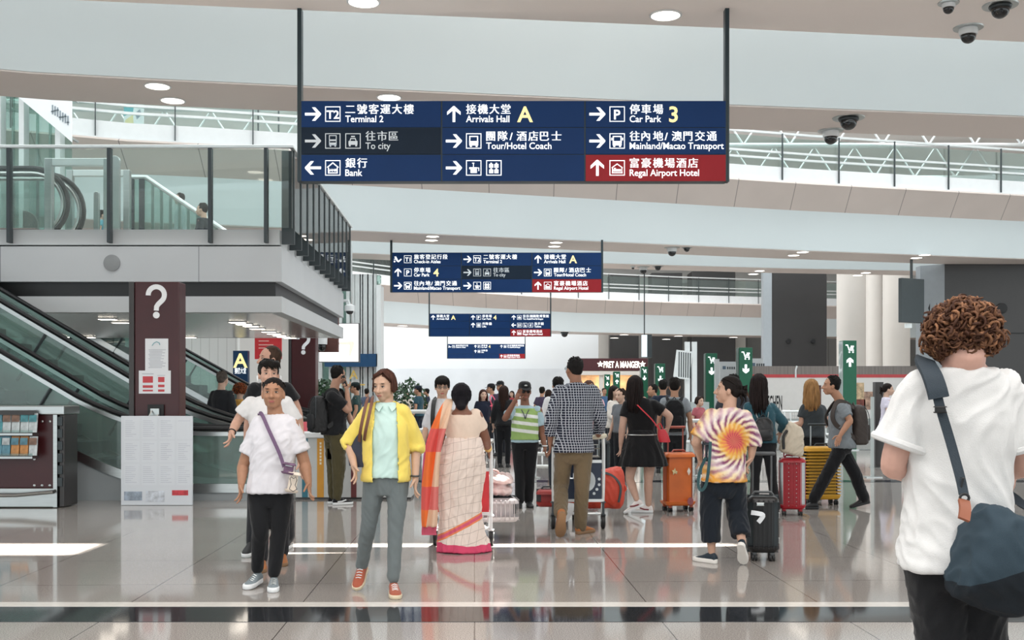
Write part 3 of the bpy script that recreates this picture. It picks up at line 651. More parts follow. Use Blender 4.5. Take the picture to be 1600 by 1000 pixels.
# ---------------------------------------------------------------- escalators beside the balcony
def escalator(label, Y0, Y1, xh, sl, xflat, x_end, x_far, hz=.98, panel_end=None, col=None):
    """handrail height hz on the landing; flat to the right of xflat, rising to the left with slope sl"""
    t = thing('escalator', label, 'escalator', ((xflat+x_end)/2, (Y0+Y1)/2, 0))
    def line(off):      # polyline of the incline shifted down by off, with a soft bend at the foot
        pts = [(x_end, hz-off), (xflat+1.0, hz-off)]
        for i in range(1, 8):
            u = i/8; pts.append((xflat+1.0-2.0*u, hz-off+sl*(u*u)))
        pts += [(x_far, hz-off+sl*(xflat-x_far))]
        return pts
    top = line(0); foot = line(.78)
    for Y, nm in ((Y0, 'near'), (Y1, 'far')):
        m = MB(); end = [(x_end+.24*math.sin(a), hz-.24+.24*math.cos(a)) for a in [i*math.pi/8 for i in range(8, 0, -1)]]
        pp = [Vector((x, Y, z)) for x, z in end+top]; m.tube(pp, .042, 8, .8); m.build('handrail', M_black, t)
        m = MB(); m.strip([Vector((x, Y, z-.07)) for x, z in top], .055, .06, Vector((0, 1, 0))); m.build('handrail_guide', M_steel, t)
        lo = [Vector((x, Y, z)) for x, z in foot]; hi = [Vector((x, Y, z-.09)) for x, z in top]
        m = MB(); m.prism(hi+lo[::-1], (0, 1, 0), .012); m.build('balustrade_glass', M_glass3 if nm == 'near' else M_glass, t, smooth=0)
        m = MB(); m.strip([p+Vector((0, 0, -.03)) for p in lo], .12, .06, Vector((0, 1, 0))); m.build('skirt_moulding', M_steel, t)
        # dark joints of the glass
        i = 0; x = xflat-1.1
        while x > x_far+.3:
            z = hz+sl*(xflat-x); m = MB(); d = Vector((-.42, 0, -.68)); a = Vector((x, Y-.012, z-.1))
            m.tube([a, a+d*1.0], .022, 6); m.build('glass_joint', M_dkmetal, t); x -= 1.35
    # side cladding under the near skirting
    lo = [Vector((x, Y0+.02, z-.06)) for x, z in foot]; zl = lo[-1].z
    poly = lo+[Vector((x_far, Y0+.02, max(zl-1.1, 0)))]+([Vector((x_far+(zl-1.1)/sl, Y0+.02, 0))] if zl > 1.1 else [])+[Vector((x_end, Y0+.02, 0))]
    m = MB(); m.prism(poly, (0, 1, 0), Y1-Y0-.04); m.build('truss_cladding', mat('blue grey cladding', '#a9b1b4', .4, var=.03, vscale=.8), t, smooth=0)
    # steps
    st = MB(); x = xflat-.4
    while x > x_far+.4:
        z = hz-.78+sl*(xflat-x); st.bx(x-.2, x+.2, Y0+.14, Y1-.14, z-.05, z+.12); x -= .4
    s_ = st.build('steps', mat('ribbed step metal', '#4a4e50', .4, .5, var=.3, vscale=90, stretch=(1, 30, 1)), t, smooth=0)
    s_['kind'] = 'stuff'
    return t
escalator('nearest of the escalators, with glass sides, rising left beside the brochure stand', 14.85, 15.8, 0, .592, P(206, 668, 14.85).x, P(392, 668, 14.85).x, -9.6)
escalator('middle escalator, rising left just behind the nearest one', 15.98, 16.9, 0, .592, P(333, 665, 16).x, P(412, 665, 16).x, -9.0)
escalator('farthest escalator, rising left under the balcony behind the maroon pylon', 25.5, 26.5, 0, .56, P(455, 638, 25.5).x, P(470, 638, 25.5).x, -11.5)

def spline0(p): return [Vector(x) for x in p]
# ---------------------------------------------------------------- maroon question-mark pylons
def qpylon(label, px0, px1, Y, pyt, depth, qsize, qpx, qpy):
    a = P(px0, 0, Y).x; b = P(px1, 0, Y).x; zt = CAMZ+(HOR-pyt)*Y/F_PX
    t = thing('information_pylon', label, 'pylon', ((a+b)/2, Y+depth/2, 0), 'maroon question mark pylons')
    MB().bx(a+.05, b, Y, Y+depth, 0.06, zt).build('body', M_maroon, t, smooth=0, bevel=.015)
    MB().bx(a-.02, a+.05, Y-.015, Y+depth+.015, .06, zt).build('edge_trim', M_charcoal, t, smooth=0, bevel=.01)
    MB().bx(a, b, Y+.02, Y+depth-.02, 0, .06).build('plinth', M_dkmetal, t, smooth=0)
    m = MB(); q = P(qpx, qpy, Y); r = qsize*.19; w_ = qsize*.058; zc_ = q.z+qsize*.53
    arc = [(r*math.cos(a_), zc_+r*math.sin(a_)) for a_ in [math.pi*1.02-i*math.pi*1.30/18 for i in range(19)]]; arc += [(r*.24, zc_-r*1.15), (r*.04, zc_-r*1.45), (0, zc_-r*1.95)]
    m.strip(spline0([(q.x+a_, Y-.006, b_) for a_, b_ in arc]), w_*2, .006, Vector((0, -1, 0))); m.lathe((q.x, Y-.003, q.z+qsize*.055), [(w_*1.35, 0), (w_*1.35, .006), (.002, .006)], 20, Matrix.Rotation(math.pi/2, 3, 'X')); m.build('question_mark', mat('white sign film', '#f6f8fa', .4, var=0), t, smooth=0)
    return t
qpylon('tall maroon pylon with white question mark behind the white notice board', 204, 280, 14.45, 440, .3, .565, 244.5, 496)
qpylon('farther maroon pylon with question mark behind the man on the phone', 452, 493, 26.9, 497, .4, .70, 474, 553)
def sheet(name, label, px0, py0, px1, py1, Y, cat='notice', m=M_paper, tilt=0):
    a = P(px0, py1, Y); b = P(px1, py0, Y); t = thing(name, label, cat, ((a.x+b.x)/2, Y, a.z))
    MB().bx(a.x, b.x, Y-.003, Y, a.z, b.z).build('paper', m, t, smooth=0)
    def lines(rects, mt, nm='print'):
        mb = MB()
        for x0, y0, x1, y1 in rects:
            p = P(x0, y1, Y-.004); q = P(x1, y0, Y-.004); mb.add([(p.x, Y-.0045, p.z), (q.x, Y-.0045, p.z), (q.x, Y-.0045, q.z), (p.x, Y-.0045, q.z)], [(0, 1, 2, 3)])
        mb.build(nm, mt, t, smooth=0)
    return t, lines
YP = 14.445
t, ln = sheet('notice', 'white printed letter taped on the maroon pylon, upper sheet', 227, 529, 263, 579, YP)
ln([(232+(i % 3), 546+i*2.3, 259-(i*5 % 9), 547.2+i*2.3) for i in range(13)], M_print)
q = P(244, 537, YP); m = MB(); m.tube([q+Vector((x/116, -.006, z/116)) for x, z in ((-6, -3), (-3, 1), (1, 3), (5, 1), (6, -2))], .006, 5); m.build('emblem', mat('teal print', '#7fb0b8', .6), t)
t, ln = sheet('notice', 'white sheet with red blocks taped on the maroon pylon, lower sheet', 217, 579, 267, 615, YP-.004)
ln([(223, 588, 239, 598), (223, 602, 239, 606), (223, 609, 239, 611.5), (247, 589, 257, 597), (247, 601, 257, 605), (247, 608.5, 257, 612)], M_redprint); ln([(222, 583.5, 240, 585)], M_print); ln([(246, 586, 258, 587)], M_print)
t = thing('help_phone', 'recessed grey phone unit with looped cable at the foot of the maroon pylon', 'phone', P(243, 655, YP))
a, b = P(231, 652, YP-.02), P(256, 632, YP-.02); MB().bx(a.x, b.x, YP-.03, YP-.002, a.z-.05, b.z).build('recess', M_black, t, smooth=0)
a, b = P(237, 650, YP), P(251, 638, YP); MB().bx(a.x, b.x, YP-.06, YP-.028, a.z, b.z).build('unit', M_steel, t, smooth=0, bevel=.004)
MB().tube([P(x, y, YP-.07-(.10 if y > 648 else 0)) for x, y in ((237, 642), (233, 650), (236, 657), (242, 660), (246, 656), (246, 648))], .009, 6).build('cable', mat('pale cable', '#cfcfca', .5), t)
# white notice board on the floor
YN = 14.2
a, b = P(189, 786, YN), P(300, 650, YN)
t = thing('notice_board', 'large white free-standing board of faint notices before the maroon pylon', 'notice board', ((a.x+b.x)/2, YN, 0))
MB().bx(a.x, b.x, YN, YN+.05, .003, b.z).build('board', mat('white board', '#dfe4ea', .35, var=.01), t, smooth=0, bevel=.004)
m = MB(); m.bx(a.x+.1, a.x+.14, YN+.05, YN+.10, .003, b.z-.1); m.bx(b.x-.14, b.x-.1, YN+.05, YN+.10, .003, b.z-.1); m.build('back_strut', M_steel, t, smooth=0)
rnd = random.Random(3)
for c_ in range(4):
    for r_ in range(3):
        x0 = 194+c_*27.5; y0 = 653+r_*36; t2 = MB()
        p = P(x0, y0+33, YN); q = P(x0+24, y0, YN); t2.bx(p.x, q.x, YN-.003, YN-.0005, p.z, q.z)
        s_ = t2.build('sheet', mat('board sheet', '#e2e7ed', .5, var=.01), t, smooth=0)
        mb = MB()
        for k in range(9 if not (c_ == 3 and r_ == 0) else 1):
            yy = y0+4+k*3; x1 = x0+3+rnd.uniform(8, 18); p = P(x0+2, yy+1, YN); q = P(x1, yy, YN); mb.add([(p.x, YN-.0036, p.z), (q.x, YN-.0036, p.z), (q.x, YN-.0036, q.z), (p.x, YN-.0036, q.z)], [(0, 1, 2, 3)])
        mb.build('print', mat('faint print', '#d0d5de', .6), s_, smooth=0)
for (x0, y0, x1, y1, c_, nm) in ((194, 768, 222, 782, '#9aa6b4', 'picture'), (228, 767, 257, 784, '#cfd5dd', 'picture'), (269, 766, 294, 774, '#c8434b', 'picture')):
    p = P(x0, y1, YN); q = P(x1, y0, YN); MB().bx(p.x, q.x, YN-.005, YN-.001, p.z, q.z).build(nm, mat('board picture '+c_, c_, .6, var=.35, vscale=14), t, smooth=0)

# ---------------------------------------------------------------- brochure stand
YT = 13.9
X0 = -9.0; p97 = P(97, 0, YT).x; z_ = lambda py: CAMZ+(HOR-py)*YT/F_PX
t = thing('brochure_stand', 'maroon and steel brochure stand at the left edge before the escalator', 'display stand', ((X0+p97)/2, YT, 0))
xs_ = P(84, 0, YT).x; xr_ = P(58, 0, YT).x
MB().bx(X0, xs_, YT+.05, YT+.45, .25, z_(640)).build('body', M_maroon, t, smooth=0, bevel=.008)
MB().bx(X0, p97+.03, YT-.02, YT+.5, z_(648), z_(634)).build('top_cap', M_steel, t, smooth=0, bevel=.012)
MB().bx(X0, xs_+.03, YT, YT+.45, .01, .25).build('kick_plate', M_steel, t, smooth=0, bevel=.006)
MB().bx(xs_, xs_+.05, YT-.02, YT+.45, .01, z_(648)).build('edge_trim', M_steel, t, smooth=0)
MB().bx(xs_+.06, p97+.02, YT+.02, YT+.45, .01, z_(648)).build('end_panel', M_charcoal, t, smooth=0, bevel=.01)
for i in range(6): q = P(93, 658+i*19, YT); MB().bx(q.x-.035, q.x+.035, YT-.005, YT+.03, q.z-.06, q.z+.055).build('louvre', M_dkmetal, t, smooth=0, bevel=.006)
for (py, nm) in ((676, 'shelf'), (712, 'shelf')):
    q = z_(py); MB().bx(X0, xr_, YT-.14, YT+.06, q-.03, q-.004).build(nm, M_steel, t, smooth=0); MB().bx(X0, xr_, YT-.14, YT-.132, q, q+.035).build('shelf_lip', M_glass2, t, smooth=0)
m = MB(); m.bx(X0, xr_, YT-.12, YT+.05, z_(648), z_(641)); m.build('shelf_canopy', M_charcoal, t, smooth=0)
MB().tube([(X0, YT-.10, z_(774)), (P(30, 0, YT).x, YT-.10, z_(773)), (P(87, 0, YT).x, YT-.08, z_(768)), (P(88, 0, YT).x, YT+.02, z_(766))], .022, 8).build('foot_rail', M_steel, t)
for (px, py) in ((66, 658.5), (78, 658.5), (54, 717.5), (54, 758.5), (66, 758.5), (78, 758.5)):
    q = P(px, py, YT+.05); m = MB(); m.lathe(q, [(.016, 0), (.016, .008), (.004, .012)], 10, Matrix.Rotation(math.pi/2, 3, 'X')); m.build('bolt', M_steel, t)
M_br = {k: mat('cover '+k, c, .3, var=.5, vscale=9) for k, c in (('brown', '#8a6a58'), ('teal', '#4f97a0'), ('blue', '#5d8fa0'), ('orange', '#c98a4a'), ('white', '#c8d0d2'))}
def brochure(px, row, k, k2, label):
    w = 12.5; yb = 676 if row == 0 else 712; a = P(px, yb, YT-.10); hgt = .245
    t = thing('brochure', label, 'brochure', (a.x+.05, YT-.09, a.z+.001), 'brochures on the stand')
    R = Matrix.Rotation(math.radians(-8), 3, 'X'); m = MB(); m.box(Vector((a.x+.052, YT-.085, a.z+hgt/2)), (.10, .018, hgt), R); m.build('pages', M_br[k], t, smooth=0)
    m = MB(); m.box(Vector((a.x+.052, YT-.099-.005, a.z+hgt*.74)), (.094, .003, hgt*.36), R); m.build('cover_picture', M_br[k2], t, smooth=0)
for i, (px, row, a_, b_, l) in enumerate(((-9, 0, 'teal', 'blue', 'leftmost brochure on the upper shelf, half cut by the edge'), (4, 0, 'white', 'brown', 'first brown and white brochure on the upper shelf'), (18, 0, 'white', 'brown', 'second brown and white brochure on the upper shelf'), (32, 0, 'white', 'teal', 'first teal brochure on the upper shelf'), (45, 0, 'white', 'teal', 'second teal brochure, at the right end of the upper shelf'),
    (-10, 1, 'blue', 'teal', 'leftmost blue brochure on the lower shelf'), (3, 1, 'blue', 'white', 'second blue brochure on the lower shelf'), (17, 1, 'orange', 'blue', 'first orange bordered brochure on the lower shelf'), (31, 1, 'orange', 'blue', 'second orange bordered brochure on the lower shelf'), (45, 1, 'white', 'brown', 'white brochure with red heading at the right end of the lower shelf'))):
    brochure(px, row, a_, b_, l)

# ---------------------------------------------------------------- striped counter and far left background
YC = 15.0
def zc(py, Y=YC): return CAMZ+(HOR-py)*Y/F_PX
t = thing('striped_counter', 'low pale counter with teal, orange and maroon stripes behind the man on the phone', 'counter', (P(550, 0, YC).x, YC+.3, 0))
a, b = P(462, 0, YC).x, P(642, 0, YC).x
MB().bx(a, b, YC, YC+.5, .03, zc(684)).build('body', mat('counter grey', '#c9cccb', .35, var=.03), t, smooth=0)
MB().bx(a-.03, b+.03, YC-.05, YC+.55, zc(684)+.0, zc(676)).build('worktop', M_white, t, smooth=0, bevel=.01)
MB().bx(a, b, YC+.03, YC+.47, 0, .03).build('plinth', M_charcoal, t, smooth=0)
for (x0, x1, c_) in ((472, 481, '#2f7284'), (495.5, 506, '#d8992c'), (548.5, 557, '#6b3436'), (585, 594, '#2f7284'), (612, 621, '#d8992c')):
    m = MB(); p, q = P(x0, 784, YC), P(x1, 684, YC); m.bx(p.x, q.x, YC-.005, YC, .03, zc(685)); s_ = m.build('stripe', mat('stripe '+c_, c_, .4), t, smooth=0)
    if c_ == '#d8992c' and x0 < 500:
        m = MB()
        for k in range(7): y = 691+k*5.2; p = P(499.5, y+3.6, YC); q = P(502.5, y, YC); m.bx(p.x, q.x, YC-.007, YC-.0055, p.z, q.z)
        m.build('lettering', mat('pale print', '#f0e4c8', .5), s_, smooth=0)
m = MB(); p, q = P(444, 679, 15.6), P(480, 659, 15.6); m.bx(p.x, q.x, 15.56, 15.62, .9, q.z); tag(m.build('display_panel', mat('coral panel', '#e2616c', .4)), 'coral red panel above the counter left of the man on the phone', 'panel')
# white wall and entrance seen under the balcony
struct(MB().bx(P(255, 0, 31).x, P(371, 0, 31).x, 31, 31.3, 0, 4.5).build('wall_left', joint_mat('white rib panel', '#eef0ee', '#c6c8c4', .25, .06), smooth=0))
struct(MB().bx(P(-200, 0, 33).x, P(255, 0, 33).x, 33, 33.3, 0, 4.5).build('wall_left_rear', mat('grey green wall', '#8f9c99', .4), smooth=0))
q = P(375, 569, 28.5); t = thing('hall_sign', 'dark blue sign panel with a big yellow letter A under the balcony', 'sign', (q.x, 28.5, 0))
a, b = P(364, 600, 28.5), P(387, 548, 28.5); MB().bx(a.x, b.x, 28.5, 28.7, 0, b.z).build('panel', mat('hall sign blue', '#16385c', .35, var=.05), t, smooth=0)
m = MB(); q = P(375.5, 574, 28.49); put_text(m, 'A', q.x, q.z, 28.49, .52, .02, center=True); m.build('letter', M_inkyel, t, smooth=0)
m = MB(); q = P(375.5, 583, 28.49); put_text(m, '接機大堂', q.x, q.z, 28.49, .17, .012, 1, .30, True); m.build('lettering', M_ink, t, smooth=0)
q = P(420, 540, 29.5); a, b = P(398, 561, 29.5), P(440, 520, 29.5); t = thing('poster', 'red poster with pale writing hung under the balcony', 'poster', (q.x, 29.5, a.z))
MB().bx(a.x, b.x, 29.5, 29.56, a.z, 3.7).build('sheet', mat('poster red', '#d2373c', .4), t, smooth=0)
m = MB(); 
for k, (x0, x1, y) in enumerate(((404, 420, 532), (404, 427, 538), (404, 422, 543))): p, q2 = P(x0, y+1.6, 29.49), P(x1, y, 29.49); m.bx(p.x, q2.x, 29.492, 29.497, p.z, q2.z)
m.build('lettering', mat('poster pale print', '#f0b9b0', .5), t, smooth=0)
for x in (.12, .88):
    xx = a.x+(b.x-a.x)*x; MB().bx(xx-.02, xx+.02, 29.52, 29.55, 3.7, 14.05).build('hanger', M_dkmetal, t, smooth=0)
# bright screen, blue fascia and glazed block
YL = 31.5
a, b = P(498, 566, YL), P(561, 505, YL); t = thing('video_screen', 'large bright white video screen beyond the balcony corner', 'screen', ((a.x+b.x)/2, YL, a.z))
MB().bx(a.x, b.x, YL, YL+.25, a.z, b.z).build('cabinet', M_charcoal, t, smooth=0)
MB().bx(a.x+.02, b.x-.02, YL-.02, YL, a.z+.02, b.z-.02).build('display', mat('lit display', '#ffffff', .4, var=0, emit=1.6), t, smooth=0)
m = MB(); p = [P(x, y, YL-.025) for x, y in ((528, 535), (552, 533), (554, 537), (548, 556), (545, 556), (546, 539), (528, 538))]; m.prism(p[::-1], (0, 1, 0), .003); m.build('picture', mat('display picture', '#f3d3c4', .5, var=0, emit=.8), t, smooth=0)
for x in (.2, .8): xx = a.x+(b.x-a.x)*x; MB().bx(xx-.02, xx+.02, YL+.08, YL+.14, b.z, 14.05).build('hanger', M_rail, t, smooth=0)
a, b = P(492, 566, 29), P(536, 524, 29.2)
t = thing('dark_canopy_sign', 'dark brown sign strip with a black dome camera below the balcony corner', 'sign', ((P(495, 0, 29).x+P(528, 0, 29).x)/2, 29, P(0, 550, 29).z))
MB().bx(P(493, 0, 29).x, P(528, 0, 29).x, 29, 29.2, P(0, 550, 29).z, 4.6).build('panel', mat('brown sign', '#5f3b35', .5, var=.3, vscale=3), t, smooth=0)
MB().bx(P(510, 0, 29).x-.03, P(510, 0, 29).x+.03, 29.05, 29.12, 4.6, 14.05).build('hanger', M_dkmetal, t, smooth=0)
q = P(503, 541, 28.8); MB().ell(q, (.12, .12, .14)).build('dome', M_dome, t); MB().lathe(q, [(.14, .05), (.15, .35), (.05, .4)], 16).build('housing', M_white, t)
blk = sempty('glazed_block', (P(540, 0, 38).x, 38, 0))
MB().bx(P(490, 0, 38).x, P(594, 0, 38).x, 38, 38.3, 0, 5.6).build('glass_wall', M_glass3, blk, smooth=0)
MB().bx(P(490, 0, 40).x, P(590, 0, 40).x, 40, 40.3, 0, 5.6).build('inner_wall', mat('inner grey green', '#9fb0ad', .5, var=.3, vscale=1.5), blk, smooth=0)
m = MB()
for px in (500, 520, 533, 545, 553, 560, 566, 572, 580, 586): q = P(px, 0, 37.9); w = .06 if px % 4 else .11; m.bx(q.x-w, q.x+w, 37.7, 37.98, 0, 5.6)
for py in (521, 536, 600): q = P(0, py, 37.9); m.bx(P(490, 0, 38).x, P(594, 0, 38).x, 37.8, 37.99, q.z-.08, q.z+.08)
m.build('mullion_grid', M_rail, blk, smooth=0)
p, q = P(508, 573, 37.5), P(590, 553, 37.5); MB().bx(p.x, q.x, 37.4, 37.69, p.z, q.z).build('blue_fascia', mat('blue fascia', '#1d4a72', .4), blk, smooth=0)
m = MB(); q = P(552.5, 592, 37.3); put_text(m, 'A', q.x, q.z, 37.3, .42, .02, center=True); m.prism([P(552, 600, 37.31)+Vector((x, 0, z)) for x, z in ((-.4, -.05), (.4, -.05), (.4, .0), (-.4, .0))], (0, 1, 0), .01); m.build('gold_letter', mat('gold letter', '#d8b768', .4), blk, smooth=0)
MB().bx(P(589, 0, 37.6).x, P(596, 0, 37.6).x, 37.4, 38.3, 0, 5.2).build('end_pier', M_white, blk, smooth=0)
# ---------------------------------------------------------------- far end and right side of the hall
h = sempty('hoarding', (-1, 70, 0))
xa, xb = P(590, 0, 70).x, P(935, 0, 70).x
MB().bx(xa, xb, 70, 70.3, 0, 6.6).build('upper_wall', mat('hoarding white', '#eef1f3', .6, var=.02, vscale=.3), h, smooth=0)
m = MB(); rows = []
for j in range(6):
    row = []
    for i in range(90):
        u = i/89; x = xa+(xb-xa)*u; row.append((x, 69.75-.10*noise.noise((x*.9, j*.25, 1))-.05*math.sin(x*2.1+j*.25), 3.05*j/5))
    rows.append(row)
vs = [p for r in rows for p in r]; m.add(vs, [(j*90+i, j*90+i+1, (j+1)*90+i+1, (j+1)*90+i) for j in range(5) for i in range(89)])
m.build('fabric_skirt', mat('white fabric', '#dfe3e7', .8, var=.05, vscale=.8, bump=.5, bscale=1.2), h, smooth=180)
def pier(nm, px0, px1, Y, top, m_, d=2.0, chamfer=None):
    a, b = P(px0, 0, Y).x, P(px1, 0, Y).x; o = sempty(nm, ((a+b)/2, Y, 0))
    MB().bx(a, b, Y, Y+d, 0, top).build('cladding', m_, o, smooth=0, bevel=.02)
    if chamfer:
        c = P(chamfer, 0, Y).x; MB().prism([(c, Y+.5, 0), (a, Y+.0, 0), (a, Y+.9, 0), (c, Y+.9, 0)][::-1], (0, 0, 1), top).build('edge_cladding', mat('pier edge grey', '#9da3a8', .35, .3, var=.03), o, smooth=0)
    return o
o = pier('pier', 1476, 1760, 35.2, 5.65, M_charcoal, 1.0, 1447)
MB().bx(P(1476, 0, 35.2).x, P(1760, 0, 35.2).x, 35.18, 35.2, 3.40, 3.43).build('cladding_joint', M_black, o, smooth=0)
q = P(1565, 482, 35.19); MB().lathe(q, [(.17, 0), (.17, .05), (.12, .07), (.01, .06)], 20, Matrix.Rotation(math.pi/2, 3, 'X')).build('round_fitting', M_black, o)
m = MB()
for px in (1451, 1456): q = P(px, 482, 35.45); m.prism([q+Vector((x, -.42+(1456-px)*.06, z)) for x, z in ((0, .16), (-.06, 0), (0, -.16))], (0, 1, 0), .01)
m.build('arrow_mark', M_black, o, smooth=0)
o = pier('pier', 1206, 1292, 46, 8.5, M_charcoal, 1.0, 1197)
for px in (1232, 1270): q = P(px, 533, 45.99); MB().lathe(q, [(.10, 0), (.10, .05), (.06, .06), (.01, .05)], 16, Matrix.Rotation(math.pi/2, 3, 'X')).build('round_fitting', M_black, o)
for a, b, Y in ((953, 998, 78), (1018, 1066, 77), (1081, 1149, 76)): pier("pier", a, b, Y, 10, M_charcoal, 2)
for a, b, Y in ((935, 952, 79), (1066, 1080, 79), (1149, 1165, 77.5)): pier("pier", a, b, Y, 9.5, M_column, 1)
for px0, px1, Y, nm in ((1308, 1352, 50, 0), (1380, 1421, 52, 0), (1352, 1378, 60, 0)):
    a, b = P(px0, 0, Y).x, P(px1, 0, Y).x; o = sempty('column', ((a+b)/2, Y, 0)); r = (b-a)/2
    MB().cyl(((a+b)/2, Y, 0), ((a+b)/2, Y, 8.5), r, 28).build('shaft', M_column, o); MB().cyl(((a+b)/2, Y, 0), ((a+b)/2, Y, .25), r+.03, 28).build('base_ring', M_steel, o)
struct(MB().bx(P(1150, 0, 80).x, 30, 80, 80.3, 0, 5.8).build('wall_right_rear', joint_mat('grey shutter', '#8d8b89', '#6f6d6b', 2.0, .03), smooth=0))
# hanging screen seen from behind
q = P(1424, 470, 34.0); t = thing('hanging_screen', 'dark back of a tilted screen hung in front of the large pier', 'screen', q)
R = Matrix.Rotation(math.radians(28), 3, 'Z'); MB().box(q, (1.0, .13, 1.38), R).build('casing', mat('slate casing', '#3f484c', .5, var=.04), t, smooth=0, bevel=.01)
MB().bx(q.x-.03, q.x+.03, 33.96, 34.04, q.z+.68, 5.67).build('hanger', M_dkmetal, t, smooth=0)
m = MB(); c = q+Vector((-.1, 0, -.78)); m.box(c, (.2, .08, .14)); m.build('exit_lamp', mat('lamp grey', '#cfd6d6', .4, emit=.3), t, smooth=0)
# hoarding of the eating place
YK = 36.0; xk0, xk1 = P(1186, 0, YK).x, P(1444, 0, YK).x; zk = lambda py: CAMZ+(HOR-py)*YK/F_PX
kh = thing('shop_hoarding', 'white curved hoarding with a red line and black capital letters at right', 'hoarding', ((xk0+xk1)/2, YK, 0))
pth = [(xk0+.35*math.sin(a), YK+.35-.35*math.cos(a)) for a in [-math.pi/2+i*math.pi/2/8 for i in range(9)]]
pth = [(xk0-.35, YK+2.5)]+pth+[(xk1, YK)]
def wall(z0, z1, off, nm, mt):
    m = MB(); rr_ = [[(x-off*(1 if i < 2 else .7 if i < 9 else 0), y-off*(0 if i < 2 else .7 if i < 9 else 1), z0), (x-off*(1 if i < 2 else .7 if i < 9 else 0), y-off*(0 if i < 2 else .7 if i < 9 else 1), z1), (x+.05, y+.08, z1), (x+.05, y+.08, z0)] for i, (x, y) in enumerate(pth)]
    m.rings(rr_); return m.build(nm, mt, kh)
wall(zk(654), zk(590), 0, 'white_panel', mat('hoarding gloss white', '#e4e2e0', .4, var=.02)); wall(zk(590), zk(585), .012, 'red_line', mat('hoarding red', '#c4474b', .4))
wall(zk(585), zk(572), .0, 'grey_top', mat('hoarding streaked grey', '#837c78', .5, var=.2, vscale=2, stretch=(8, 8, .2))); wall(0, zk(654), -.02, 'grey_base', mat('hoarding base grey', '#9aa09f', .5, var=.05))
m = MB(); p = P(1191, 640, YK); put_text(m, 'KITCHEN', p.x, p.z, YK-.006, .66, .02, 1, width=31*YK/F_PX); m.build('lettering', M_black, kh, smooth=0)
for px0, py0, px1, py1, c_, nm in ((1270, 602, 1283, 640, '#5b3a35', 0), (1308, 602, 1327, 622, '#b06a52', 0), (1338, 598, 1350, 624, '#c9b08e', 0), (1336, 624, 1352, 642, '#7a3f35', 0), (1350, 612, 1378, 640, '#a98a78', 0)):
    p, q = P(px0, py1, YK), P(px1, py0, YK); MB().bx(p.x, q.x, YK-.008, YK-.001, p.z, q.z).build('food_picture', mat('food print '+c_, c_, .5, var=.55, vscale=7), kh, smooth=0)
MB().tube([(P(1243, 0, YK).x, YK-.02, zk(590)), (P(1243, 0, YK).x, YK-.03, zk(578)), (P(1245, 0, YK).x, YK-.02, zk(572))], .03, 6).build('cable', M_white, kh)
# green pylons with lit arrow and trolley marks
M_green = mat('sign green', '#0f5b41', .35, var=.05); M_green2 = mat('sign green dark', '#0b3d30', .35, var=.05); M_acr = glass_mat('acrylic', '#e6efee', .55)
def green_pylon(px, py, Y, w, arrow, label, two=True, pale=False):
    zt = CAMZ+(HOR-py)*Y/F_PX; x = P(px, 0, Y).x; t = thing('trolley_pylon', label, 'pylon', (x, Y+w/2, 0), 'green pylons in the hall')
    MB().bx(x-w/2, x+w/2, Y, Y+w, .02, zt).build('body', M_green, t, smooth=0, bevel=.006)
    MB().bx(x-w/2-.02, x-w/2, Y+.02, Y+w-.02, .02, zt-.02).build('side_edge', M_acr if pale else M_green2, t, smooth=0)
    MB().bx(x-w/2-.05, x+w/2+.05, Y-.05, Y+w+.05, 0, .025).build('foot_plate', M_steel, t, smooth=0)
    m = MB(); k = w/24
    tro = [[(-8, 9), (-5, 9), (-2, 0), (7, 0), (7, 2), (-.5, 2), (-3.6, 11), (-8, 11)], rr(0, 3, 6, 6), rr(1.4, 6.6, 7, 9), circ(-1, -2.4, 1.6), circ(5.5, -2.4, 1.6)]
    for pl in tro: m.add([Vector((x+a*k, Y-.003, zt-.16*w/.21+b*k)) for a, b in pl], [tuple(range(len(pl)))])
    m.build('trolley_mark', M_ink, t, smooth=0)
    m = MB(); d = {'u': 'u', 'd': 'd'}[arrow]
    for pl in arrow2(0, 0, d, 8): m.add([Vector((x+a*k, Y-.003, zt-.34*w/.21-b*k)) for a, b in pl], [tuple(range(len(pl)))[::-1]])
    m.build('arrow', M_ink, t, smooth=0)
green_pylon(1328, 532, 28, .346, 'u', 'tall green pylon with upward arrow behind the man in the grey shirt', pale=True)
green_pylon(1165.5, 543, 33, .40, 'd', 'tall green pylon with downward arrow left of the white hoarding')
green_pylon(1112, 552, 35.5, .36, 'd', 'green pylon with downward arrow partly behind a white board')
green_pylon(1032, 568, 40, .35, 'd', 'green pylon left of the flight board')
green_pylon(1007, 573, 44, .28, 'd', 'green pylon in front of the right end of the dark shop sign', pale=True)
green_pylon(964, 580.5, 48, .28, 'u', 'far green pylon under the middle of the lit shop lettering')
green_pylon(949, 585, 50, .27, 'd', 'farthest green pylon under the left of the lit shop lettering', pale=True)
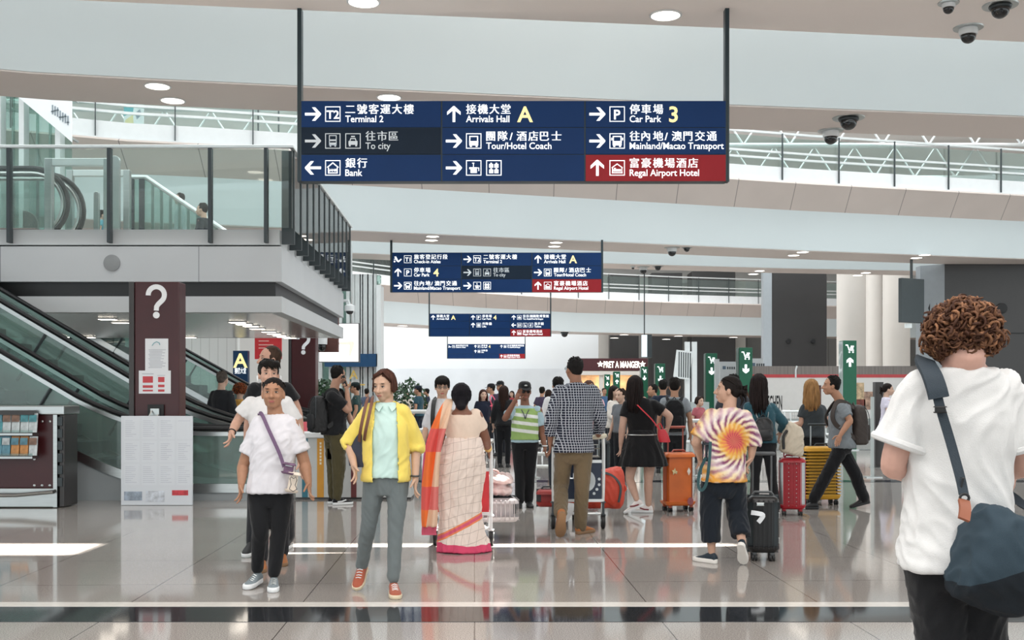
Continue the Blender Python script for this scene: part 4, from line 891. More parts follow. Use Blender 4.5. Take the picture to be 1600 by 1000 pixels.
# shop with lit lettering
YSH = 52.0; shp = thing('cafe_kiosk', 'cafe front with maroon fascia and white lit capital letters', 'shop', (P(960, 0, YSH).x, YSH, 0)); a, b = P(900, 0, YSH).x, P(1012, 0, YSH).x; zs = lambda py: CAMZ+(HOR-py)*YSH/F_PX
MB().bx(a, b, YSH, YSH+.4, zs(579), zs(560)).build('fascia', mat('shop maroon', '#4a1f24', .4), shp, smooth=0)
MB().bx(a, b, YSH+2.4, YSH+2.6, 0, zs(579)).build('back_wall', mat('warm back wall', '#e3b98d', .6, var=.5, vscale=1.6), shp, smooth=0)
MB().bx(a, b, YSH+.4, YSH+2.6, zs(579)-.05, zs(579)).build('shop_ceiling', M_white, shp, smooth=0); MB().bx(a, b, YSH-.05, YSH+.3, zs(586), zs(580)).build('canopy', M_column, shp, smooth=0)
for px in (903, 940, 1000): MB().bx(P(px, 0, YSH).x-.1, P(px, 0, YSH).x+.1, YSH+.05, YSH+.35, 0, zs(579)).build('shop_post', M_column, shp, smooth=0)
MB().bx(a+.3, b-.3, YSH+.9, YSH+1.5, 0, 1.1).build('serving_counter', mat('dark wood', '#4b3328', .5, var=.2), shp, smooth=0)
area('cafe_lamp', ((a+b)/2, YSH+1.4, zs(579)-.12), 2.6, .8, 90, (1, .82, .6))
m = MB(); p = P(943, 574.5, YSH); put_text(m, 'PRET A MANGER', p.x, p.z, YSH-.02, .43, .02, 1, width=57*YSH/F_PX); m.build('lettering', mat('lit letters', '#ffffff', .4, var=0, emit=2.2, emit_color='#fff3df'), shp, smooth=0)
for px in (938, 1004): q = P(px, 569, YSH-.02); MB().add([q+Vector((math.sin(i*math.pi/5)*(.16 if i % 2 == 0 else .07), 0, math.cos(i*math.pi/5)*(.16 if i % 2 == 0 else .07))) for i in range(10)], [tuple(range(10))]).build('star', MATS['lit letters'], shp, smooth=0)
# flight information boards
YF = 27.0; q = P(1067, 570, YF); t = thing('flight_board', 'tilted white board of dark diagonal stripes on white posts', 'display board', (q.x, YF, 0))
R = Matrix.Rotation(math.radians(7), 3, 'Y'); MB().box(q, (.40, .06, .70), R).build('casing', M_rail, t, smooth=0)
m = MB()
for k in range(6):
    x = -.15+k*.056; m.add([q+R @ Vector((x+dx, -.034, z)) for dx, z in ((0, .31), (.028, .31), (.028+.07, -.31), (.07, -.31))], [(3, 2, 1, 0)])
m.build('stripes', M_dkmetal, t, smooth=0)
for px in (1075, 1086): p = P(px, 0, YF); MB().bx(p.x-.06, p.x+.06, YF+.06, YF+.18, 0, 2.75).build('post', M_rail, t, smooth=0)
p = P(1092, 0, YF); MB().bx(p.x-.22, p.x+.22, YF-.2, YF+.3, 0, 1.25).build('console', mat('console grey', '#a9b3b3', .4), t, smooth=0)
q = P(1007, 540, 40.7); t = thing('hanging_screen', 'narrow lit information screen hung left of the flight board', 'screen', q)
MB().bx(q.x-.10, q.x+.10, 40.7, 40.78, q.z-.42, q.z+.40).build('display', mat('pale screen', '#dfeef4', .4, emit=.5, var=.1, vscale=6), t, smooth=0); MB().bx(q.x+.10, q.x+.28, 40.7, 41.2, q.z-.45, q.z+.42).build('casing', M_dkmetal, t, smooth=0)
MB().bx(q.x-.02, q.x+.02, 40.72, 40.76, q.z+.4, 6.22).build('hanger', M_dkmetal, t, smooth=0)
for (x0, y0, x1, y1, Y, lab) in ((1125, 565, 1151, 640, 37, 'grey service booth with small logo behind the tied-up hair'), (1171, 560, 1192, 640, 41.5, 'grey service booth right of the green pylon pair'), (1118, 561, 1124, 625, 35, 'thin white board in front of the green pylon')):
    a, b = P(x0, y1, Y), P(x1, y0, Y); t = thing('service_booth', lab, 'booth', ((a.x+b.x)/2, Y, 0)); MB().bx(a.x, b.x, Y, Y+.25, 0, b.z).build('panel', mat('booth grey', '#b4b8ba', .45, var=.04), t, smooth=0)
    if x1-x0 > 10:
        m = MB(); p, q = P(x0+4, y0+12, Y), P(x0+9, y0+7, Y); m.bx(p.x, q.x, Y-.006, Y-.001, p.z, q.z)
        m.build('logo', mat('logo blue grey', '#4d5f70', .5), t, smooth=0)
        m = MB()
        for k in range(4): p, q = P(x0+11+k*3.4, y0+12, Y), P(x0+13.2+k*3.4, y0+8, Y); m.bx(p.x, q.x, Y-.006, Y-.001, p.z, q.z)
        m.build('lettering', M_dkmetal, t, smooth=0)
# shrubs
M_leaf = mat('dark leaf', '#3d5a3f', .6, var=.5, vscale=9); M_planter = mat('planter grey', '#6f7473', .5)
def shrub(px, Y, w, h, label, seed):
    x = P(px, 0, Y).x; t = thing('potted_shrub', label, 'shrub', (x, Y, 0), 'green shrubs behind the barriers'); r = random.Random(seed)
    MB().lathe((x, Y, 0), [(w*.3, 0), (w*.36, .45), (w*.33, .45), (w*.28, .3)], 16).build('planter', M_planter, t)
    MB().tube([(x, Y, .3), (x+.02, Y, 1.0)], .04, 6).build('stem', mat('bark', '#4f4236', .8), t)
    m = MB()
    for i in range(700):
        a = r.uniform(0, 6.283); u = r.uniform(-1, 1); rr2 = r.uniform(.55, 1.0)**.5; c = Vector((x+w*.5*rr2*math.sqrt(1-u*u)*math.cos(a), Y+w*.5*rr2*math.sqrt(1-u*u)*math.sin(a), .45+(h-.45)*(.5+.5*u*rr2)))
        d = Vector((r.uniform(-1, 1), r.uniform(-1, 1), r.uniform(-.3, 1))).normalized()*.10; e_ = d.cross(Vector((r.uniform(-1, 1), r.uniform(-1, 1), r.uniform(-1, 1)))).normalized()*.035
        m.add([c-d*.6, c+e_, c+d, c-e_], [(0, 1, 2, 3)])
    m.build('foliage', M_leaf, t, smooth=0)
shrub(505, 28.5, .95, 1.85, 'dark green shrub between the second pylon and the man on the phone', 1)
shrub(519, 31, .8, 1.75, 'dark green shrub behind the man on the phone', 2)
shrub(640, 30.5, 1.0, 1.86, 'dark green shrub left of the officer in a dark teal shirt', 3)
# crowd barriers
def barrier(x0, x1, Y, label, hs=(1.17, .87, .57), rot=0, r=.032):
    t = thing('crowd_barrier', label, 'barrier', ((x0+x1)/2, Y, 0), 'steel crowd barriers')
    for hh in hs: MB().tube([(x0, Y, hh), (x1, Y, hh)], r, 8).build('rail', M_rail, t)
    n = max(2, int((x1-x0)/1.0)+1)
    for i in range(n):
        x = x0+.05+(x1-x0-.1)*i/(n-1); MB().tube([(x, Y, .02), (x, Y, hs[0])], r*.9, 8).build('post', M_rail, t); MB().lathe((x, Y, 0), [(.10, 0), (.10, .012), (.04, .03)], 14).build('foot', M_steel, t)
    return t
barrier(P(628, 0, 17.5).x, P(700, 0, 17.5).x, 17.5, 'white rail barrier between the yellow cardigan and the sari')
barrier(P(832, 0, 18.5).x, P(900, 0, 18.5).x, 18.8, 'low white barrier behind the officer in the green vest', (.62, .42, .2))
barrier(P(1222, 0, 27).x, P(1300, 0, 27).x, 27, 'pale rail barrier below the white hoarding, left of the grey shirted man', (1.02, .75, .45))
barrier(P(1060, 0, 19).x, P(1100, 0, 19).x, 19.2, 'short rail barrier behind the man with the black backpack', (.98, .6))
for px, py, Y, w, mt, lab in ((1363, 620, 19, .05, M_acr, 'clear acrylic post right of the green pylon'), (1372, 597, 21.5, .16, M_charcoal, 'dark square post right of the backpack')):
    q = P(px, py, Y); t = thing('guide_post', lab, 'post', (q.x, Y, 0)); MB().bx(q.x-w/2, q.x+w/2, Y-w/2, Y+w/2, .015, q.z).build('shaft', mt, t, smooth=0); MB().bx(q.x-.14, q.x+.14, Y-.12, Y+.12, 0, .016).build('foot_plate', M_steel, t, smooth=0)
q = P(1388, 652, 22); t = thing('litter_bin', 'grey square litter bin beside the dark post at right', 'bin', (q.x, 22, 0)); MB().bx(q.x-.2, q.x+.2, 21.8, 22.2, .02, q.z).build('body', mat('bin grey', '#6a6d70', .4, var=.05), t, smooth=0, bevel=.01); MB().bx(q.x-.22, q.x+.22, 21.78, 22.22, q.z, q.z+.05).build('lid', M_dkmetal, t, smooth=0)
# ---------------------------------------------------------------- people: body builder
def rm(mb, vox, it=4, fac=.5):
    """melt overlapping closed volumes into one continuous surface"""
    me = mb.mesh('melt'); o = bpy.data.objects.new('melt', me); COL.objects.link(o)
    a = o.modifiers.new('r', 'REMESH'); a.mode = 'VOXEL'; a.voxel_size = vox; a.use_smooth_shade = True
    if it: b = o.modifiers.new('s', 'SMOOTH'); b.factor = fac; b.iterations = it
    out = bpy.data.meshes.new_from_object(o.evaluated_get(bpy.context.evaluated_depsgraph_get()))
    bpy.data.objects.remove(o); bpy.data.meshes.remove(me); return out
def wrinkle(me, amp, fr, seed=0, aniso=(1, 1, .33), fold=0):
    nz = [v.normal.copy() for v in me.vertices]
    for v, n in zip(me.vertices, nz):
        w = v.co.x*.5; p = Vector((v.co.x*aniso[0]+v.co.z*.22*math.sin(v.co.z*5+seed), v.co.y*aniso[1], v.co.z*aniso[2]+w*.4))*fr+Vector((seed*3.1, 0, 0))
        a = noise.noise(p); b = abs(noise.noise(p*2.1+Vector((7, 1, 3))))
        v.co += n*amp*(a*.7+(.42-min(b, .42))*2.2-.35)
    me.update(); return me
def join_mb(me, mb, slot):
    """add extra closed pieces (fingers, eyes) to a melted mesh"""
    bm = bmesh.new(); bm.from_mesh(me); vs = [bm.verts.new(p) for p in mb.v]
    for f, s in zip(mb.f, mb.m):
        try: q = bm.faces.new([vs[i] for i in f]); q.material_index = slot+s; q.smooth = True
        except ValueError: pass
    bmesh.ops.recalc_face_normals(bm, faces=[f for f in bm.faces if f.material_index >= 0 and len(f.verts) >= 3 and f.verts[0].index < 0] or bm.faces)
    bm.to_mesh(me); bm.free(); return me
SKIN = {}
def skin(c):
    r, g, b = lin(c); l = (r+g+b)/3; return mat('skin '+c, tuple(v*.86+l*.14 for v in (r, g, b)), .5, var=.05, vscale=30, spec=.35)
def cloth(c, rough=.85, **k): return mat('cloth '+c, c, rough, var=k.pop('var', .05), vscale=k.pop('vscale', 14), bump=k.pop('bump', .25), bscale=k.pop('bscale', 300), spec=.2, sheen=.15, **k)
def hairm(c): return mat('hair '+c, c, .62, var=.35, vscale=60, stretch=(1, 1, .15), bump=.35, bscale=120, spec=.18)
M_eye = mat('eye white', '#c9c0b8', .25, var=0); M_iris = mat('iris', '#1d1410', .15, var=0); M_brow = mat('brow', '#1d1714', .8, var=0)
def lipm(c): return mat('lips '+c, c, .4, var=0)
PROF = [(-.22, .10, .085, 0), (-.08, .160, .112, -.012), (.05, .168, .118, -.012), (.22, .152, .108, 0), (.42, .140, .100, .006), (.62, .156, .114, .010), (.80, .166, .112, .0), (.92, .160, .100, -.008), (1.0, .148, .090, -.016), (1.07, .122, .080, -.022), (1.13, .090, .070, -.026), (1.18, .066, .060, -.028)]
def interp(t, tab):
    if t <= tab[0][0]: return tab[0][1:]
    for a, b in zip(tab, tab[1:]):
        if t <= b[0]:
            u = (t-a[0])/(b[0]-a[0]); return tuple(x+(y-x)*u for x, y in zip(a[1:], b[1:]))
    return tab[-1][1:]
def spline(pts, n=4):
    pts = [Vector(p) for p in pts]; out = []
    for i in range(len(pts)-1):
        p0, p1, p2, p3 = pts[max(i-1, 0)], pts[i], pts[i+1], pts[min(i+2, len(pts)-1)]
        for k in range(n):
            t = k/n; out.append(.5*((2*p1)+(p2-p0)*t+(2*p0-5*p1+4*p2-p3)*t*t+(3*p1-p0-3*p2+p3)*t**3))
    return out+[pts[-1]]
class Fig:
    def __init__(s, label, X, Y, h, yaw, J=None, w=1, d=1, head=(0, 0, 0), hs=None, group=None, stride=0, arms='down', res=.011, name='person', z0=0):
        s.X, s.Y, s.h, s.res = X, Y, h, res; k = s.k = h/1.75; s.w, s.d = w, d; y = math.radians(yaw); s.yaw = yaw
        s.F = Vector((math.sin(y), -math.cos(y), 0)); S = Vector((math.cos(y), math.sin(y), 0)); s.S = -S if S.x < -1e-3 else S
        b = Vector((X, Y, z0)); j = s.j = {}; up = Vector((0, 0, 1))
        for q, sg in (('A', -1), ('B', 1)):
            st = stride*(1 if q == 'A' else -1)
            j['hip'+q] = b+s.S*sg*.088*k*w+up*.90*k
            j['kn'+q] = b+s.S*sg*.09*k+up*.49*k+s.F*(st*.45*k+.02)
            j['an'+q] = b+s.S*sg*.085*k+up*.095*k+s.F*st*.75*k
            j['sh'+q] = b+s.S*sg*.168*k*(.5+.5*w)+up*1.395*k
            j['el'+q] = b+s.S*sg*.225*k*w+up*1.14*k-s.F*(.02+st*.2)
            j['wr'+q] = b+s.S*sg*.235*k*w+up*.90*k+s.F*(.06-st*.35)
            if arms == 'front': j['wr'+q] = b+s.S*sg*.16*k+up*1.06*k+s.F*.28*k; j['el'+q] = b+s.S*sg*.24*k+up*1.13*k+s.F*.03
            if arms == 'cart': j['wr'+q] = b+s.S*sg*.20*k+up*1.0*k+s.F*.38*k; j['el'+q] = b+s.S*sg*.25*k+up*1.12*k+s.F*.05
        s.hs = hs or 1.05*(h/1.72)**.5
        s.hc = b+up*(h-.118*s.hs)+s.F*.02
        for n, v in (J or {}).items():
            if n == 'head': s.hc = P(v[0], v[1], Y+v[2])-up*.118*s.hs
            else: j[n] = P(v[0], v[1], Y+v[2])
            if n[:2] == 'sh': j[n] = j[n]-up*.055*k+s.S*(.03*k if n == 'shA' else -.03*k)
        s.Pm = (j['hipA']+j['hipB'])/2; s.Nm = (j['shA']+j['shB'])/2
        a, p_, r_ = (math.radians(v) for v in head); a += y
        f = Vector((math.sin(a), -math.cos(a), 0)); r = Vector((math.cos(a), math.sin(a), 0))
        s.hf = f*math.cos(p_)+up*math.sin(p_); s.hu = up*math.cos(p_)-f*math.sin(p_); s.hr = r
        if r_: R = Matrix.Rotation(r_, 3, s.hf); s.hr = R @ s.hr; s.hu = R @ s.hu
        s.root = thing(name, label, 'person', (X, Y, z0), group)
    def H(s, x, y, z): return s.hc+(s.hr*x+s.hf*y+s.hu*z)*s.hs
    def HR(s): return Matrix((s.hr, s.hf, s.hu)).transposed()
    def tc(s, t, off=0): return s.Pm+(s.Nm-s.Pm)*t+s.F*off*s.k
    def sec(s, t, ease=0, drape=0, dscale=1, prof=None):
        hw, hd, off = interp(t, prof or PROF); k = s.k
        if drape: hd += .022*max(0, min(1, (.45-t)*2.2)); hw += .012*max(0, min(1, (.4-t)*2.2))
        if drape and t < .62: hw = max(hw, .156*drape); hd = max(hd, .112*drape)
        return (s.tc(t, off), s.S*(hw*k*s.w+ease), s.F*(hd*k*s.d*dscale+ease))
    def limb(s, mb, a, m, b, rs, n=4, seg=12):
        P_ = spline([a, a.lerp(m, .5), m, m.lerp(b, .3), b], n); R_ = []
        for i in range(len(P_)):
            u = i/(len(P_)-1)*4; q = int(min(u, 3.999)); f = u-q; R_.append(rs[q]+(rs[q+1]-rs[q])*f)
        mb.tube(P_, R_, seg, round_=True)
    def body(s, skin_c, lips='#a8615a', fat=1.0, face=True, legs=True, hands=(None, None), ears=True, thumbs=None, legfat=1, iris=True, brow=True, eyes_closed=False, smile=0):
        k, j, mb = s.k, s.j, MB(); fg = MB()
        mb.loft([s.sec(t, -.016) for t in (-.2, -.06, .06, .22, .42, .62, .80, .92, 1.0, 1.07, 1.13, 1.18)], 20)
        nb = s.Nm+Vector((0, 0, .065*k))-s.F*.02*k; hb = s.H(0, -.025, -.06)
        mb.tube([nb-Vector((0, 0, .05)), nb.lerp(hb, .5)-s.F*.004, hb+(hb-nb)*.2], [.068*k*fat**.5, .058*k*fat**.5, .058*k], 14, round_=True)
        mb.tube([j['shA']+s.S*.02, nb-Vector((0, 0, .035*k)), j['shB']-s.S*.02], [.030*k, .044*k, .030*k], 10, round_=True)
        for q, sg in (('A', -1), ('B', 1)):
            a = fat*k; s.limb(mb, j['sh'+q], j['el'+q], j['wr'+q], [.050*a, .047*a, .040*a, .042*a, .027*k*fat**.5])
            if legs:
                l = k*legfat; s.limb(mb, j['hip'+q], j['kn'+q], j['an'+q], [.082*l, .072*l, .052*l, .055*l, .034*k])
            s.hand(mb, fg, q, hands[0 if q == 'A' else 1])
        H, hs = s.H, s.hs; R = s.HR()
        e = lambda c, r: mb.ell(H(*c), tuple(v*hs for v in r), R, 16, 11)
        e((0, -.010, .035), (.077, .094, .081)); e((0, .024, -.020), (.068, .064, .084)); e((0, .046, -.084), (.032, .036, .025)); e((0, .014, -.064), (.059, .058, .038))
        if face:
            mb.tube([H(0, .082, .018), H(0, .098, -.008), H(0, .108, -.028)], [.009*hs, .0105*hs, .0145*hs], 8, round_=True)
            e((.013, .094, -.031), (.011, .011, .008)); e((-.013, .094, -.031), (.011, .011, .008))
            e((0, .076, .034), (.048, .012, .012)); e((.036, .066, -.026), (.022, .018, .020)); e((-.036, .066, -.026), (.022, .018, .020)); e((0, .082, -.062), (.024, .014, .017))
        if ears:
            for sg in (-1, 1): e((sg*.076, -.006, -.008), (.010, .019, .030))
        me = rm(mb, s.res*(.62 if face else .8), 3, .45)
        # hands, eyes, brows and lips are set in as finer pieces of the same body
        me.materials.clear()
        x = MB(); x.v, x.f, x.m = fg.v, fg.f, fg.m
        if face:
            g = lambda c, r, mi: (setattr(x, 'mi', mi), x.ell(H(*c), tuple(v*hs for v in r), R, 12, 7))
            for sg in (-1, 1):
                if not eyes_closed:
                    g((sg*.031, .0790, .006), (.0130, .0085, .0044), 1); g((sg*.031, .0842, .0064), (.0068, .0042, .0052), 2)
                g((sg*.031, .0800, .0112), (.0155, .0085, .0017), 3)
                if brow: g((sg*.032, .0815, .0315), (.0180, .0060, .0026), 3)
            g((0, .0905, -.0590), (.0225, .0065, .0048), 4); g((0, .0900, -.0660), (.0190, .0068, .0058), 4)
            x.mi = 0
        join_mb(me, x, 0)
        s.skin_m = skin(skin_c)
        o = MB().build('body', [s.skin_m, M_eye, M_iris, M_brow, lipm(lips)], s.root, smooth=180, me=me); return o
    def hand(s, mb, fg, q, spec):
        """spec: dict(d=direction, n=palm normal, t=thumb side, curl)"""
        k = s.k; j = s.j; sg = -1 if q == 'A' else 1; w = j['wr'+q]; spec = spec or {}
        d = Vector(spec.get('d', (j['wr'+q]-j['el'+q]).normalized()*.8+Vector((0, 0, -.35)))).normalized()
        t = Vector(spec.get('t', s.F)); t = (t-d*t.dot(d)).normalized(); n = Vector(spec.get('n', -s.S*sg)); n = (n-d*n.dot(d)-t*n.dot(t))
        n = n.normalized() if n.length > 1e-3 else d.cross(t)
        c = spec.get('curl', .55); R = Matrix((t, n, d)).transposed(); K = k*spec.get('size', 1)
        mb.tube([w-d*.02*K, w+d*.03*K], [.027*K, .026*K], 10, round_=True)
        mb.ell(w+d*.052*K, (.040*K, .017*K, .048*K), R, 14, 9)
        ln = (.070, .078, .072, .056)
        for i in range(4):
            o = .0285-.019*i; p = w+d*(.088-.004*abs(i-1.3))*K+t*o*K; a = c*(.55+.12*i); pts = [p-d*.03*K, p]; dd = d.copy()
            for f_ in (.45, .32, .26):
                dd = (Matrix.Rotation(a, 3, t) @ dd) if (d.cross(n)).dot(t) < 0 else (Matrix.Rotation(-a, 3, t) @ dd)
                if dd.dot(n) < -.3 and len(pts) == 2: dd = d
                p = p+dd*ln[i]*f_*K; pts.append(p)
            fg.tube(pts, [.0088*K, .0092*K, .0086*K, .0080*K, .0066*K], 7, round_=True)
        p = w+d*.022*K+t*.026*K; d1 = (d*.55+t*.75+n*.35).normalized(); d2 = (d*.85+t*.25+n*.45).normalized()
        fg.tube([p-d1*.012*K, p+d1*.030*K, p+d1*.030*K+d2*.028*K, p+d1*.03*K+d2*.052*K], [.0125*K, .0115*K, .0098*K, .0078*K], 7, round_=True)
    def top(s, m, hem=-.06, sleeve=.55, ease=.012, drape=1.0, sl_r=(.070, .078), neck=1.145, name='shirt', amp=.006, vox=None, flare=0, neckband=None, dsc=1, cut=None, fr=9, seed=None, vneck=False, cuff=None):
        k, j, mb = s.k, s.j, MB(); ts = [hem+(neck-hem)*i/11 for i in range(12)]; secs = []
        for t in ts:
            c, a, b = s.sec(t, ease*(1 if t < .9 else .5), drape, dsc)
            f = 1+flare*max(0, (.62-t)); secs.append((c, a*f, b*f))
        mb.loft(secs, 24, 2.3)
        for q in 'AB':
            sl = sleeve if not isinstance(sleeve, tuple) else sleeve[0 if q == 'A' else 1]
            sh, el, wr = j['sh'+q], j['el'+q], j['wr'+q]; sh = sh+(s.Nm-sh)*.12
            if sl <= 1: pts = [sh, sh.lerp(el, sl*.5), sh.lerp(el, sl)]; rs = [sl_r[0]*k, (sl_r[0]+sl_r[1])/2*k, sl_r[1]*k]
            else: pts = spline([sh, sh.lerp(el, .5), el, el.lerp(wr, (sl-1)*.5), el.lerp(wr, sl-1)], 3); n = len(pts); rs = [(sl_r[0]+(sl_r[1]-sl_r[0])*i/(n-1))*k for i in range(n)]
            mb.tube(pts, rs, 14); mb.ell(sh, (sl_r[0]*k*1.0,)*3, None, 14, 9)
        me = rm(mb, vox or s.res, 3, .5); me.materials.clear(); wrinkle(me, amp, fr, s.X if seed is None else seed)
        o = MB().build(name, m, s.root, smooth=180, me=me)
        if neckband is not None:
            c = s.tc(1.105)-s.F*.020*k; n = 18; pts = [c+s.S*.076*k*math.cos(a)*s.w**.5+s.F*.072*k*math.sin(a)+Vector((0, 0, -.022*k*math.sin(a)+.004)) for a in [i*2*math.pi/n for i in range(n)]]
            MB().tube(pts, .010, 6, closed=True).build('neckband', neckband, o)
        return o
    def legs(s, m, frac=1.0, r=(.094, .082, .066, .064, .056), waist=.16, name='trousers', amp=.004, ease=.002, knee_cut=None, vox=None, fr=10, dsc=1):
        k, j, mb = s.k, s.j, MB()
        mb.loft([s.sec(t, ease, 0, dsc) for t in (-.2, -.1, 0, .08, waist)], 22)
        for q in 'AB':
            h, kn, an = j['hip'+q], j['kn'+q], j['an'+q]
            if frac >= 1: s.limb(mb, h, kn, an+(kn-an)*.02, [v*k for v in r], 4, 14)
            else:
                if frac <= .5: pts = [h, h.lerp(kn, frac), h.lerp(kn, frac*2)]; rs = [r[0]*k, (r[0]+r[2])/2*k, r[2]*k]
                else: e = kn.lerp(an, frac*2-1); pts = spline([h, h.lerp(kn, .5), kn, kn.lerp(e, .5), e], 3); n = len(pts); rs = [interp(i/(n-1)*4, [(u, v) for u, v in enumerate(r)])[0]*k for i in range(n)]
                mb.tube(pts, rs, 16); mb.ell(h, (r[0]*k,)*3)
        me = rm(mb, vox or s.res, 3, .5); me.materials.clear(); wrinkle(me, amp, fr, s.X+5)
        return MB().build(name, m, s.root, smooth=180, me=me)
    def shoe(s, q, m_up, m_sole, fyaw=None, pitch=0, ground=True, lace=None, sole_h=.026, ln=1.0, toe=None, roll=0, mark=None):
        an = s.j['an'+q]; K = s.k*ln; y = math.radians(s.yaw if fyaw is None else fyaw)
        f = Vector((math.sin(y), -math.cos(y), 0)); r = Vector((math.cos(y), math.sin(y), 0)); up = Vector((0, 0, 1))
        R0 = Matrix((r, f, up)).transposed(); R = R0 @ Matrix.Rotation(math.radians(-pitch), 3, 'X') @ Matrix.Rotation(math.radians(roll), 3, 'Y')
        prof = [(-.078, .018, .050), (-.072, .029, .078), (-.05, .035, .098), (-.01, .037, .104), (.03, .039, .088), (.075, .044, .066), (.12, .046, .052), (.155, .040, .043), (.18, .027, .036), (.19, .012, .028)]
        T = lambda p: an+R @ ((Vector(p)-Vector((0, -.022, .10)))*K)
        up_ = MB(); rr_ = []
        for yy, hw, hh in prof:
            row = []
            for i in range(16):
                a = 2*math.pi*i/16; cx = math.cos(a); sx = math.sin(a); cx = math.copysign(abs(cx)**.8, cx); row.append(T((hw*cx*(1-.25*max(0, sx)), yy, .018+(hh-.018)*(.5+.5*math.copysign(abs(sx)**.8, sx)))))
            rr_.append(row)
        up_.rings(rr_)
        so = MB(); out = [(.0, -.084), (.024, -.076), (.036, -.045), (.036, 0), (.041, .05), (.049, .10), (.047, .145), (.033, .182), (.0, .198)]
        ol = out+[(-x, y_) for x, y_ in reversed(out[1:-1])]
        so.rings([[T((x*.94, yy*.985, 0)) for x, yy in ol], [T((x*1.02, yy, .006)) for x, yy in ol], [T((x*1.02, yy, sole_h)) for x, yy in ol], [T((x*.96, yy*.98, sole_h+.004)) for x, yy in ol]])
        dz = -min(v.z for v in so.v)+.002+s.root.location.z if ground else 0
        for v in up_.v+so.v: v.z += dz
        o = up_.build('shoe', m_up, s.root, smooth=60); so.build('sole', m_sole, o, smooth=50)
        sh = Vector((0, 0, dz))
        if lace:
            lm = MB()
            for i in range(4): yy = .035+.022*i; hh = interp(yy, prof)[1]; lm.tube([T((-.022, yy, hh*.92))+sh, T((0, yy+.004, hh+.005))+sh, T((.022, yy, hh*.92))+sh], .004*K, 5)
            lm.build('laces', lace, o)
        if mark:
            lm = MB()
            for sg in (-1, 1):
                lm.strip([T((sg*.041, -.03, .040))+sh, T((sg*.046, .03, .045))+sh, T((sg*.044, .085, .062))+sh], .016*K, .004, R @ Vector((sg, 0, 0)))
            lm.build('side_stripe', mark, o)
        return o
    def hair(s, style, c, extra=None):
        H, hs = s.H, s.hs; R = s.HR(); mb = MB(); st = MB(); rnd = random.Random(int(abs(s.X*1000))+3)
        e = lambda c_, r: mb.ell(H(*c_), tuple(v*hs for v in r), R, 18, 12)
        def flow(n, L, rad, spread=118, out=.10, thick=.011, wav=.006):
            for i in range(n):
                th = math.radians(-spread+2*spread*(i+.5)/n+rnd.uniform(-4, 4)); rr_ = rad*rnd.uniform(.93, 1.06); sx, cy = math.sin(th), -math.cos(th)
                p0 = H(sx*.02, -.02+cy*.03, .122); p1 = H(sx*.070, -.015+cy*.078, .085); p2 = H(sx*rr_, -.015+cy*(rr_+.012), .02)
                Lr = L*rnd.uniform(.88, 1.05); pts = [p0, p1, p2]
                q = p2
                for u in (.33, .66, 1.0):
                    w_ = Vector((rnd.uniform(-wav, wav), rnd.uniform(-wav, wav), 0)); pts.append(q-Vector((0, 0, Lr*u))*hs+(s.hr*sx*out*u*.25-s.hf*cy*0+s.hf*(cy*out*u*.25))*hs+w_)
                pp = spline(pts, 2); n_ = len(pp); st.tube(pp, [thick*hs*(1.0 if k_ < n_-3 else (n_-k_)/4) for k_ in range(n_)], 5)
        if style in ('short', 'spiky', 'buzz'):
            g = {'short': 1.0, 'spiky': 1.05, 'buzz': .985}[style]
            e((0, -.024, .047), (.082*g, .091*g, .084*g)); e((0, -.052, .0), (.066*g, .052*g, .062*g))
            for sg in (-1, 1): e((sg*.062, -.012, .025), (.020*g, .048*g, .034*g))
            if style != 'buzz':
                for i in range(70):
                    a = rnd.uniform(-1.7, 1.7); b = rnd.uniform(.2, 1.25); x = .078*math.sin(a)*math.cos(b); y_ = -.024+.086*math.cos(a)*math.cos(b)*(1 if rnd.random() < .5 else -1); z = .045+.082*math.sin(b)
                    dv = Vector((rnd.uniform(-.2, .2), .5 if style == 'spiky' else .25, rnd.uniform(-.1, .25))); p = H(x, y_, z); q = p+(s.hr*dv.x+s.hf*dv.y+s.hu*dv.z)*.045*hs; st.tube([p, p.lerp(q, .5)+s.hu*.006*hs, q], [.010*hs, .008*hs, .002*hs], 5)
            if style == 'spiky':
                e((-.01, .052, .090), (.062, .034, .026))
                for i in range(12): x = -.06+.011*i; st.tube([H(x, .045, .105), H(x+.008, .090, .085), H(x+.018, .098, .045+rnd.uniform(-.012, .012))], [.012*hs, .010*hs, .003*hs], 5)
        elif style == 'fringe':
            e((0, -.018, .048), (.088, .097, .084)); e((0, -.052, .0), (.072, .055, .066)); e((0, .055, .075), (.070, .038, .032))
            for sg in (-1, 1): e((sg*.068, .0, .022), (.020, .05, .04))
            for i in range(18): x = -.075+.0088*i; st.tube([H(x*.8, .05, .10), H(x, .090-.25*x*x/.075, .075), H(x*1.02, .092-.3*x*x/.075, .034+rnd.uniform(-.01, .008))], [.013*hs, .011*hs, .003*hs], 5)
        elif style in ('bun', 'pulled'):
            e((0, -.016, .047), (.0805, .094, .0790)); e((0, -.055, -.002), (.068, .050, .062))
            for sg in (-1, 1): e((sg*.062, -.034 if style == 'pulled' else -.010, .018), (.020, .042, .036))
            if style == 'bun':
                e((0, -.122, .005), (.038, .036, .042))
                for i in range(10): a = rnd.uniform(0, 6.28); st.tube([H(.03*math.cos(a), -.12, .005+.03*math.sin(a)), H(.05*math.cos(a), -.145, .005+.05*math.sin(a)), H(.045*math.cos(a+.5), -.15, -.03+.05*math.sin(a+.5))], [.012*hs, .010*hs, .004*hs], 5)
                for i in range(6): st.tube([H(-.02+.01*i, -.10, -.03), H(-.03+.012*i, -.125, -.07), H(-.02+.012*i, -.11, -.12)], [.012*hs, .012*hs, .003*hs], 5)
            if style == 'pulled': e((0, -.112, -.015), (.036, .034, .044))
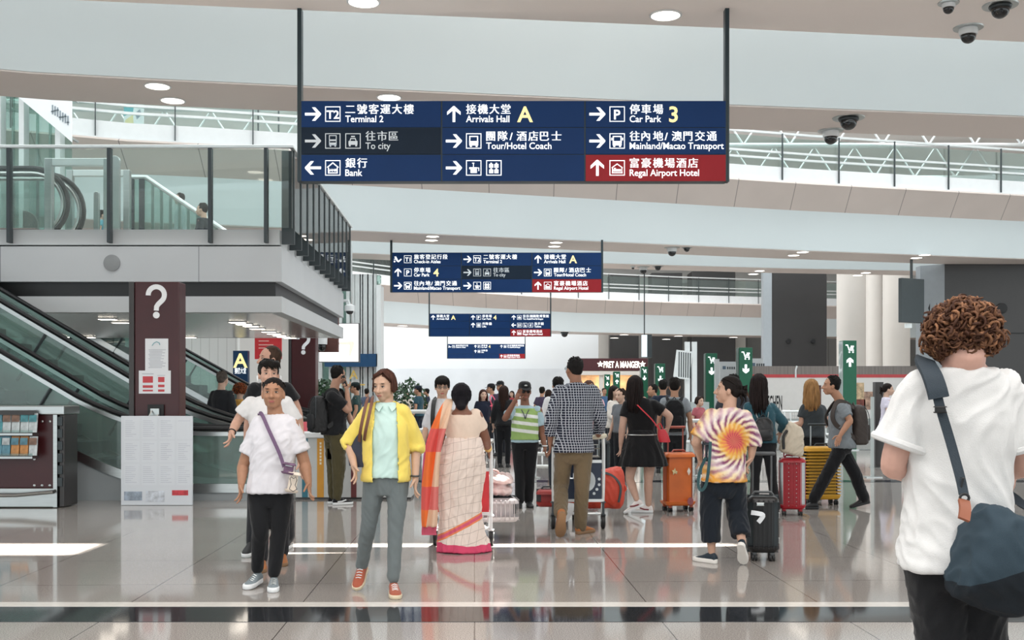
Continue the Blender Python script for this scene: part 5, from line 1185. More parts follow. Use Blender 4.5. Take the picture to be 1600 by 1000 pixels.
            for i in range(40):
                th = math.radians(-150+300*i/39); sx, cy = math.sin(th), math.cos(th)
                if style == 'pulled' and cy > .25: continue
                p = H(.072*sx, .004+.052*cy, .084+.012*cy); st.tube(spline([p, H(.080*sx, -.04, .06), H(.03*sx, -.105, .02)], 3), .0045*hs, 4)
        elif style == 'lowbun':
            e((0, -.018, .045), (.085, .097, .084)); e((0, -.060, -.005), (.078, .054, .074)); e((0, -.078, -.085), (.046, .040, .040)); e((0, -.060, -.050), (.060, .050, .05))
            for sg in (-1, 1): e((sg*.068, -.005, .012), (.022, .052, .05))
            for i in range(44):
                th = math.radians(-140+280*i/43); sx, cy = math.sin(th), -math.cos(th); st.tube(spline([H(.02*sx, -.01, .126), H(.084*sx, -.02+.092*cy, .05), H(.075*sx, -.03+.075*cy, -.02), H(.03*sx, -.095, -.085)], 2), .006*hs, 4)
        elif style == 'bob':
            e((0, -.022, .048), (.085, .095, .080)); e((0, -.052, -.008), (.078, .058, .074))
            for sg in (-1, 1): e((sg*.072, -.022, -.008), (.018, .046, .052))
            flow(54, .062, .083, 112, .015, .008, .004)
            for i in range(9): x = -.03-.006*i; st.tube(spline([H(.025, .045, .118), H(.02+x*.8, .070, .095), H(-.078, .040-.006*i, .060-.008*i)], 2), [.008*hs]*4+[.003*hs], 5); st.tube(spline([H(.025, .045, .118), H(.055, .062-.004*i, .095), H(.080, .040-.006*i, .055-.008*i)], 2), [.008*hs]*4+[.003*hs], 5)
        elif style == 'long':
            L = extra or .30
            e((0, -.020, .046), (.086, .099, .082)); e((0, -.055, -.02), (.082, .058, .085))
            cs = []
            for u in (0, .25, .5, .75, 1): z = -.01-L*u; b_ = s.H(0, -.070, -.01)-Vector((0, 0, L*u))*hs-s.F*.012*u; cs.append((b_, s.hr*(.084+.012*math.sin(u*3))*hs*(1-.25*u*u), s.hf*.040*hs*(1-.45*u)))
            mb.loft(cs, 18); flow(84, L*1.02, .088, 108, .05, .0095, .009)
        elif style == 'curly':
            e((0, -.015, .055), (.088, .098, .078)); e((0, -.062, .022), (.076, .050, .055))
            for sg in (-1, 1): e((sg*.076, .0, .012), (.026, .058, .050))
        me = rm(mb, s.res*.8, 2, .5); me.materials.clear()
        if style == 'curly':
            for i in range(760):
                a = rnd.uniform(0, 6.283); u = rnd.uniform(-.85, 1); c_ = Vector((.102*math.sqrt(max(0, 1-u*u))*math.cos(a), -.014+.110*math.sqrt(max(0, 1-u*u))*math.sin(a), .042+.082*u))
                if c_.y > .05 and c_.z < .04: continue
                if u < -.2: c_.x *= 1.16; c_.z -= .012
                ax = (Vector((c_.x, c_.y+.01, c_.z-.03)).normalized()*.5+Vector((rnd.uniform(-1, 1), rnd.uniform(-1, 1), rnd.uniform(-1.2, .4)))).normalized(); u_, w_ = frame_of(ax); R0 = rnd.uniform(.007, .017); tw = rnd.uniform(.7, 1.5); L_ = rnd.uniform(.015, .045); ph = rnd.uniform(0, 6.28)
                pts = [H(*(c_+ax*L_*(t/11-.4)+(u_*math.cos(ph+tw*6.283*t/11)+w_*math.sin(ph+tw*6.283*t/11))*R0)) for t in range(12)]
                st.mi = rnd.choice((0, 0, 1, 1, 2)); st.tube(pts, [.0030*hs]+[.0046*hs]*8+[.0038*hs, .003*hs, .0015*hs], 5)
        if st.v: join_mb(me, st, 0)
        wrinkle(me, .0022*hs, 55, 1, (1, 1, .4))
        ms = [hairm(c)]
        if style == 'curly': ms += [hairm('#4a3024'), hairm('#8a6247')]
        return MB().build('hair', ms, s.root, smooth=180, me=me)
    def cap(s, c, badge=None):
        H, hs = s.H, s.hs; R = s.HR(); mb = MB()
        rr_ = [[H(.083*f*math.cos(a), -.012+.099*f*math.sin(a), z) for a in [i*2*math.pi/20 for i in range(20)]] for z, f in ((.045, .99), (.060, 1.0), (.09, .97), (.115, .82), (.130, .5), (.134, .06))]
        mb.rings(rr_); o = mb.build('cap', c, s.root, smooth=60)
        b = MB(); top_ = []; bot = []
        for i in range(13):
            a = math.pi*i/12; top_.append(H(.076*math.cos(a), .055+.085*math.sin(a), .060-.030*math.sin(a))); 
        for i in range(13):
            a = math.pi*i/12; bot.append(H(.070*math.cos(a), .045+.02*math.sin(a), .062))
        b.rings([[p, q, q-s.hu*.006*hs, p-s.hu*.006*hs] for p, q in zip(top_, bot)]); b.build('peak', c, o, smooth=60)
        if badge: MB().ell(H(0, .088, .085), (.020*hs, .005*hs, .012*hs), R).build('badge', badge, o)
        return o
    def glasses(s, dark=False):
        H, hs = s.H, s.hs; m = MB()
        for sg in (-1, 1):
            pts = [H(sg*.031+.022*math.cos(a), .096, .006+.016*math.sin(a)) for a in [i*2*math.pi/14 for i in range(14)]]; m.tube(pts, .0020*hs, 5, closed=True)
            m.tube([H(sg*.053, .094, .010), H(sg*.076, .05, .012), H(sg*.080, -.01, .006)], .0020*hs, 5)
        m.tube([H(-.01, .099, .010), H(.01, .099, .010)], .0020*hs, 5); o = m.build('glasses', M_black, s.root)
        m = MB()
        for sg in (-1, 1): m.add([H(sg*.031+.021*math.cos(a), .0965, .006+.0155*math.sin(a)) for a in [i*2*math.pi/14 for i in range(14)]], [tuple(range(14))])
        m.build('lens', M_dome if dark else glass_mat('spectacle lens', '#e8eef0', .04) if 'spectacle lens' not in MATS else MATS['spectacle lens'], o)
        return o
    def skirt(s, m, secs, name='skirt', amp=.006, fold=0, folds=9, vox=None):
        """secs: (px, py, half width m, half depth m, dy)"""
        mb = MB(); n = 48; rings = []
        for i, (px, py, hw, hd, dy) in enumerate(secs):
            c = P(px, py, s.Y+dy); f = fold*(i/(len(secs)-1)); rings.append([c+s.S*hw*(1+f*math.cos(folds*a))*math.cos(a)+s.F*hd*(1+f*math.cos(folds*a))*math.sin(a) for a in [2*math.pi*t/n for t in range(n)]])
        mb.rings(rings); me = rm(mb, vox or s.res, 2, .5); me.materials.clear(); wrinkle(me, amp, 9, s.X)
        return MB().build(name, m, s.root, smooth=180, me=me)
# ---------------------------------------------------------------- bags, cases and trolleys
def open_front(o, fig, half, above=None, side=0):
    """cut the front of a garment open"""
    bm = bmesh.new(); bm.from_mesh(o.data); base = WLOC[fig.root.name]; c0 = fig.tc(.6)-base; kill = []
    for f in bm.faces:
        c = f.calc_center_median()-c0; x = c.dot(fig.S)-side
        if c.dot(fig.F) > .0 and abs(x) < half(c.z) : kill.append(f)
    bmesh.ops.delete(bm, geom=kill, context='FACES'); bm.to_mesh(o.data); bm.free()
    m = o.modifiers.new('cloth', 'SOLIDIFY'); m.thickness = .008; m.offset = 1
def suitcase(label, X, Y, w, d, h, yaw, m, ribs='v', handle=None, z0=0, lie=None, hm=None, trim=None, group=None, name='suitcase', wheels=True, soft=False):
    t = thing(name, label, 'suitcase', (X, Y, z0), group); R = Matrix.Rotation(math.radians(yaw), 3, 'Z'); C = Vector((X, Y, z0)); L = lambda x, y, z: C+R @ Vector((x, y, z))
    g = .07 if wheels else 0; b = MB(); b.rbox(L(0, 0, g+h/2), (w, d, h), min(.055, d*.3), 4, R)
    b.build('shell', m, t, smooth=50)
    hm = hm or M_dkmetal
    if ribs:
        n = MB()
        if ribs == 'v':
            k = int(w/.05)
            for i in range(k):
                x = -w/2+.05+(w-.1)*i/max(1, k-1)
                for sy in (-1, 1): n.rbox(L(x, sy*d/2, g+h/2), (.018, .012, h*.86), .005, 2, R)
            k = max(2, int(d/.06))
            for i in range(k):
                y = -d/2+.06+(d-.12)*i/max(1, k-1)
                for sx in (-1, 1): n.rbox(L(sx*w/2, y, g+h/2), (.012, .018, h*.86), .005, 2, R)
        else:
            k = int(h/.045)
            for i in range(k):
                z = g+.06+(h-.12)*i/(k-1)
                n.rbox(L(0, 0, z), (w+.008, d+.008, .016), .05, 4, R)
        n.build('ribs', m, t, smooth=50)
    s = MB(); r = min(.055, d*.3)
    s.rbox(L(0, 0, g+h/2), (w+.006, .014, h+.006), .006, 2, R); s.build('zip_seam', trim or M_dkmetal, t, smooth=50)
    if wheels:
        for sx in (-1, 1):
            for sy in (-1, 1):
                q = L(sx*(w/2-.06), sy*(d/2-.05), 0); wl = MB()
                for o_ in (-.014, .014): wl.lathe(q+R @ Vector((o_, 0, .030)), [(.008, -.009), (.030, -.009), (.030, .009), (.008, .009)], 16, R @ Matrix.Rotation(math.pi/2, 3, 'Y'))
                w_ = wl.build('wheel', M_black, t, smooth=40); f = MB(); f.rbox(q+Vector((0, 0, .062)), (.05, .05, .03), .01, 2, R); f.build('caster_fork', hm, w_, smooth=50)
    if handle:
        hh = handle-z0; p = MB(); hw = min(.10, w*.3)
        for sx in (-1, 1): p.tube([L(sx*hw, d*.28, g+h-.03), L(sx*hw, d*.28, hh-.02)], .009, 8)
        p.build('telescopic_tube', M_steel if hm is M_dkmetal else hm, t); gp = MB(); gp.tube([L(-hw-.02, d*.28, hh), L(hw+.02, d*.28, hh)], .017, 10, round_=True); gp.build('grip', hm, t)
    c = MB(); c.tube([L(-.09, -d*.1, g+h), L(-.07, -d*.1, g+h+.028), L(.07, -d*.1, g+h+.028), L(.09, -d*.1, g+h)], .011, 8); c.build('carry_handle', hm, t)
    t['_'] = 0; del t['_']
    return t, L, R
def strap(mb, pts, w, th, n): mb.strip(spline(pts, 4), w, th, n)
def backpack(label, fig, m, c=None, w=.30, h=.44, d=.16, off=.20, drop=.0, straps=True, front=True, chain=False, sideoff=0, name='backpack'):
    k = fig.k; ctr = fig.tc(.60)-fig.F*(off)+fig.S*sideoff-Vector((0, 0, drop)); t = thing(name, label, 'backpack' if name == 'backpack' else 'bag', (ctr.x, ctr.y, ctr.z-h/2))
    R = Matrix((fig.S, -fig.F, Vector((0, 0, 1)))).transposed(); mb = MB(); up = Vector((0, 0, 1))
    secs = []
    for z, sw, sd in ((-.5, .86, .85), (-.46, .98, 1.05), (-.2, 1.02, 1.1), (.1, .98, 1.0), (.32, .88, .85), (.45, .68, .6), (.5, .35, .3)): secs.append((ctr+up*h*z, fig.S*w/2*sw, fig.F*d/2*sd))
    mb.loft(secs, 20, 3); me = rm(mb, .012, 2, .5); me.materials.clear(); wrinkle(me, .006, 12, 2); MB().build('body', m, t, smooth=180, me=me)
    p = MB(); p.loft([(ctr+up*h*z-fig.F*(d*.5), fig.S*w/2*sw, fig.F*.035*sw) for z, sw in ((-.40, .6), (-.36, .78), (-.05, .78), (.0, .6))], 16, 3); p.build('pocket', m, t, smooth=60)
    z_ = MB(); z_.strip(spline([ctr+up*h*a-fig.F*d*(b)+fig.S*w*c_ for a, b, c_ in ((-.1, .46, -.5), (.25, .42, -.46), (.44, .30, -.25), (.47, .26, 0), (.44, .30, .25), (.25, .42, .46), (-.1, .46, .5))], 3), .010, .006, -fig.F); z_.build('zip', M_dkmetal, t)
    hd = MB(); hd.tube([ctr+up*h*.48+fig.S*.03+fig.F*d*.3, ctr+up*(h*.5+.03)+fig.F*d*.3, ctr+up*h*.48-fig.S*.03+fig.F*d*.3], .009, 6); hd.build('grab_loop', m, t)
    if straps:
        for sg, q in ((-1, 'A'), (1, 'B')):
            sh = fig.j['sh'+q]; a = sh.lerp(fig.Nm, .28)+up*.075*k; s_ = MB(); o = fig.F*.135*k*fig.d
            pts = [ctr+fig.S*sg*w*.25+up*h*.42+fig.F*d*.4, a-fig.F*.04, a+fig.F*.06-up*.01, fig.tc(.78)+fig.S*sg*.13*k+o, fig.tc(.55)+fig.S*sg*.155*k+o*.7, fig.tc(.42)+fig.S*sg*.165*k, ctr+fig.S*sg*w*.42-up*h*.36+fig.F*d*.4]
            if chain: s_.tube(spline(pts, 6), .006, 5); s_.build('chain_strap', M_steel, t)
            else:
                nr = []
                P_ = spline(pts, 4)
                for pp in P_: v = pp-fig.tc(.62); nr.append(Vector((v.x, v.y, max(0, v.z-.25)*2)).normalized())
                s_.strip(P_, .055, .012, nr); s_.build('shoulder_strap', m, t)
    return t
def trolley(label, X, Y, yaw, board, tube_m, luggage=None, text=None, name='luggage_trolley'):
    t = thing(name, label, 'luggage trolley', (X, Y, 0)); R = Matrix.Rotation(math.radians(yaw), 3, 'Z'); C = Vector((X, Y, 0)); L = lambda x, y, z: C+R @ Vector((x, y, z))
    for sx in (-1, 1):
        MB().tube(spline([L(sx*.26, .10, .14), L(sx*.27, .06, .45), L(sx*.27, .02, .85), L(sx*.26, -.02, 1.0)], 3), .019, 10).build('upright', tube_m, t)
        q = L(sx*.27, .10, .085); w = MB(); w.lathe(q, [(.02, -.02), (.07, -.022), (.085, -.014), (.085, .014), (.07, .022), (.02, .02)], 20, R @ Matrix.Rotation(math.pi/2, 3, 'Y')); wl = w.build('wheel', M_black, t, smooth=40)
        h = MB(); h.lathe(q, [(.01, -.026), (.045, -.026), (.045, .026), (.01, .026)], 14, R @ Matrix.Rotation(math.pi/2, 3, 'Y')); h.build('hub', M_steel, wl, smooth=40)
        g = MB(); g.rbox(L(sx*.27, .08, .22), (.055, .10, .16), .015, 2, R); g.build('wheel_guard', tube_m if tube_m is M_white else M_dkmetal, t, smooth=50)
    MB().tube([L(-.28, -.03, 1.01), L(.28, -.03, 1.01)], .018, 10).build('handle_bar', M_dkmetal, t)
    for sx in (-1, 1): MB().tube([L(sx*.28, -.03, 1.01), L(sx*.25, -.04, 1.0), L(sx*.14, -.04, .995)], .024, 8, round_=True).build('brake_grip', mat('cream grip', '#d8d2bd', .5) if tube_m is not M_white else M_steel, t)
    b = MB()
    for i in range(7): x = -.22+.44*i/6; b.tube([L(x, .03, .97), L(x, .03, .78), L(x, .24, .78), L(x, .26, .90)], .005, 5)
    for y, z in ((.03, .97), (.03, .87), (.03, .78), (.14, .78), (.24, .78), (.26, .90)): b.tube([L(-.23, y, z), L(.23, y, z)], .006, 5)
    b.build('wire_basket', M_steel, t)
    p = MB(); p.box(L(0, .055, .52), (.50, .014, .40), R); bd = p.build('advert_board', board, t, smooth=0)
    for z in (.31, .73): f = MB(); f.box(L(0, .055, z), (.54, .03, .03), R); f.build('board_rail', tube_m, t, smooth=0)
    if text:
        m = MB(); to3 = lambda a, b_: L(a, .055-.0085, b_); 
        for s_, x, z, sz in text: put_text(m, s_, x, z, 0, sz, .012, to3=to3)
        m.build('lettering', M_ink, bd, smooth=0); m = MB(); m.add([L(.10+.085*math.cos(a), .046, .52+.11*math.sin(a)) for a in [i*2*math.pi/20 for i in range(20)]], [tuple(range(20))])
        for i, (x, z) in enumerate(((.17, .385), (.20, .43), (.225, .48), (.225, .54))): m.add([L(x+.016*math.cos(a), .0455, z+.016*math.sin(a)) for a in [i_*2*math.pi/12 for i_ in range(12)]], [tuple(range(12))])
        m.build('print', mat('pale board print', '#c9d2d6', .5, var=.15), bd, smooth=0)
    pl = MB()
    for x in (-.20, -.07, .07, .20): pl.tube([L(x, .08, .17), L(x, .92, .13)], .014, 8)
    for y in (.10, .50, .92): pl.tube([L(-.25, y, .165-.03*y), L(.25, y, .165-.03*y)], .014, 8)
    pl.build('platform', tube_m, t)
    q = L(0, .84, .07); w = MB(); w.lathe(q, [(.02, -.02), (.07, -.02), (.07, .02), (.02, .02)], 16, R @ Matrix.Rotation(math.pi/2, 3, 'Y')); w.build('wheel', M_black, t, smooth=40)
    return t, L
# ---------------------------------------------------------------- the people one can see whole
def X_(px, Y): return (px-800)*Y/F_PX
# 1 woman in white T-shirt
C_tee = cloth('#dfdde2'); C_blk = cloth('#17181b', .8); C_navy = cloth('#1b2230')
f = Fig('woman in white T-shirt and black trousers walking at left, small purple-strapped bag at her side', X_(424, 8.2), 8.2, 1.565, 0, dict(head=(427, 590.5, 0), shA=(398, 653, 0), shB=(462, 653, 0), elA=(380, 727, .02), wrA=(377, 757, -.05), elB=(476, 723, .02), wrB=(482, 754, -.05), hipA=(405, 770, 0), hipB=(440, 770, 0), knA=(406, 829, -.06), knB=(436, 831, -.02), anA=(402, 889, .06), anB=(428, 896, -.05)), w=1.12, d=1.06, head=(5, 6, 0), hs=1.04, res=.010)
f.body('#b07d5c', fat=1.18); f.hair('pulled', '#191310')
f.top(C_tee, hem=.0, sleeve=.72, ease=.014, drape=1.0, sl_r=(.074, .090), neckband=C_tee, amp=.007)
f.legs(C_blk, r=(.096, .088, .068, .066, .052)); C_grey = cloth('#7c878c')
f.shoe('A', C_grey, M_white, fyaw=-14, pitch=5, lace=M_steel, sole_h=.034); f.shoe('B', C_grey, M_white, fyaw=10, lace=M_steel, sole_h=.034)
Q = lambda px, py, dy=0: P(px, py, f.Y+dy)
t = thing('shoulder_bag', 'small purple and cream patterned bag hanging on the white T-shirt at left', 'bag', Q(457, 770, -.18))
m = MB(); strap(m, [Q(405, 647, .03), Q(409, 647, -.06), Q(420, 672, -.145), Q(436, 707, -.165), Q(444, 730, -.17)], .026, .006, Vector((0, -1, .15))); strap(m, [Q(405, 647, .03), Q(410, 660, .12), Q(435, 710, .15), Q(452, 735, .0), Q(447, 731, -.16)], .026, .006, Vector((0, 1, 0)))
m.build('strap', mat('purple strap', '#6b5270', .7, var=.2, vscale=90, stretch=(1, 1, 3)), t)
R = Matrix.Rotation(math.radians(10), 3, 'Y'); m = MB(); m.rbox(Q(451, 732, -.17), (.10, .045, .085), .015, 3, R); m.build('top_flap', mat('purple weave', '#71566f', .7, var=.4, vscale=70, stretch=(.2, 1, 2)), t)
m = MB(); m.rbox(Q(457.5, 753.5, -.165), (.105, .042, .155), .02, 3, R); b_ = m.build('pouch', mat('cream print', '#e3d5c6', .7, var=.12, vscale=18), t)
m = MB(); m.tube([Q(x, y, -.19) for x, y in ((453, 748), (455, 745), (459, 748), (462, 745), (464, 750), (461, 758), (464, 764), (458, 768), (452, 764), (455, 757))], .0028, 5, closed=True); m.build('outline_print', M_dkmetal, b_)
m = MB(); m.strip([Q(446, 727, -.197), Q(457, 729, -.197)], .005, .003, Vector((0, -1, 0))); m.build('zip', M_steel, t)
# 2 woman in the yellow cardigan
f = Fig('older woman in open yellow cardigan, mint polo shirt and grey trousers', X_(605, 7.95), 7.95, 1.62, 3, dict(head=(600, 579, 0), shA=(570, 634, .0), shB=(637, 634, 0), elA=(545, 692, .03), wrA=(553, 726, -.08), elB=(650, 694, .05), wrB=(649, 746, -.02), hipA=(585, 752, 0), hipB=(622, 752, 0), knA=(576, 822, .04), knB=(618, 824, -.03), anA=(565, 883, .20), anB=(615, 903, -.05)), w=.98, d=.98, head=(-24, -10, 0), hs=.95, res=.010)
f.body('#c99f83', lips='#a0655a', fat=.92); f.hair('bob', '#4b2f26')
C_mint = mat('cloth mint', '#c3ded7', .8, var=.05, vscale=12, bump=.2, bscale=300, sheen=.1); C_yel = mat('cloth yellow knit', '#f0d768', .9, var=.12, vscale=4, bump=.35, bscale=220, sheen=.2)
po = f.top(C_mint, hem=.06, sleeve=.3, ease=.004, drape=1.0, sl_r=(.058, .058), name='polo_shirt', amp=.006)
m = MB(); c = f.tc(1.085)+f.F*.068*f.k; nn_ = (f.F+Vector((0, 0, .55))).normalized(); uu_ = f.S.cross(nn_); uu_ = uu_ if uu_.z > 0 else -uu_
for sg in (-1, 1): m.prism([c+f.S*sg*a_+uu_*b_+nn_*c_ for a_, b_, c_ in ((.020, .006, .000), (.046, -.046, .006), (.076, .002, -.020), (.066, .046, -.034))], nn_, .008)
m.build('collar', C_mint, po); 
ca = f.top(C_yel, hem=.02, sleeve=(1.05, 1.22), ease=.018, drape=1.02, sl_r=(.066, .064), name='cardigan', amp=.008); open_front(ca, f, lambda z: .092-.03*max(0, z)*2)
f.legs(cloth('#6d7576', .8), r=(.090, .080, .062, .060, .052), name='trousers', amp=.006)
C_rust = cloth('#a5563f', .6); M_sole = mat('cream sole', '#d9c9ac', .6); 
f.shoe('A', C_rust, M_sole, fyaw=-10, pitch=32, lace=M_white, ln=1.02); f.shoe('B', C_rust, M_sole, fyaw=12, lace=M_white, ln=1.02)
m = MB(); w_ = f.j['wrB']; m.tube([w_+Vector((.031*math.cos(a), .031*math.sin(a), .012)) for a in [i*2*math.pi/14 for i in range(14)]], .006, 6, closed=True); m.build('wrist_band', M_dkmetal, f.root)
Q = lambda px, py, dy=0: P(px, py, f.Y+dy)
t = thing('shoulder_bag', 'dark navy shoulder bag with brown straps under the yellow sleeve', 'bag', Q(562, 728, .0))
m = MB(); m.loft([(Q(564, y, .03), Vector((w, 0, 0)), Vector((0, .08, 0))) for y, w in ((729, .05), (727, .085), (712, .095), (695, .075), (682, .05), (676, .022))], 16, 2.6); m.build('body', mat('navy nylon', '#252a3b', .5, var=.1, bump=.3, bscale=60), t)
m = MB()
strap(m, [Q(561, 690, -.08), Q(564, 668, -.14), Q(571, 635, -.115), Q(575, 622, -.03), Q(573, 628, .06), Q(567, 680, .09)], .022, .007, Vector((-.2, -1, .3))); strap(m, [Q(569, 688, -.09), Q(572, 670, -.145), Q(579, 638, -.12), Q(582, 621, -.03), Q(580, 628, .07), Q(571, 682, .10)], .022, .007, Vector((-.2, -1, .3)))
m.build('strap', mat('brown leather strap', '#6d4433', .5, var=.1), t)
# 3 woman in the sari
f = Fig('woman seen from behind in a cream checked sari with pink border, pushing a trolley', X_(722, 10.05), 10.05, 1.57, 180, dict(head=(721, 600, 0), shA=(694, 641, 0), shB=(750, 641, 0), elA=(688, 684, .10), wrA=(697, 703, .32), elB=(758, 683, .10), wrB=(763, 702, .30), hipA=(708, 715, 0), hipB=(740, 715, 0), knA=(712, 785, 0), knB=(736, 785, .05), anA=(714, 845, 0), anB=(734, 845, .06)), w=1.12, d=1.12, head=(0, -4, 0), hs=1.03, res=.011)
f.body('#8a5a44', fat=1.22, face=False); f.hair('lowbun', '#17141a')
f.top(cloth('#ecd6c4', .8), hem=.45, sleeve=.62, ease=.004, drape=.9, sl_r=(.074, .078), neck=1.02, name='blouse', amp=.003)
def sari_mat():
    m, N, L, b = nodes_mat('sari cloth', .8, .2); tc = N.new('ShaderNodeTexCoord'); sp = N.new('ShaderNodeSeparateXYZ'); L.new(tc.outputs['Object'], sp.inputs[0]); X, Yy, Z = sp.outputs
    nz = N.new('ShaderNodeTexNoise'); nz.inputs['Scale'].default_value = 3; L.new(tc.outputs['Object'], nz.inputs[0]); w = math_(N, L, 'MULTIPLY', math_(N, L, 'SUBTRACT', nz.outputs[0], .5), .09)
    zz = math_(N, L, 'ADD', math_(N, L, 'ADD', Z, w), math_(N, L, 'MULTIPLY', X, -.25)); xx = math_(N, L, 'ADD', math_(N, L, 'ADD', X, w), math_(N, L, 'MULTIPLY', Z, -.06))
    g = math_(N, L, 'MAXIMUM', math_(N, L, 'LESS_THAN', math_(N, L, 'FRACT', math_(N, L, 'DIVIDE', zz, .085)), .05), math_(N, L, 'LESS_THAN', math_(N, L, 'FRACT', math_(N, L, 'DIVIDE', xx, .07)), .05))
    c = mixc(N, L, math_(N, L, 'MULTIPLY', g, .45), '#ead9ce', '#7a5a50')
    band = math_(N, L, 'ABSOLUTE', math_(N, L, 'SUBTRACT', Z, math_(N, L, 'ADD', math_(N, L, 'MULTIPLY', X, .52), .245)))
    front = math_(N, L, 'LESS_THAN', Yy, .02)
    c = mixc(N, L, math_(N, L, 'MULTIPLY', math_(N, L, 'LESS_THAN', band, .026), front), c, '#d9627c'); c = mixc(N, L, math_(N, L, 'MULTIPLY', math_(N, L, 'LESS_THAN', math_(N, L, 'ABSOLUTE', math_(N, L, 'SUBTRACT', band, .024)), .008), front), c, '#e98a5a')
    c = mixc(N, L, math_(N, L, 'LESS_THAN', math_(N, L, 'ADD', Z, w), .085), c, '#d84f70'); L.new(c, b.inputs['Base Color']); return m
f.skirt(sari_mat(), [(723, 684, .160, .130, .0), (723, 698, .188, .160, .0), (722, 716, .212, .182, 0), (721, 740, .218, .178, 0), (719, 772, .202, .155, 0), (719, 806, .196, .148, 0), (721, 830, .212, .158, 0), (724, 848, .238, .172, 0), (725, 861, .252, .182, 0)], name='sari_skirt', amp=.012, fold=.045, folds=11)
f.shoe('A', M_black, M_black, fyaw=180); f.shoe('B', M_black, M_black, fyaw=176)
def pallu_mat():
    m, N, L, b = nodes_mat('pallu cloth', .8, .2); tc = N.new('ShaderNodeTexCoord'); sp = N.new('ShaderNodeSeparateXYZ'); L.new(tc.outputs['Object'], sp.inputs[0])
    u = math_(N, L, 'ADD', sp.outputs[0], math_(N, L, 'MULTIPLY', sp.outputs[2], -.13)); cr = N.new('ShaderNodeValToRGB'); cr.color_ramp.interpolation = 'CONSTANT'; mr = N.new('ShaderNodeMapRange'); mr.inputs[1].default_value = -.50; mr.inputs[2].default_value = -.24; L.new(u, mr.inputs[0]); L.new(mr.outputs[0], cr.inputs[0])
    e = cr.color_ramp.elements; e[0].color = (*lin('#c84e76'), 1); e[1].position = .22; e[1].color = (*lin('#f0763c'), 1); n_ = e.new(.58); n_.color = (*lin('#e8c4a8'), 1)
    zb = math_(N, L, 'LESS_THAN', math_(N, L, 'FRACT', math_(N, L, 'MULTIPLY', math_(N, L, 'ADD', sp.outputs[2], .12), 1.9)), .40)
    L.new(mixc(N, L, math_(N, L, 'MULTIPLY', zb, .75), cr.outputs[0], '#dd5560'), b.inputs['Base Color']); return m
rows = [(624, 697, 708, .02), (632, 691, 707, -.12), (650, 681, 702, -.19), (672, 672, 696, -.21), (700, 663, 688, -.21), (740, 660, 685, -.20), (780, 659, 684, -.20), (812, 659, 683, -.19), (824, 660, 682, -.19)]
m = MB(); n = 15; grid = []
for ri, (py, a, b_, dy) in enumerate(rows):
    for i in range(n): u = i/(n-1); grid.append(P(a+(b_-a)*u, py, f.Y+dy+.028*math.sin(u*11+ri*.3)*min(1, ri/3)+.10*(u-.5)**2))
m.add(grid, [(r*n+i, r*n+i+1, (r+1)*n+i+1, (r+1)*n+i) for r in range(len(rows)-1) for i in range(n-1)])
o = m.build('pallu', pallu_mat(), f.root, smooth=180); s_ = o.modifiers.new('sub', 'SUBSURF'); s_.levels = s_.render_levels = 2; s_ = o.modifiers.new('cloth', 'SOLIDIFY'); s_.thickness = .006
m = MB()
for i in range(14): p = P(660+i*1.65, 823, f.Y-.19); m.tube([p, p-Vector((.004, 0, .05)), p-Vector((0, 0, .075))], [.006, .005, .008], 5)
m.build('tassels', mat('pink tassel', '#c9566e', .8), o)
m = MB()
for k in range(3): w_ = f.j['wrB']; d = (f.j['wrB']-f.j['elB']).normalized(); u_, v_ = frame_of(d); m.tube([w_-d*(.01+.014*k)+(u_*math.cos(a)+v_*math.sin(a))*.034 for a in [i*2*math.pi/14 for i in range(14)]], .0045, 5, closed=True)
m.build('bangles', mat('gold', '#d8b878', .3, .8), f.root)
t, L = trolley('white luggage trolley with a red board pushed by the woman in the sari', X_(723, 10.38), 10.38, 0, mat('red board', '#d8383f', .35, var=.06), M_white)
suitcase('silver grey suitcase lying on the trolley of the woman in the sari', X_(768, 11.0), 10.98, .50, .62, .24, 6, mat('silver fabric', '#a8a3a4', .5, var=.1), 'v', None, .19, wheels=False)
tb = thing('travel_bag', 'pale pink travel bag on top of the silver grey suitcase', 'bag', (X_(770, 11.0), 10.98, .46)); m = MB(); m.rbox((X_(772, 11), 10.95, .56), (.36, .46, .20), .07, 4, Matrix.Rotation(.12, 3, 'Y')); me = rm(m, .014, 4); me.materials.clear(); wrinkle(me, .02, 9, 3); MB().build('body', mat('pale pink cloth', '#d8c3c0', .8, var=.1, bump=.3, bscale=30), tb, smooth=180, me=me)
m = MB(); m.tube(spline([(X_(764, 11), 10.8, .64), (X_(768, 11), 10.78, .70), (X_(778, 11), 10.78, .69), (X_(782, 11), 10.8, .62)], 3), .012, 6); m.build('carry_strap', mat('pink strap', '#cfa9a4', .7), tb)
# 4 security man in the vest
f = Fig('man in a light green reflective vest, dark cap and sunglasses raising one hand', X_(819, 14.0), 14.0, 1.60, 0, dict(head=(820, 597.5, 0), shA=(796, 635, 0), shB=(845, 635, 0), elA=(789, 654, -.12), wrA=(806, 624, -.16), elB=(847, 676, .02), wrB=(851, 698, -.05), hipA=(809, 692, 0), hipB=(831, 692, 0), knA=(812, 740, -.03), knB=(828, 741, 0), anA=(812, 782, -.05), anB=(826, 782, .05)), w=1.08, d=1.1, head=(8, -6, 0), hs=1.0, res=.011)
f.body('#8c5c45', fat=1.08, hands=(dict(d=(.45, .05, .85), n=(.5, .5, -.2), t=(.8, -.4, -.3), curl=.5), None)); f.hair('buzz', '#1a1614'); f.cap(cloth('#1c1d20'), M_steel); f.glasses(True)
C_lb = cloth('#a9c4cf'); sh_ = f.top(C_lb, hem=.02, sleeve=.68, ease=.006, drape=1.0, sl_r=(.068, .078), neckband=C_lb, amp=.005)
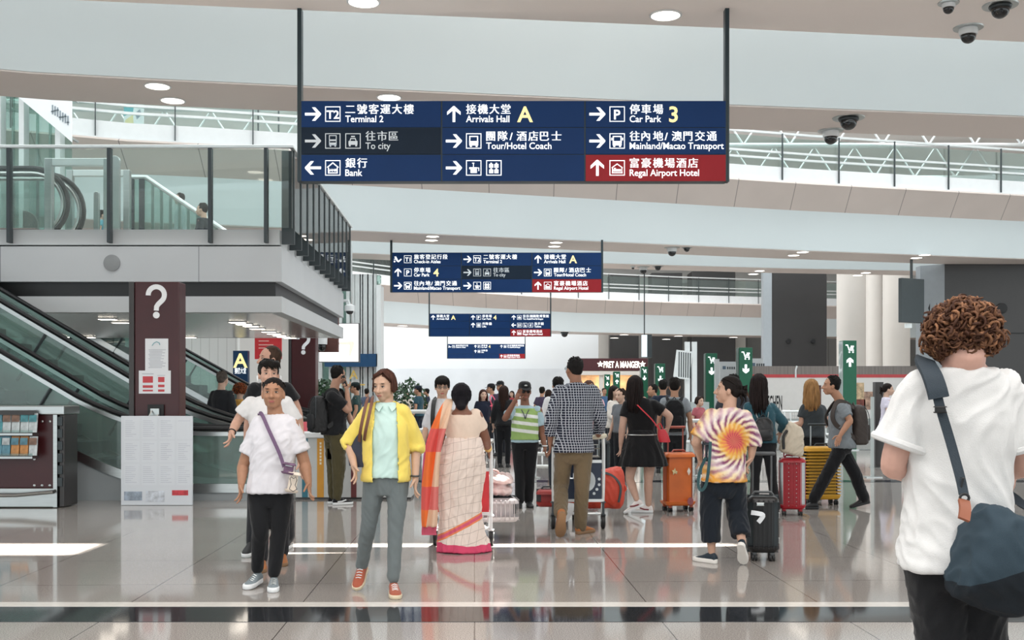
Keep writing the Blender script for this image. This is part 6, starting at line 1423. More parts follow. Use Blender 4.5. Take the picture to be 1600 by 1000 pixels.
def stripe_mat(name, base, stripe, zs, hw, slope=0):
    m, N, L, b = nodes_mat(name, .6, .3); tc = N.new('ShaderNodeTexCoord'); sp = N.new('ShaderNodeSeparateXYZ'); L.new(tc.outputs['Object'], sp.inputs[0]); acc = None
    for z in zs:
        v = math_(N, L, 'LESS_THAN', math_(N, L, 'ABSOLUTE', math_(N, L, 'SUBTRACT', math_(N, L, 'ADD', sp.outputs[2], math_(N, L, 'MULTIPLY', sp.outputs[0], slope)), z)), hw); acc = v if acc is None else math_(N, L, 'MAXIMUM', acc, v)
    L.new(mixc(N, L, acc, base, stripe), b.inputs['Base Color']); return m
zq = lambda py: CAMZ+(HOR-py)*14.0/F_PX
f.top(stripe_mat('vest cloth', '#94b36a', '#e4e9e6', [zq(649), zq(661), zq(673)], .022, .12), hem=.10, sleeve=.10, ease=.018, drape=1.03, sl_r=(.066, .074), neck=1.06, name='vest', amp=.005)
f.legs(C_blk, r=(.098, .086, .074, .072, .066)); f.shoe('A', M_black, M_black, fyaw=-8); f.shoe('B', M_black, M_black, fyaw=8)
m = MB(); w_ = f.j['wrB']; m.tube([w_+Vector((.032*math.cos(a), .032*math.sin(a), .012)) for a in [i*2*math.pi/14 for i in range(14)]], .008, 6, closed=True); m.build('bracelet', M_white, f.root)
m = MB(); m.strip(spline([f.tc(1.1)+f.S*-.07+f.F*.02, f.tc(.9)+f.F*.145-f.S*.02, f.tc(.75)+f.F*.155, f.tc(.9)+f.F*.145+f.S*.02, f.tc(1.1)+f.S*.07+f.F*.02], 4), .012, .003, f.F); m.build('lanyard', M_dkmetal, f.root)
# 5 man in the checked shirt
f = Fig('man seen from behind in a dark checked shirt and olive trousers, pushing a trolley', X_(896, 11.3), 11.3, 1.83, 178, dict(head=(897, 559.5, 0), shA=(868, 604, 0), shB=(932, 604, 0), elA=(861, 655, -.04), wrA=(860, 689, .04), elB=(938, 653, .06), wrB=(935, 680, .30), hipA=(881, 706, 0), hipB=(911, 706, 0), knA=(877, 757, .06), knB=(909, 762, -.04), anA=(876, 803, -.32), anB=(907, 823, .02)), w=1.04, d=1.05, head=(30, 4, 0), hs=1.02, res=.011)
f.body('#96674e', face=True, hands=(None, dict(d=(-.1, .9, -.2), n=(0, .1, -1), t=(-1, 0, 0), curl=.9))); f.hair('short', '#141211'); f.glasses()
m_ = MB(); 
def gingham():
    m, N, L, b = nodes_mat('checked cloth', .8, .2); tc = N.new('ShaderNodeTexCoord'); sp = N.new('ShaderNodeSeparateXYZ'); L.new(tc.outputs['Object'], sp.inputs[0]); p = .0265
    u = math_(N, L, 'ADD', sp.outputs[0], math_(N, L, 'MULTIPLY', sp.outputs[1], .6)); a = math_(N, L, 'LESS_THAN', math_(N, L, 'FRACT', math_(N, L, 'DIVIDE', u, p)), .21); c = math_(N, L, 'LESS_THAN', math_(N, L, 'FRACT', math_(N, L, 'DIVIDE', sp.outputs[2], p)), .21)
    L.new(mixc(N, L, math_(N, L, 'MAXIMUM', a, c), '#1d2130', '#b4b9c2'), b.inputs['Base Color']); return m
G_ = gingham(); sh_ = f.top(G_, hem=.0, sleeve=(1.72, 1.72), ease=.016, drape=1.02, sl_r=(.080, .058), neckband=G_, amp=.007, flare=.05)
f.legs(cloth('#6a5c47', .85), r=(.096, .086, .074, .070, .064), amp=.008); C_tan = mat('tan suede', '#a8693a', .75, var=.1); M_solb = mat('brown sole', '#8a6a4c', .7)
f.shoe('A', C_tan, M_solb, fyaw=186, pitch=58, ground=True, ln=1.08); f.shoe('B', C_tan, M_solb, fyaw=140, ln=1.02)
t, L = trolley('luggage trolley with a dark blue board pushed by the man in the checked shirt', X_(904, 11.66), 11.66, 0, mat('navy board', '#16263f', .35, var=.08), M_rail, text=(('SHLE', -.20, .545, .085), ('D', -.15, .64, .075)))
C_or = mat('orange red nylon', '#c8452f', .55, var=.1, bump=.25, bscale=50)
t = thing('travel_bag', 'large orange red travel bag lying across the trolley with the dark blue board', 'bag', (X_(912, 12.2), 12.2, .17)); xa, xb = X_(868, 12.2), X_(975, 12.2)
m = MB(); m.loft([(Vector((xa+(xb-xa)*u, 12.22, .38+dz)), Vector((0, a, 0)), Vector((0, 0, b_))) for u, a, b_, dz in ((0, .10, .12, -.03), (.04, .19, .19, -.02), (.3, .22, .205, 0), (.7, .22, .215, .01), (.93, .21, .235, .03), (.98, .15, .19, .03), (1, .08, .10, .02))], 20, 2.8); me = rm(m, .014, 3); me.materials.clear(); wrinkle(me, .012, 8, 4); MB().build('body', C_or, t, smooth=180, me=me)
m = MB(); m.strip(spline([(xb-.08, 12.0, .26), (xb-.06, 11.99, .44), (xb-.16, 12.03, .56), (xb-.34, 12.05, .60)], 4), .025, .008, Vector((.3, -1, .2))); m.build('zip', M_dkmetal, t); m = MB(); m.tube(spline([(xb-.05, 12.1, .34), (xb+.01, 12.08, .40), (xb-.03, 12.1, .47)], 3), .012, 6); m.build('carry_strap', C_or, t)
suitcase('dark red suitcase lying under the orange red bag, sticking out at its left', X_(858, 12.5), 12.45, .30, .26, .20, 0, mat('dark red shell', '#9a2f2c', .4, var=.08), None, None, .17, wheels=False)
t = thing('paper_bag', 'white paper tag strip hanging from the load behind the man in the checked shirt', 'tag', (X_(890, 11.6), 11.55, .22)); m = MB(); m.strip(spline([P(893, 786, 11.56), P(891, 797, 11.53), P(885, 808, 11.55), P(879, 814, 11.58)], 3), .07, .002, Vector((0, -1, .2))); m.build('strip', M_paper, t)
# 6 woman in the black dress
f = Fig('woman in a short black dress seen from behind, holding the orange suitcase', X_(1000, 13.3), 13.3, 1.68, 188, dict(head=(992, 588, 0), shA=(975, 627, 0), shB=(1027, 626, 0), elA=(973, 664, -.02), wrA=(970, 694, .02), elB=(1046, 650, -.02), wrB=(1044, 667, .02), hipA=(990, 705, 0), hipB=(1016, 705, 0), knA=(984, 748, .0), knB=(1013, 752, .0), anA=(995, 781, -.16), anB=(1013, 791, .04)), w=1.12, d=1.1, head=(-10, -4, 0), hs=1.02, res=.011)
f.body('#c59c86', fat=1.12, face=False, legfat=1.05, hands=(None, dict(d=(-.2, .3, -.8), n=(-.6, .3, -.5), t=(-.6, -.6, 0), curl=.9))); f.hair('long', '#1c1413', .34)
C_dress = cloth('#131315', .85); dr = f.top(C_dress, hem=.30, sleeve=.60, ease=.006, drape=.92, sl_r=(.072, .080), neckband=C_dress, amp=.004, name='dress_bodice')
f.skirt(C_dress, [(1002, 672, .155, .125, 0), (1003, 682, .185, .15, 0), (1004, 700, .235, .19, 0), (1005, 716, .28, .22, 0), (1005, 728, .305, .24, 0)], name='dress_skirt', amp=.006, fold=.05, folds=14)
C_wh = cloth('#e6dfdc', .6); M_redstripe = mat('dark red stripe', '#7d2b35', .6); f.shoe('A', C_wh, M_white, fyaw=-105, pitch=24, mark=M_redstripe); f.shoe('B', C_wh, M_white, fyaw=-100, mark=M_redstripe)
m = MB(); m.tube([f.tc(.36)+f.S*.182*math.cos(a)+f.F*.150*math.sin(a) for a in [i*2*math.pi/22 for i in range(22)]], .008, 6, closed=True); m.build('waist_chain', M_steel, f.root)
Q = lambda px, py, dy=0: P(px, py, f.Y+dy)
t = thing('handbag', 'small red handbag on a thin red strap on the black dress', 'bag', Q(1036, 690, -.12)); R = Matrix.Rotation(.25, 3, 'Y'); C_red = mat('red leather', '#c4303a', .4, var=.06); M_redm = C_red
m = MB(); m.loft([(Q(1036+(y-680)*.25, y, -.14), Vector((w, 0, -.0)), Vector((0, .045, 0))) for y, w in ((691, .058), (690, .07), (681, .066), (674, .052), (671, .04))], 16, 3); m.build('body', C_red, t); m = MB(); m.tube(spline([Q(1031, 672, -.14), Q(1028, 664, -.14), Q(1032, 662, -.14), Q(1036, 671, -.14)], 3), .007, 6); m.build('carry_handle', C_red, t)
m = MB(); strap(m, [Q(1030, 671, -.14), Q(1019, 656, -.17), Q(1003, 640, -.165), Q(990, 627, -.09), Q(984, 621, .02), Q(990, 640, .15), Q(1030, 668, .10)], .014, .005, Vector((.2, -1, .3))); m.build('strap', C_red, t)
C_ors = mat('orange shell', '#cf6a2c', .4, var=.14, vscale=4); t, L, R = suitcase('orange hard suitcase with stickers beside the woman in the black dress', X_(1059, 13.55), 13.55, .40, .27, .66, 14, C_ors, None, .98+.06, trim=mat('dark orange seam', '#9a4a22', .5), hm=mat('copper red', '#a85a4c', .4, .3))
for nm, x, z, c_, pts in (('sticker', -.10, .50, '#c9b98a', 9), ('sticker', .09, .50, '#d9d2c6', 4), ('sticker', .11, .13, '#8d4b52', 12)):
    m = MB(); m.add([L(x+(.04 if i % 2 == 0 or pts != 9 else .02)*(1 if pts != 4 else .6)*math.cos(2*math.pi*i/pts), -.1372, z+(.05 if pts != 9 or i % 2 == 0 else .02)*math.sin(2*math.pi*i/pts)) for i in range(pts)], [tuple(range(pts))]); m.build(nm, mat('sticker '+c_, c_, .4, var=.3, vscale=40), t, smooth=0)
# 7 woman in the tie-dye shirt
f = Fig('woman with tied-up hair in a tie-dye shirt and dark cropped trousers', X_(1133, 9.35), 9.35, 1.62, 196, dict(head=(1138, 588, 0), shA=(1104, 643, 0), shB=(1170, 645, 0), elA=(1088, 690, .0), wrA=(1093, 714, .16), elB=(1176, 690, .02), wrB=(1174, 714, .03), hipA=(1112, 757, 0), hipB=(1148, 757, 0), knA=(1110, 806, .02), knB=(1152, 800, .05), anA=(1112, 862, .02), anB=(1160, 852, -.14)), w=1.10, d=1.08, head=(62, 5, 0), hs=1.03, res=.010)
f.body('#c79a80', fat=1.1, hands=(None, dict(d=(-.35, .1, -.9), n=(-.8, .3, 0), t=(-.2, -.9, 0), curl=.8))); f.hair('bun', '#1a1412')
def tiedye():
    m, N, L, b = nodes_mat('tie-dye cloth', .85, .2); tc = N.new('ShaderNodeTexCoord'); mp = N.new('ShaderNodeMapping'); L.new(tc.outputs['Object'], mp.inputs[0]); c = Vector((X_(1143, 9.35)-X_(1133, 9.35), 0, CAMZ+(HOR-688)*9.35/F_PX)); mp.inputs['Location'].default_value = -c
    sp = N.new('ShaderNodeSeparateXYZ'); L.new(mp.outputs[0], sp.inputs[0]); x, _, z = sp.outputs; r = math_(N, L, 'SQRT', math_(N, L, 'ADD', math_(N, L, 'MULTIPLY', x, x), math_(N, L, 'MULTIPLY', z, z))); a = math_(N, L, 'ARCTAN2', z, x)
    nz = N.new('ShaderNodeTexNoise'); nz.inputs['Scale'].default_value = 16; nz.inputs['Detail'].default_value = 4; L.new(mp.outputs[0], nz.inputs[0]); n_ = math_(N, L, 'MULTIPLY', math_(N, L, 'SUBTRACT', nz.outputs[0], .5), 2.4)
    ray = math_(N, L, 'SINE', math_(N, L, 'ADD', math_(N, L, 'ADD', math_(N, L, 'MULTIPLY', a, 19), math_(N, L, 'MULTIPLY', r, 75)), math_(N, L, 'MULTIPLY', n_, 2.2))); ray = math_(N, L, 'MULTIPLY_ADD', ray, .5, .5)
    cr = N.new('ShaderNodeValToRGB'); rr_ = math_(N, L, 'ADD', math_(N, L, 'MULTIPLY', r, 2.5), math_(N, L, 'MULTIPLY', n_, .10)); L.new(rr_, cr.inputs[0]); e = cr.color_ramp.elements
    e[0].color = (*lin('#b83a52'), 1); e[1].position = 1; e[1].color = (*lin('#e0902a'), 1)
    for p_, c_ in ((.14, '#c4485c'), (.24, '#dd7a5a'), (.33, '#e2b04a'), (.40, '#8a3f60'), (.52, '#7d3f6c'), (.66, '#d8b8c0'), (.80, '#a06a74'), (.9, '#d9a04a')): q = e.new(p_); q.color = (*lin(c_), 1)
    cr2 = N.new('ShaderNodeValToRGB'); L.new(rr_, cr2.inputs[0]); e = cr2.color_ramp.elements; e[0].color = (*lin('#d98a66'), 1); e[1].position = 1; e[1].color = (*lin('#efe3cf'), 1)
    for p_, c_ in ((.16, '#d9705c'), (.26, '#e6ae4c'), (.40, '#f0dcb4'), (.58, '#f2e8e2'), (.76, '#efdcb0'), (.9, '#e69a2e')): q = e.new(p_); q.color = (*lin(c_), 1)
    L.new(mixc(N, L, ray, cr2.outputs[0], cr.outputs[0]), b.inputs['Base Color']); return m
T_ = tiedye(); f.top(T_, hem=.05, sleeve=(.85, 1.25), ease=.018, drape=1.05, sl_r=(.084, .090), neckband=T_, amp=.008)
f.legs(cloth('#1b2129', .85), frac=.86, r=(.104, .098, .096, .092, .090), name='cropped_trousers', amp=.010)
C_sh = mat('navy print canvas', '#1c2a35', .7, var=.5, vscale=120); M_solw = mat('white sole', '#e4e0da', .6); f.shoe('A', C_sh, M_solw, fyaw=-140, sole_h=.036); f.shoe('B', C_sh, M_solw, fyaw=160, pitch=48, sole_h=.034)
Q = lambda px, py, dy=0: P(px, py, f.Y+dy)
t = thing('strap_bag', 'dark bag with a long teal loop strap held at the side of the tie-dye shirt', 'bag', Q(1104, 735, .02)); m = MB(); m.rbox(Q(1107, 706, -.06), (.09, .08, .16), .02, 3); m.build('body', mat('dark bag cloth', '#1d2630', .6, bump=.2), t)
m = MB(); m.strip(spline([Q(1110, 690, -.15), Q(1108, 725, -.17), Q(1103, 757, -.16), Q(1095, 766, -.15), Q(1091, 755, -.14), Q(1094, 735, -.13), Q(1103, 715, -.12)], 5), .026, .006, Vector((.3, -1, 0))); m.build('strap', mat('teal webbing', '#2f5256', .7), t)
t, L, R = suitcase('black ribbed cabin suitcase with a paper tag beside the tie-dye shirt', X_(1194, 9.5), 9.56, .27, .24, .50, -8, mat('black shell', '#1b1a1b', .35, var=.1), 'v', .93, hm=mat('grey plastic', '#55585a', .4))
m = MB(); m.strip(spline([L(-.11, -.15, .43), L(-.06, -.165, .425), L(-.01, -.16, .41), L(-.03, -.155, .37), L(-.05, -.15, .345)], 4), .04, .002, Vector((0, -1, .2))); m.build('paper_tag', M_paper, t); m = MB(); m.rbox(L(-.03, -.13, .50), (.07, .012, .03), .005, 2, R); m.build('name_plate', M_steel, t)
for z in (.18, .40): m = MB(); m.rbox(L(.135, -.06, z), (.012, .03, .05), .004, 2, R); m.build('latch', M_steel, t)
# 8 woman in the denim jacket
f = Fig('woman with long dark hair in a teal denim shirt with a small black backpack', X_(1192, 13.0), 13.0, 1.68, 175, dict(head=(1185, 585, 0), shA=(1164, 630, 0), shB=(1211, 631, 0), elA=(1160, 665, .05), wrA=(1164, 690, .2), elB=(1225, 662, .06), wrB=(1219, 676, .16), hipA=(1182, 698, 0), hipB=(1202, 698, 0), knA=(1180, 745, 0), knB=(1206, 745, 0), anA=(1178, 793, 0), anB=(1212, 793, 0)), w=1.02, head=(8, 0, 0), res=.012)
f.body('#c8a088', face=False); f.hair('long', '#201716', .36); C_den = cloth('#2f5561', .8); f.top(C_den, hem=.10, sleeve=(1.8, 1.8), ease=.010, sl_r=(.072, .050), neckband=C_den); f.legs(C_blk, r=(.088, .078, .060, .058, .060)); f.shoe('A', C_blk, M_black); f.shoe('B', C_blk, M_black)
backpack('small black backpack with chain straps on the teal denim shirt', f, mat('black leather', '#1a1a1c', .4, bump=.2), w=.22, h=.28, d=.11, off=.18, drop=.06, chain=True)
C_rs = mat('red shell', '#a8222e', .35, var=.08); t, L, R = suitcase('red ribbed suitcase with red handle behind the black cabin case', X_(1240, 13.05), 13.12, .31, .25, .62, -12, C_rs, 'v', 1.0, hm=mat('red plastic', '#a3242f', .4), trim=M_steel)
for sx in (-.045, .045):
    m = MB()
    for i in range(11): m.ell(L(sx, -.137, .12+.05*i), (.006, .005, .006), None, 8, 5)
    m.build('rivet_strip', M_steel, t)
t = thing('tote_bag', 'cream cloth bag resting on top of the red suitcase', 'bag', (X_(1238, 13.0), 13.0, .70)); m = MB(); m.loft([(Vector((X_(1236+u*6, 13.0), 13.02, .735+.36*u)), Vector((.14*w, 0, -.03)), Vector((0, .10*w, 0))) for u, w in ((0, .8), (.06, 1.0), (.4, 1.0), (.75, .82), (.95, .6), (1, .4))], 18, 2.6); me = rm(m, .012, 3); me.materials.clear(); wrinkle(me, .014, 9, 6); MB().build('body', cloth('#cfc3b0', .9), t, smooth=180, me=me); m = MB(); m.tube(spline([(X_(1228, 13), 12.95, 1.02), (X_(1222, 13), 12.93, .95), (X_(1222, 13), 12.92, .80)], 3), .016, 6); m.build('strap', M_black, t)
# 9 fair-haired woman, 10 man in grey
f = Fig('woman with long fair hair in a dark grey T-shirt seen from behind', X_(1270, 15.0), 15.0, 1.66, 168, dict(head=(1267, 593, 0), shA=(1252, 633, 0), shB=(1288, 633, 0), elA=(1252, 662, .0), wrA=(1236, 664, .12), elB=(1292, 660, .0), wrB=(1284, 672, .1)), w=1.0, head=(18, 0, 0), res=.013)
f.body('#cfa087', face=False); f.hair('long', '#9a744a', .30); f.top(cloth('#3c4246'), hem=.02, sleeve=.60, neckband=cloth('#3c4246')); f.legs(C_blk); f.shoe('A', C_blk, M_black); f.shoe('B', C_blk, M_black)
t, L, R = suitcase('tall yellow grooved suitcase behind the striding man', X_(1283, 14.3), 14.35, .48, .28, .70, 6, mat('yellow shell', '#d6a02e', .4, var=.06), 'h', 1.05)
f = Fig('man in a grey shirt and black trousers striding left with a brown backpack', X_(1312, 13.8), 13.8, 1.69, -88, dict(head=(1299, 588, 0), shA=(1310, 630, .17), shB=(1316, 631, -.17), elA=(1318, 660, .2), wrA=(1308, 682, .2), elB=(1328, 657, -.22), wrB=(1313, 680, -.24), hipA=(1312, 697, .08), hipB=(1316, 697, -.08), knA=(1337, 742, .06), knB=(1294, 738, -.06), anA=(1350, 779, .06), anB=(1272, 779, -.06)), w=1.08, d=1.12, head=(-8, 2, 0), res=.012)
f.j['shA'] += Vector((0, 0, 0)); f.body('#b98565', fat=1.05); f.hair('short', '#15110f'); C_gs = cloth('#7d8489'); f.top(C_gs, hem=-.05, sleeve=.72, ease=.012, drape=1.0, sl_r=(.070, .080), neckband=C_gs, amp=.008, flare=.06); f.legs(C_blk, r=(.102, .090, .080, .078, .072), amp=.008); f.shoe('A', M_black, M_black, fyaw=-90, pitch=14); f.shoe('B', M_black, M_black, fyaw=-90)
backpack('brown backpack on the man striding in the grey shirt', f, mat('dark brown nylon', '#3a322e', .6, var=.1, bump=.3, bscale=80), w=.32, h=.50, d=.20, off=.225, drop=.02)
# 11 man with curly hair, nearest
f = Fig('man with curly brown hair in white T-shirt and black shorts, nearest, seen from behind', X_(1500, 3.6), 3.6, 1.76, 178, dict(head=(1503, 477, -.02), shA=(1418, 583, 0), shB=(1586, 585, 0), elA=(1396, 724, .02), wrA=(1426, 745, .24), elB=(1604, 722, .02), wrB=(1580, 738, .24), hipA=(1461, 880, 0), hipB=(1527, 880, 0), knA=(1484, 1075, 0), knB=(1530, 1075, 0), anA=(1484, 1255, 0), anB=(1534, 1255, 0)), head=(0, -14, 0), hs=1.04, res=.008)
f.body('#d3a18e', face=False, fat=1.05); f.hair('curly', '#694834'); C_wt = cloth('#dcdcdb'); f.top(C_wt, hem=-.02, sleeve=.74, ease=.014, drape=1.0, sl_r=(.074, .088), neck=1.125, amp=.010, fr=7)
f.legs(C_blk, frac=.46, r=(.098, .092, .086, .084, .084), name='shorts', amp=.006); C_s2 = cloth('#3a3d40'); f.shoe('A', C_s2, M_white); f.shoe('B', C_s2, M_white)
m = MB()
for q in 'AB':
    sh, el = f.j['sh'+q], f.j['el'+q]; sh = sh+(f.Nm-sh)*.12; c = sh.lerp(el, .735); d = (el-sh).normalized(); u_, v_ = frame_of(d); m = MB(); m.tube([c+(u_*math.cos(a)+v_*math.sin(a))*.088 for a in [i*2*math.pi/20 for i in range(20)]], .014, 8, closed=True); m.build('sleeve_cuff', C_wt, f.root)
Q = lambda px, py, dy=0: P(px, py, f.Y+dy)
C_duf = mat('slate canvas', '#33424c', .75, var=.08, vscale=5, bump=.35, bscale=500); C_duf2 = mat('black canvas', '#20262c', .75, var=.08, bump=.3, bscale=500)
t = thing('duffel_bag', 'large slate blue duffel bag on a cross-body strap, hanging at the right edge', 'bag', Q(1560, 962, -.2))
up_ = MB(); rings = []
oc = [(1487, 905, 966), (1494, 885, 934), (1515, 815, 946), (1540, 787, 955), (1570, 795, 963), (1605, 815, 960), (1640, 835, 940), (1668, 858, 905)]
for px, y0, y1 in oc:
    a, b_ = Q(px, y0, -.22), Q(px, y1, -.22); c = (a+b_)/2; hh = (a-b_).length/2; rings.append((c, Vector((0, .085+.045*min(1, hh/.17), 0)), Vector((0, 0, hh))))
rings[0] = (Q(1484, 916, -.2), Vector((0, .05, 0)), Vector((0, 0, .03)))
up_.loft(rings, 22, 2.3); me = rm(up_, .010, 5); me.materials.clear(); wrinkle(me, .012, 7, 9, (1, 1, .6))
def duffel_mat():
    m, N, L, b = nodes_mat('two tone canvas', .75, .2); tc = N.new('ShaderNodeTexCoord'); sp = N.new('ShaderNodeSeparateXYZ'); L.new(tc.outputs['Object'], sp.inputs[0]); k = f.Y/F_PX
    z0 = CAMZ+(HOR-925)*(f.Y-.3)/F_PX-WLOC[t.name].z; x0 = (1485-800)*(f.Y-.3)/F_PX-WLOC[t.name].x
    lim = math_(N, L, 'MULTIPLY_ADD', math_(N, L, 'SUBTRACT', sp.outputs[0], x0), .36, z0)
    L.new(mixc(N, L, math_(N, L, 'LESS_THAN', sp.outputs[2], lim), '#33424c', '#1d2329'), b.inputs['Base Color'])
    n = N.new('ShaderNodeTexNoise'); n.inputs['Scale'].default_value = 500; L.new(tc.outputs['Object'], n.inputs[0]); bp = N.new('ShaderNodeBump'); bp.inputs['Strength'].default_value = .3; bp.inputs['Distance'].default_value = .01; L.new(n.outputs[0], bp.inputs['Height']); L.new(bp.outputs[0], b.inputs['Normal']); return m
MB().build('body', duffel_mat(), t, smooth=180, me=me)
m = MB(); m.strip(spline([Q(1506, 812, -.325), Q(1508, 795, -.30), Q(1506, 782, -.27)], 3), .034, .010, Vector((0, -1, .2))); m.build('leather_tab', mat('tan leather', '#8a4f35', .5, var=.1), t)
m = MB(); m.tube([Q(1507+7*math.cos(a), 778+6*math.sin(a), -.27) for a in [i*2*math.pi/14 for i in range(14)]], .0045, 6, closed=True); m.build('ring', M_black, t)
M_web = mat('navy webbing', '#24313b', .7, bump=.3, bscale=300, var=.05)
nr = Vector((0, -1, .12)); m = MB(); m.strip(spline([Q(1506, 773, -.26), Q(1500, 745, -.235), Q(1485, 690, -.20), Q(1470, 640, -.185), Q(1463, 612, -.17)], 5), .030, .005, nr); m.build('strap', M_web, t)
m = MB(); m.strip(spline([Q(1467, 622, -.185), Q(1463, 606, -.178), Q(1456, 586, -.150), Q(1447, 569, -.075), Q(1445, 562, .02), Q(1452, 570, .09)], 6), .062, .014, [Vector((0, -1, .15+.9*min(1, i/18))) for i in range(31)]); m.build('shoulder_pad', M_web, t)
m = MB(); m.rbox(Q(1469, 640, -.200), (.042, .014, .022), .004, 2); m.build('buckle', M_black, t); m = MB(); m.rbox(Q(1503, 757, -.25), (.014, .012, .045), .004, 2, Matrix.Rotation(.2, 3, 'Y')); m.build('snap_hook', M_black, t)
m = MB(); strap(m, [Q(1452, 570, .09), Q(1480, 640, .17), Q(1540, 740, .19), Q(1600, 790, .10), Q(1630, 830, -.12)], .030, .005, Vector((0, 1, .1))); m.build('strap', M_web, t)
# 12 young man behind, 13 tall man
f = Fig('young man with spiky black hair and white earphones in a white T-shirt at left', X_(425, 9.2), 9.2, 1.74, 12, dict(head=(420, 563, 0), shA=(383, 622, 0), shB=(456, 622, 0), elA=(370, 660, .0), wrA=(362, 676, -.12)), head=(8, 2, 0), hs=1.05, w=1.0, res=.011, stride=.2)
f.body('#cf9f86'); f.hair('spiky', '#16120f'); C_t2 = cloth('#dedddd'); f.top(C_t2, hem=.02, sleeve=.62, ease=.010, sl_r=(.072, .084), neckband=C_t2); f.legs(cloth('#26282c')); f.shoe('A', C_tan, M_solb); f.shoe('B', C_tan, M_solb)
for sg in (-1, 1): m = MB(); m.tube([f.H(sg*.090, .006, -.012), f.H(sg*.092, .012, -.018), f.H(sg*.090, .020, -.048)], [.009, .008, .005], 8, round_=True); m.build('earphone', M_white, f.root)
m = MB(); w_ = f.j['wrA']; d = (f.j['wrA']-f.j['elA']).normalized(); u_, v_ = frame_of(d); m.tube([w_-d*.01+(u_*math.cos(a)+v_*math.sin(a))*.031 for a in [i*2*math.pi/14 for i in range(14)]], .006, 6, closed=True); m.build('bracelet', M_black, f.root)
f = Fig('tall short-haired man in a black T-shirt behind the young man at left', X_(424, 10.1), 10.1, 1.88, -6, dict(head=(421, 541.5, 0), shA=(390, 600, 0), shB=(455, 600, 0), elB=(464, 640, .02), wrB=(470, 672, -.05)), head=(-48, 2, 0), hs=1.04, res=.012, stride=.3)
f.body('#c2927a'); f.hair('buzz', '#3a2a20'); f.top(C_blk, hem=.02, sleeve=.62, sl_r=(.072, .082), neckband=C_blk); f.legs(cloth('#2a2c30')); f.shoe('A', M_black, M_white, pitch=10); f.shoe('B', M_black, M_white)
# 14 man on the phone
f = Fig('man in a black T-shirt and olive cargo trousers on the phone by the striped counter', X_(523, 14.35), 14.35, 1.80, 120, dict(head=(529, 572, 0), shA=(516, 613, -.16), shB=(531, 613, .16), elA=(545, 642, -.1), wrA=(542, 609, -.06), elB=(545, 650, .2), wrB=(552, 668, .1)), head=(14, -2, 0), hs=1.02, w=1.06, d=1.05, res=.012)
f.body('#b98a70', hands=(dict(d=(-.3, -.1, .95), n=(-.7, .5, 0), t=(.3, -.3, .8), curl=.7), None)); f.hair('short', '#14110f'); f.top(C_blk, hem=-.02, sleeve=.7, ease=.014, sl_r=(.076, .086), neckband=C_blk); tr_ = f.legs(cloth('#4f4932', .85), r=(.104, .098, .088, .080, .056), amp=.010)
m = MB(); m.rbox(f.j['hipA'].lerp(f.j['knA'], .62)-f.S*.0+Vector((0, -.10, 0)), (.15, .03, .17), .015, 3); m.build('cargo_pocket', cloth('#4f4932', .85), tr_)
C_bs = cloth('#1c1d20'); f.shoe('A', C_bs, M_white, fyaw=110, mark=M_white); f.shoe('B', C_bs, M_white, fyaw=120, mark=M_white)
backpack('black backpack on the man with the phone', f, mat('black nylon', '#17181a', .65, bump=.3, bscale=80), w=.30, h=.48, d=.20, off=.23, drop=.03)
t = thing('mobile_phone', 'dark mobile phone held to the ear of the man in the black T-shirt', 'phone', f.j['wrA']+Vector((-.045, 0, .04))); R = Matrix.Rotation(-.22, 3, 'Y') @ Matrix.Rotation(1.1, 3, 'Z'); m = MB(); m.rbox(f.j['wrA']+Vector((-.035, -.02, .115)), (.012, .074, .15), .006, 2, R); m.build('case', M_dome, t)
# 15 man with glasses
f = Fig('young man with black fringe and glasses in a pale shirt behind the sari', X_(690, 12.6), 12.6, 1.67, 2, dict(head=(691, 588.5, 0), shA=(673, 625, 0), shB=(708, 625, 0), elA=(668, 663, 0)), head=(2, -6, 0), hs=1.03, res=.012)
f.body('#cba084'); f.hair('fringe', '#15110f'); f.glasses(); C_ps = cloth('#d3d4d8'); f.top(C_ps, hem=.0, sleeve=1.05, sl_r=(.070, .070), neckband=C_ps); f.legs(cloth('#2b2f36')); f.shoe('A', M_black, M_black); f.shoe('B', M_black, M_black)
t = thing('shoulder_bag', 'black bag strap over the shoulder of the man with glasses', 'bag', P(676, 690, 12.5)); m = MB(); strap(m, [P(678, 688, 12.52), P(676, 660, 12.44), P(677, 636, 12.45), P(679, 624, 12.55), P(679, 630, 12.72), P(677, 690, 12.74)], .05, .008, Vector((-.1, -1, .2))); m.build('strap', M_black, t); m = MB(); m.rbox(P(676, 700, 12.62), (.10, .26, .26), .03, 3); m.build('body', M_black, t)
# ---------------------------------------------------------------- the crowd farther back
def crowd(label, px, crown, Y, yaw, hs, hc, top, bottom, sk, arms='down', stride=0, h=None, sleeve=.62, z0=0, cap=None, w=1.0, skirt=None, extra=None, face=True, hy=0):
    zc_ = CAMZ+(HOR-crown)*Y/F_PX; h = h or zc_-z0
    f = Fig(label, X_(px, Y), Y, h, yaw, None, w=w, head=(hy, 0, 0), stride=stride, arms=arms, res=.020, z0=z0)
    f.body(sk, face=face, ears=True); f.hair(hs, hc, extra)
    if cap: f.cap(cloth(cap))
    c = cloth(top); f.top(c, hem=.0, sleeve=sleeve, name='shirt', sl_r=(.070, .076 if sleeve < 1 else .052))
    if skirt: 
        b = f.Pm; f.skirt(cloth(bottom), [], name='skirt') if 0 else None
    f.legs(cloth(bottom)); f.shoe('A', M_black, M_black); f.shoe('B', M_black, M_black); return f
S1, S2, S3, S4 = '#c79c80', '#b98768', '#d2aa92', '#8c5f48'
crowd('officer in a dark teal uniform and cap, facing left by the shrub', 654, 603, 29, -110, 'short', '#171412', '#2f4f5c', '#222a38', S2, cap='#1d2733', hy=10)
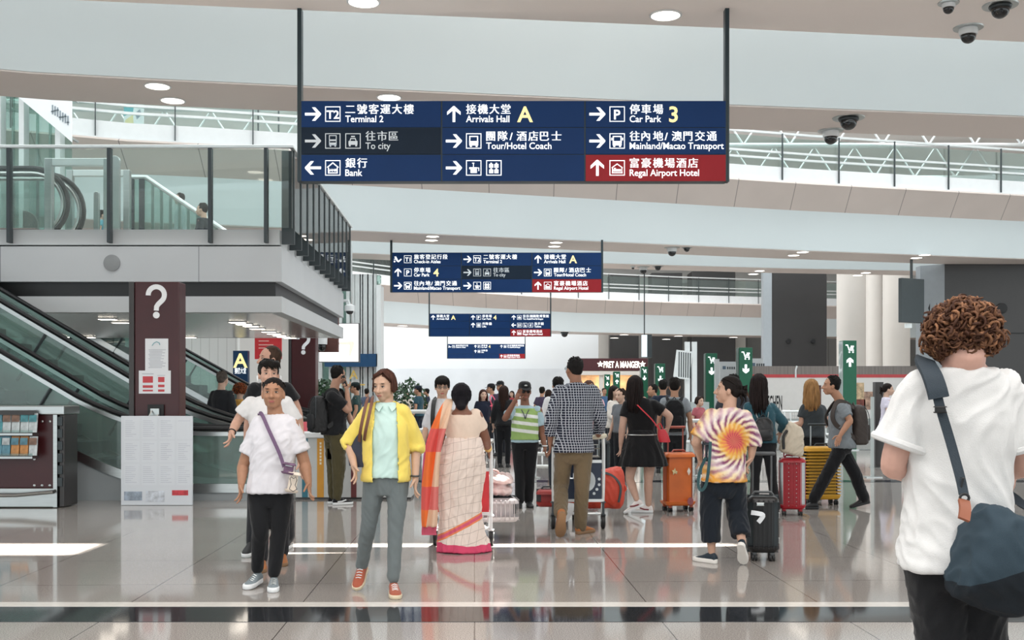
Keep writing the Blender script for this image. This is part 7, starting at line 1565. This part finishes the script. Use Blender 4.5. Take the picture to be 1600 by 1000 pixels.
crowd('woman in a pale patterned dress standing far off, left of the teal officer', 635, 612, 36, 10, 'long', '#3a2620', '#d8cdc0', '#c9bdb0', S3, extra=.16)
crowd('man in a navy T-shirt far off, right of the teal officer', 667, 607.5, 38, -95, 'short', '#1a1614', '#222c40', '#262a33', S2)
f = crowd('smiling woman with long dark hair in a navy dotted blouse, behind the sari', 755, 609, 25, 15, 'long', '#3a221c', '#1b2233', '#1c1d22', S3, extra=.24, sleeve=1.3)
t = thing('handbag', 'bright pink bag on the arm of the smiling woman in the dotted blouse', 'bag', (f.X+.30, 24.75, .85)); m = MB(); m.rbox((f.X+.26, 24.75, 1.05), (.20, .10, .30), .03, 3); m.build('body', mat('hot pink leather', '#e0506f', .5), t); m = MB(); m.tube(spline([(f.X+.20, 24.75, 1.2), (f.X+.16, 24.78, 1.36), (f.X+.20, 24.9, 1.42), (f.X+.26, 24.78, 1.34), (f.X+.32, 24.75, 1.2)], 3), .012, 6); m.build('strap', mat('hot pink leather', '#e0506f'), t)
crowd('man in a dark cap and grey shirt facing left behind the sari', 768, 600, 27, -80, 'short', '#14110f', '#b9bcc0', '#22242a', S2, cap='#1b1c20')
crowd('man in a dark cap, tallest head left of the vest', 782, 596, 25.5, -30, 'short', '#14110f', '#4a3f52', '#22242a', S2, cap='#17181b')
crowd('woman with long brown hair all in black, just left of the green vest', 787, 603, 21.5, 172, 'long', '#2c1c17', '#17181b', '#15161a', S3, extra=.42, face=False, sleeve=1.8)
crowd('dark haired person in purple, first right of the green vest', 847, 605, 30, 160, 'short', '#17130f', '#4a3f55', '#26262c', S2, face=False)
crowd('long haired woman in dark purple, second right of the green vest', 857, 609, 31, 150, 'long', '#2a1b16', '#3d3347', '#26262c', S3, extra=.22, face=False)
crowd('black haired man in a white shirt, mostly behind the checked shirt', 872, 590, 16, 175, 'short', '#131110', '#e2e3e5', '#2b2f38', S2, face=False, sleeve=1.7)
crowd('officer in a dark green shirt facing left beyond the man on the phone', 556, 598, 24, -85, 'short', '#15120f', '#2c4544', '#20262c', S2, cap='#1d2a2c')
crowd('person with a dark backpack far beyond the man on the phone', 573, 607.5, 36, 175, 'short', '#1c1713', '#59647a', '#2b2f38', S2, face=False)
f = crowd('orange haired person in a yellow top at the foot of the escalator', 375, 599.5, 18.4, 178, 'curly', '#a5532e', '#d9a552', '#3a3a3e', S3, face=False, sleeve=.9)
backpack('black rucksack on the orange haired person', f, C_blk, w=.34, h=.46, d=.22, off=.2, drop=.14)
crowd('grey haired man in a dark jacket seen through the escalator glass', 347, 581, 17.7, 160, 'short', '#5a524c', '#2a2c30', '#26282c', S3, face=False, sleeve=1.9)
crowd('brown haired woman in a pink top right of the checked shirt', 920, 595, 18.5, 20, 'long', '#4a2e22', '#d7b0b0', '#34363e', S3, extra=.16)
crowd('woman in a pale pink top behind the brown haired woman, by the cafe', 934, 609, 30, 30, 'long', '#2a1c17', '#e3b9c2', '#34363e', S3, extra=.2)
f = crowd('woman with long dark hair and white sleeves left of the black dress', 959, 603, 20, 60, 'long', '#1e1614', '#ddd6ce', '#1d1f24', S3, extra=.34, sleeve=1.8, arms='front', hy=-10)
suitcase('black cabin case held by the woman in white sleeves', X_(942, 18.6), 19.3, .36, .24, .55, 5, mat('black fabric', '#1c2024', .7, bump=.3), None, 1.08)
crowd('woman in a grey T-shirt facing left, left of the black dress', 971, 608, 18.5, -50, 'short', '#2b1e18', '#6f757b', '#24262b', S3)
crowd('man in black facing left between the green pylons', 1021, 601, 22, -80, 'short', '#15120f', '#1d1f24', '#22252b', S2)
crowd('man in a navy shirt seen from behind, right of the black dress', 1036, 594, 20, 175, 'short', '#14110f', '#1d2738', '#22252b', S2, face=False, sleeve=.7)
f = crowd('man in a grey T-shirt with a black backpack, between black dress and tie-dye shirt', 1054, 591, 15.6, 170, 'short', '#1a1512', '#8d949a', '#1d1f23', S2, face=False)
backpack('black backpack on the man in the grey T-shirt', f, C_blk, w=.30, h=.46, d=.18, off=.21)
crowd('dark haired person just behind the tied-up hair of the tie-dye woman', 1146, 585.5, 15.5, 170, 'short', '#15110f', '#3a3d44', '#22252b', S2, face=False)
crowd('brown haired woman facing left beside the teal denim shirt', 1160, 605.5, 20, -70, 'long', '#4a2f24', '#a9a39c', '#2a2c32', S3, extra=.2)
crowd('woman in a dusky red top by the grey console left of the tie-dye shirt', 1092, 620, 23, 40, 'bob', '#2a1d18', '#a65a62', '#2a2c32', S3, h=1.40)
crowd('dark haired woman in a lilac top in profile beside the dark post at right', 1386, 599, 21.0, 80, 'bun', '#1d1513', '#d3cede', '#33363f', S3)
crowd('man in a light shirt far off before the white hoarding, left of the sari', 716, 606, 40, 10, 'short', '#1d1814', '#9fb0bd', '#2d3038', S2)
crowd('woman in red far off before the white hoarding, right of the dotted blouse', 800, 611, 42, -20, 'long', '#2a1c17', '#a8434a', '#2d3038', S3, extra=.2)
crowd('man in a blue shirt far off beside the cafe, left of the pink top', 944, 607, 38, 15, 'short', '#1d1814', '#4a6a8f', '#2d3038', S2)
crowd('person in a dark jacket far off between the far green pylons', 985, 607, 36, 165, 'short', '#1d1814', '#2c3038', '#2d3038', S2, face=False, sleeve=1.8)
# on the balcony
crowd('man in a dark suit going down the stair on the balcony', 317, 318, 20.9, -95, 'short', '#1a1513', '#2a3036', '#262b31', S3, sleeve=1.9, z0=3.365)
crowd('person whose dark hair shows above the stair balustrade on the balcony', 282, 302.5, 22.6, -60, 'short', '#1c1614', '#b9c3c8', '#2d3038', S3, z0=4.0, sleeve=1.8)
crowd('child in a teal top on the balcony behind the steel frames', 160, 329, 22.0, 100, 'short', '#1a1614', '#5fa3b3', '#2d3038', S3, z0=4.0)
# parked trolleys beyond the barrier
tr0, _ = trolley('parked luggage trolley behind the pale barrier, nearest of three', X_(1248, 29), 29, 200, mat('grey board', '#7d8488', .5), M_rail)
dup(tr0, (X_(1262, 30.2), 30.2, 0), 'parked luggage trolley behind the pale barrier, middle of three', 'parked luggage trolleys')
dup(tr0, (X_(1276, 31.4), 31.4, 0), 'parked luggage trolley behind the pale barrier, farthest of three', 'parked luggage trolleys'); tr0['group'] = 'parked luggage trolleys'
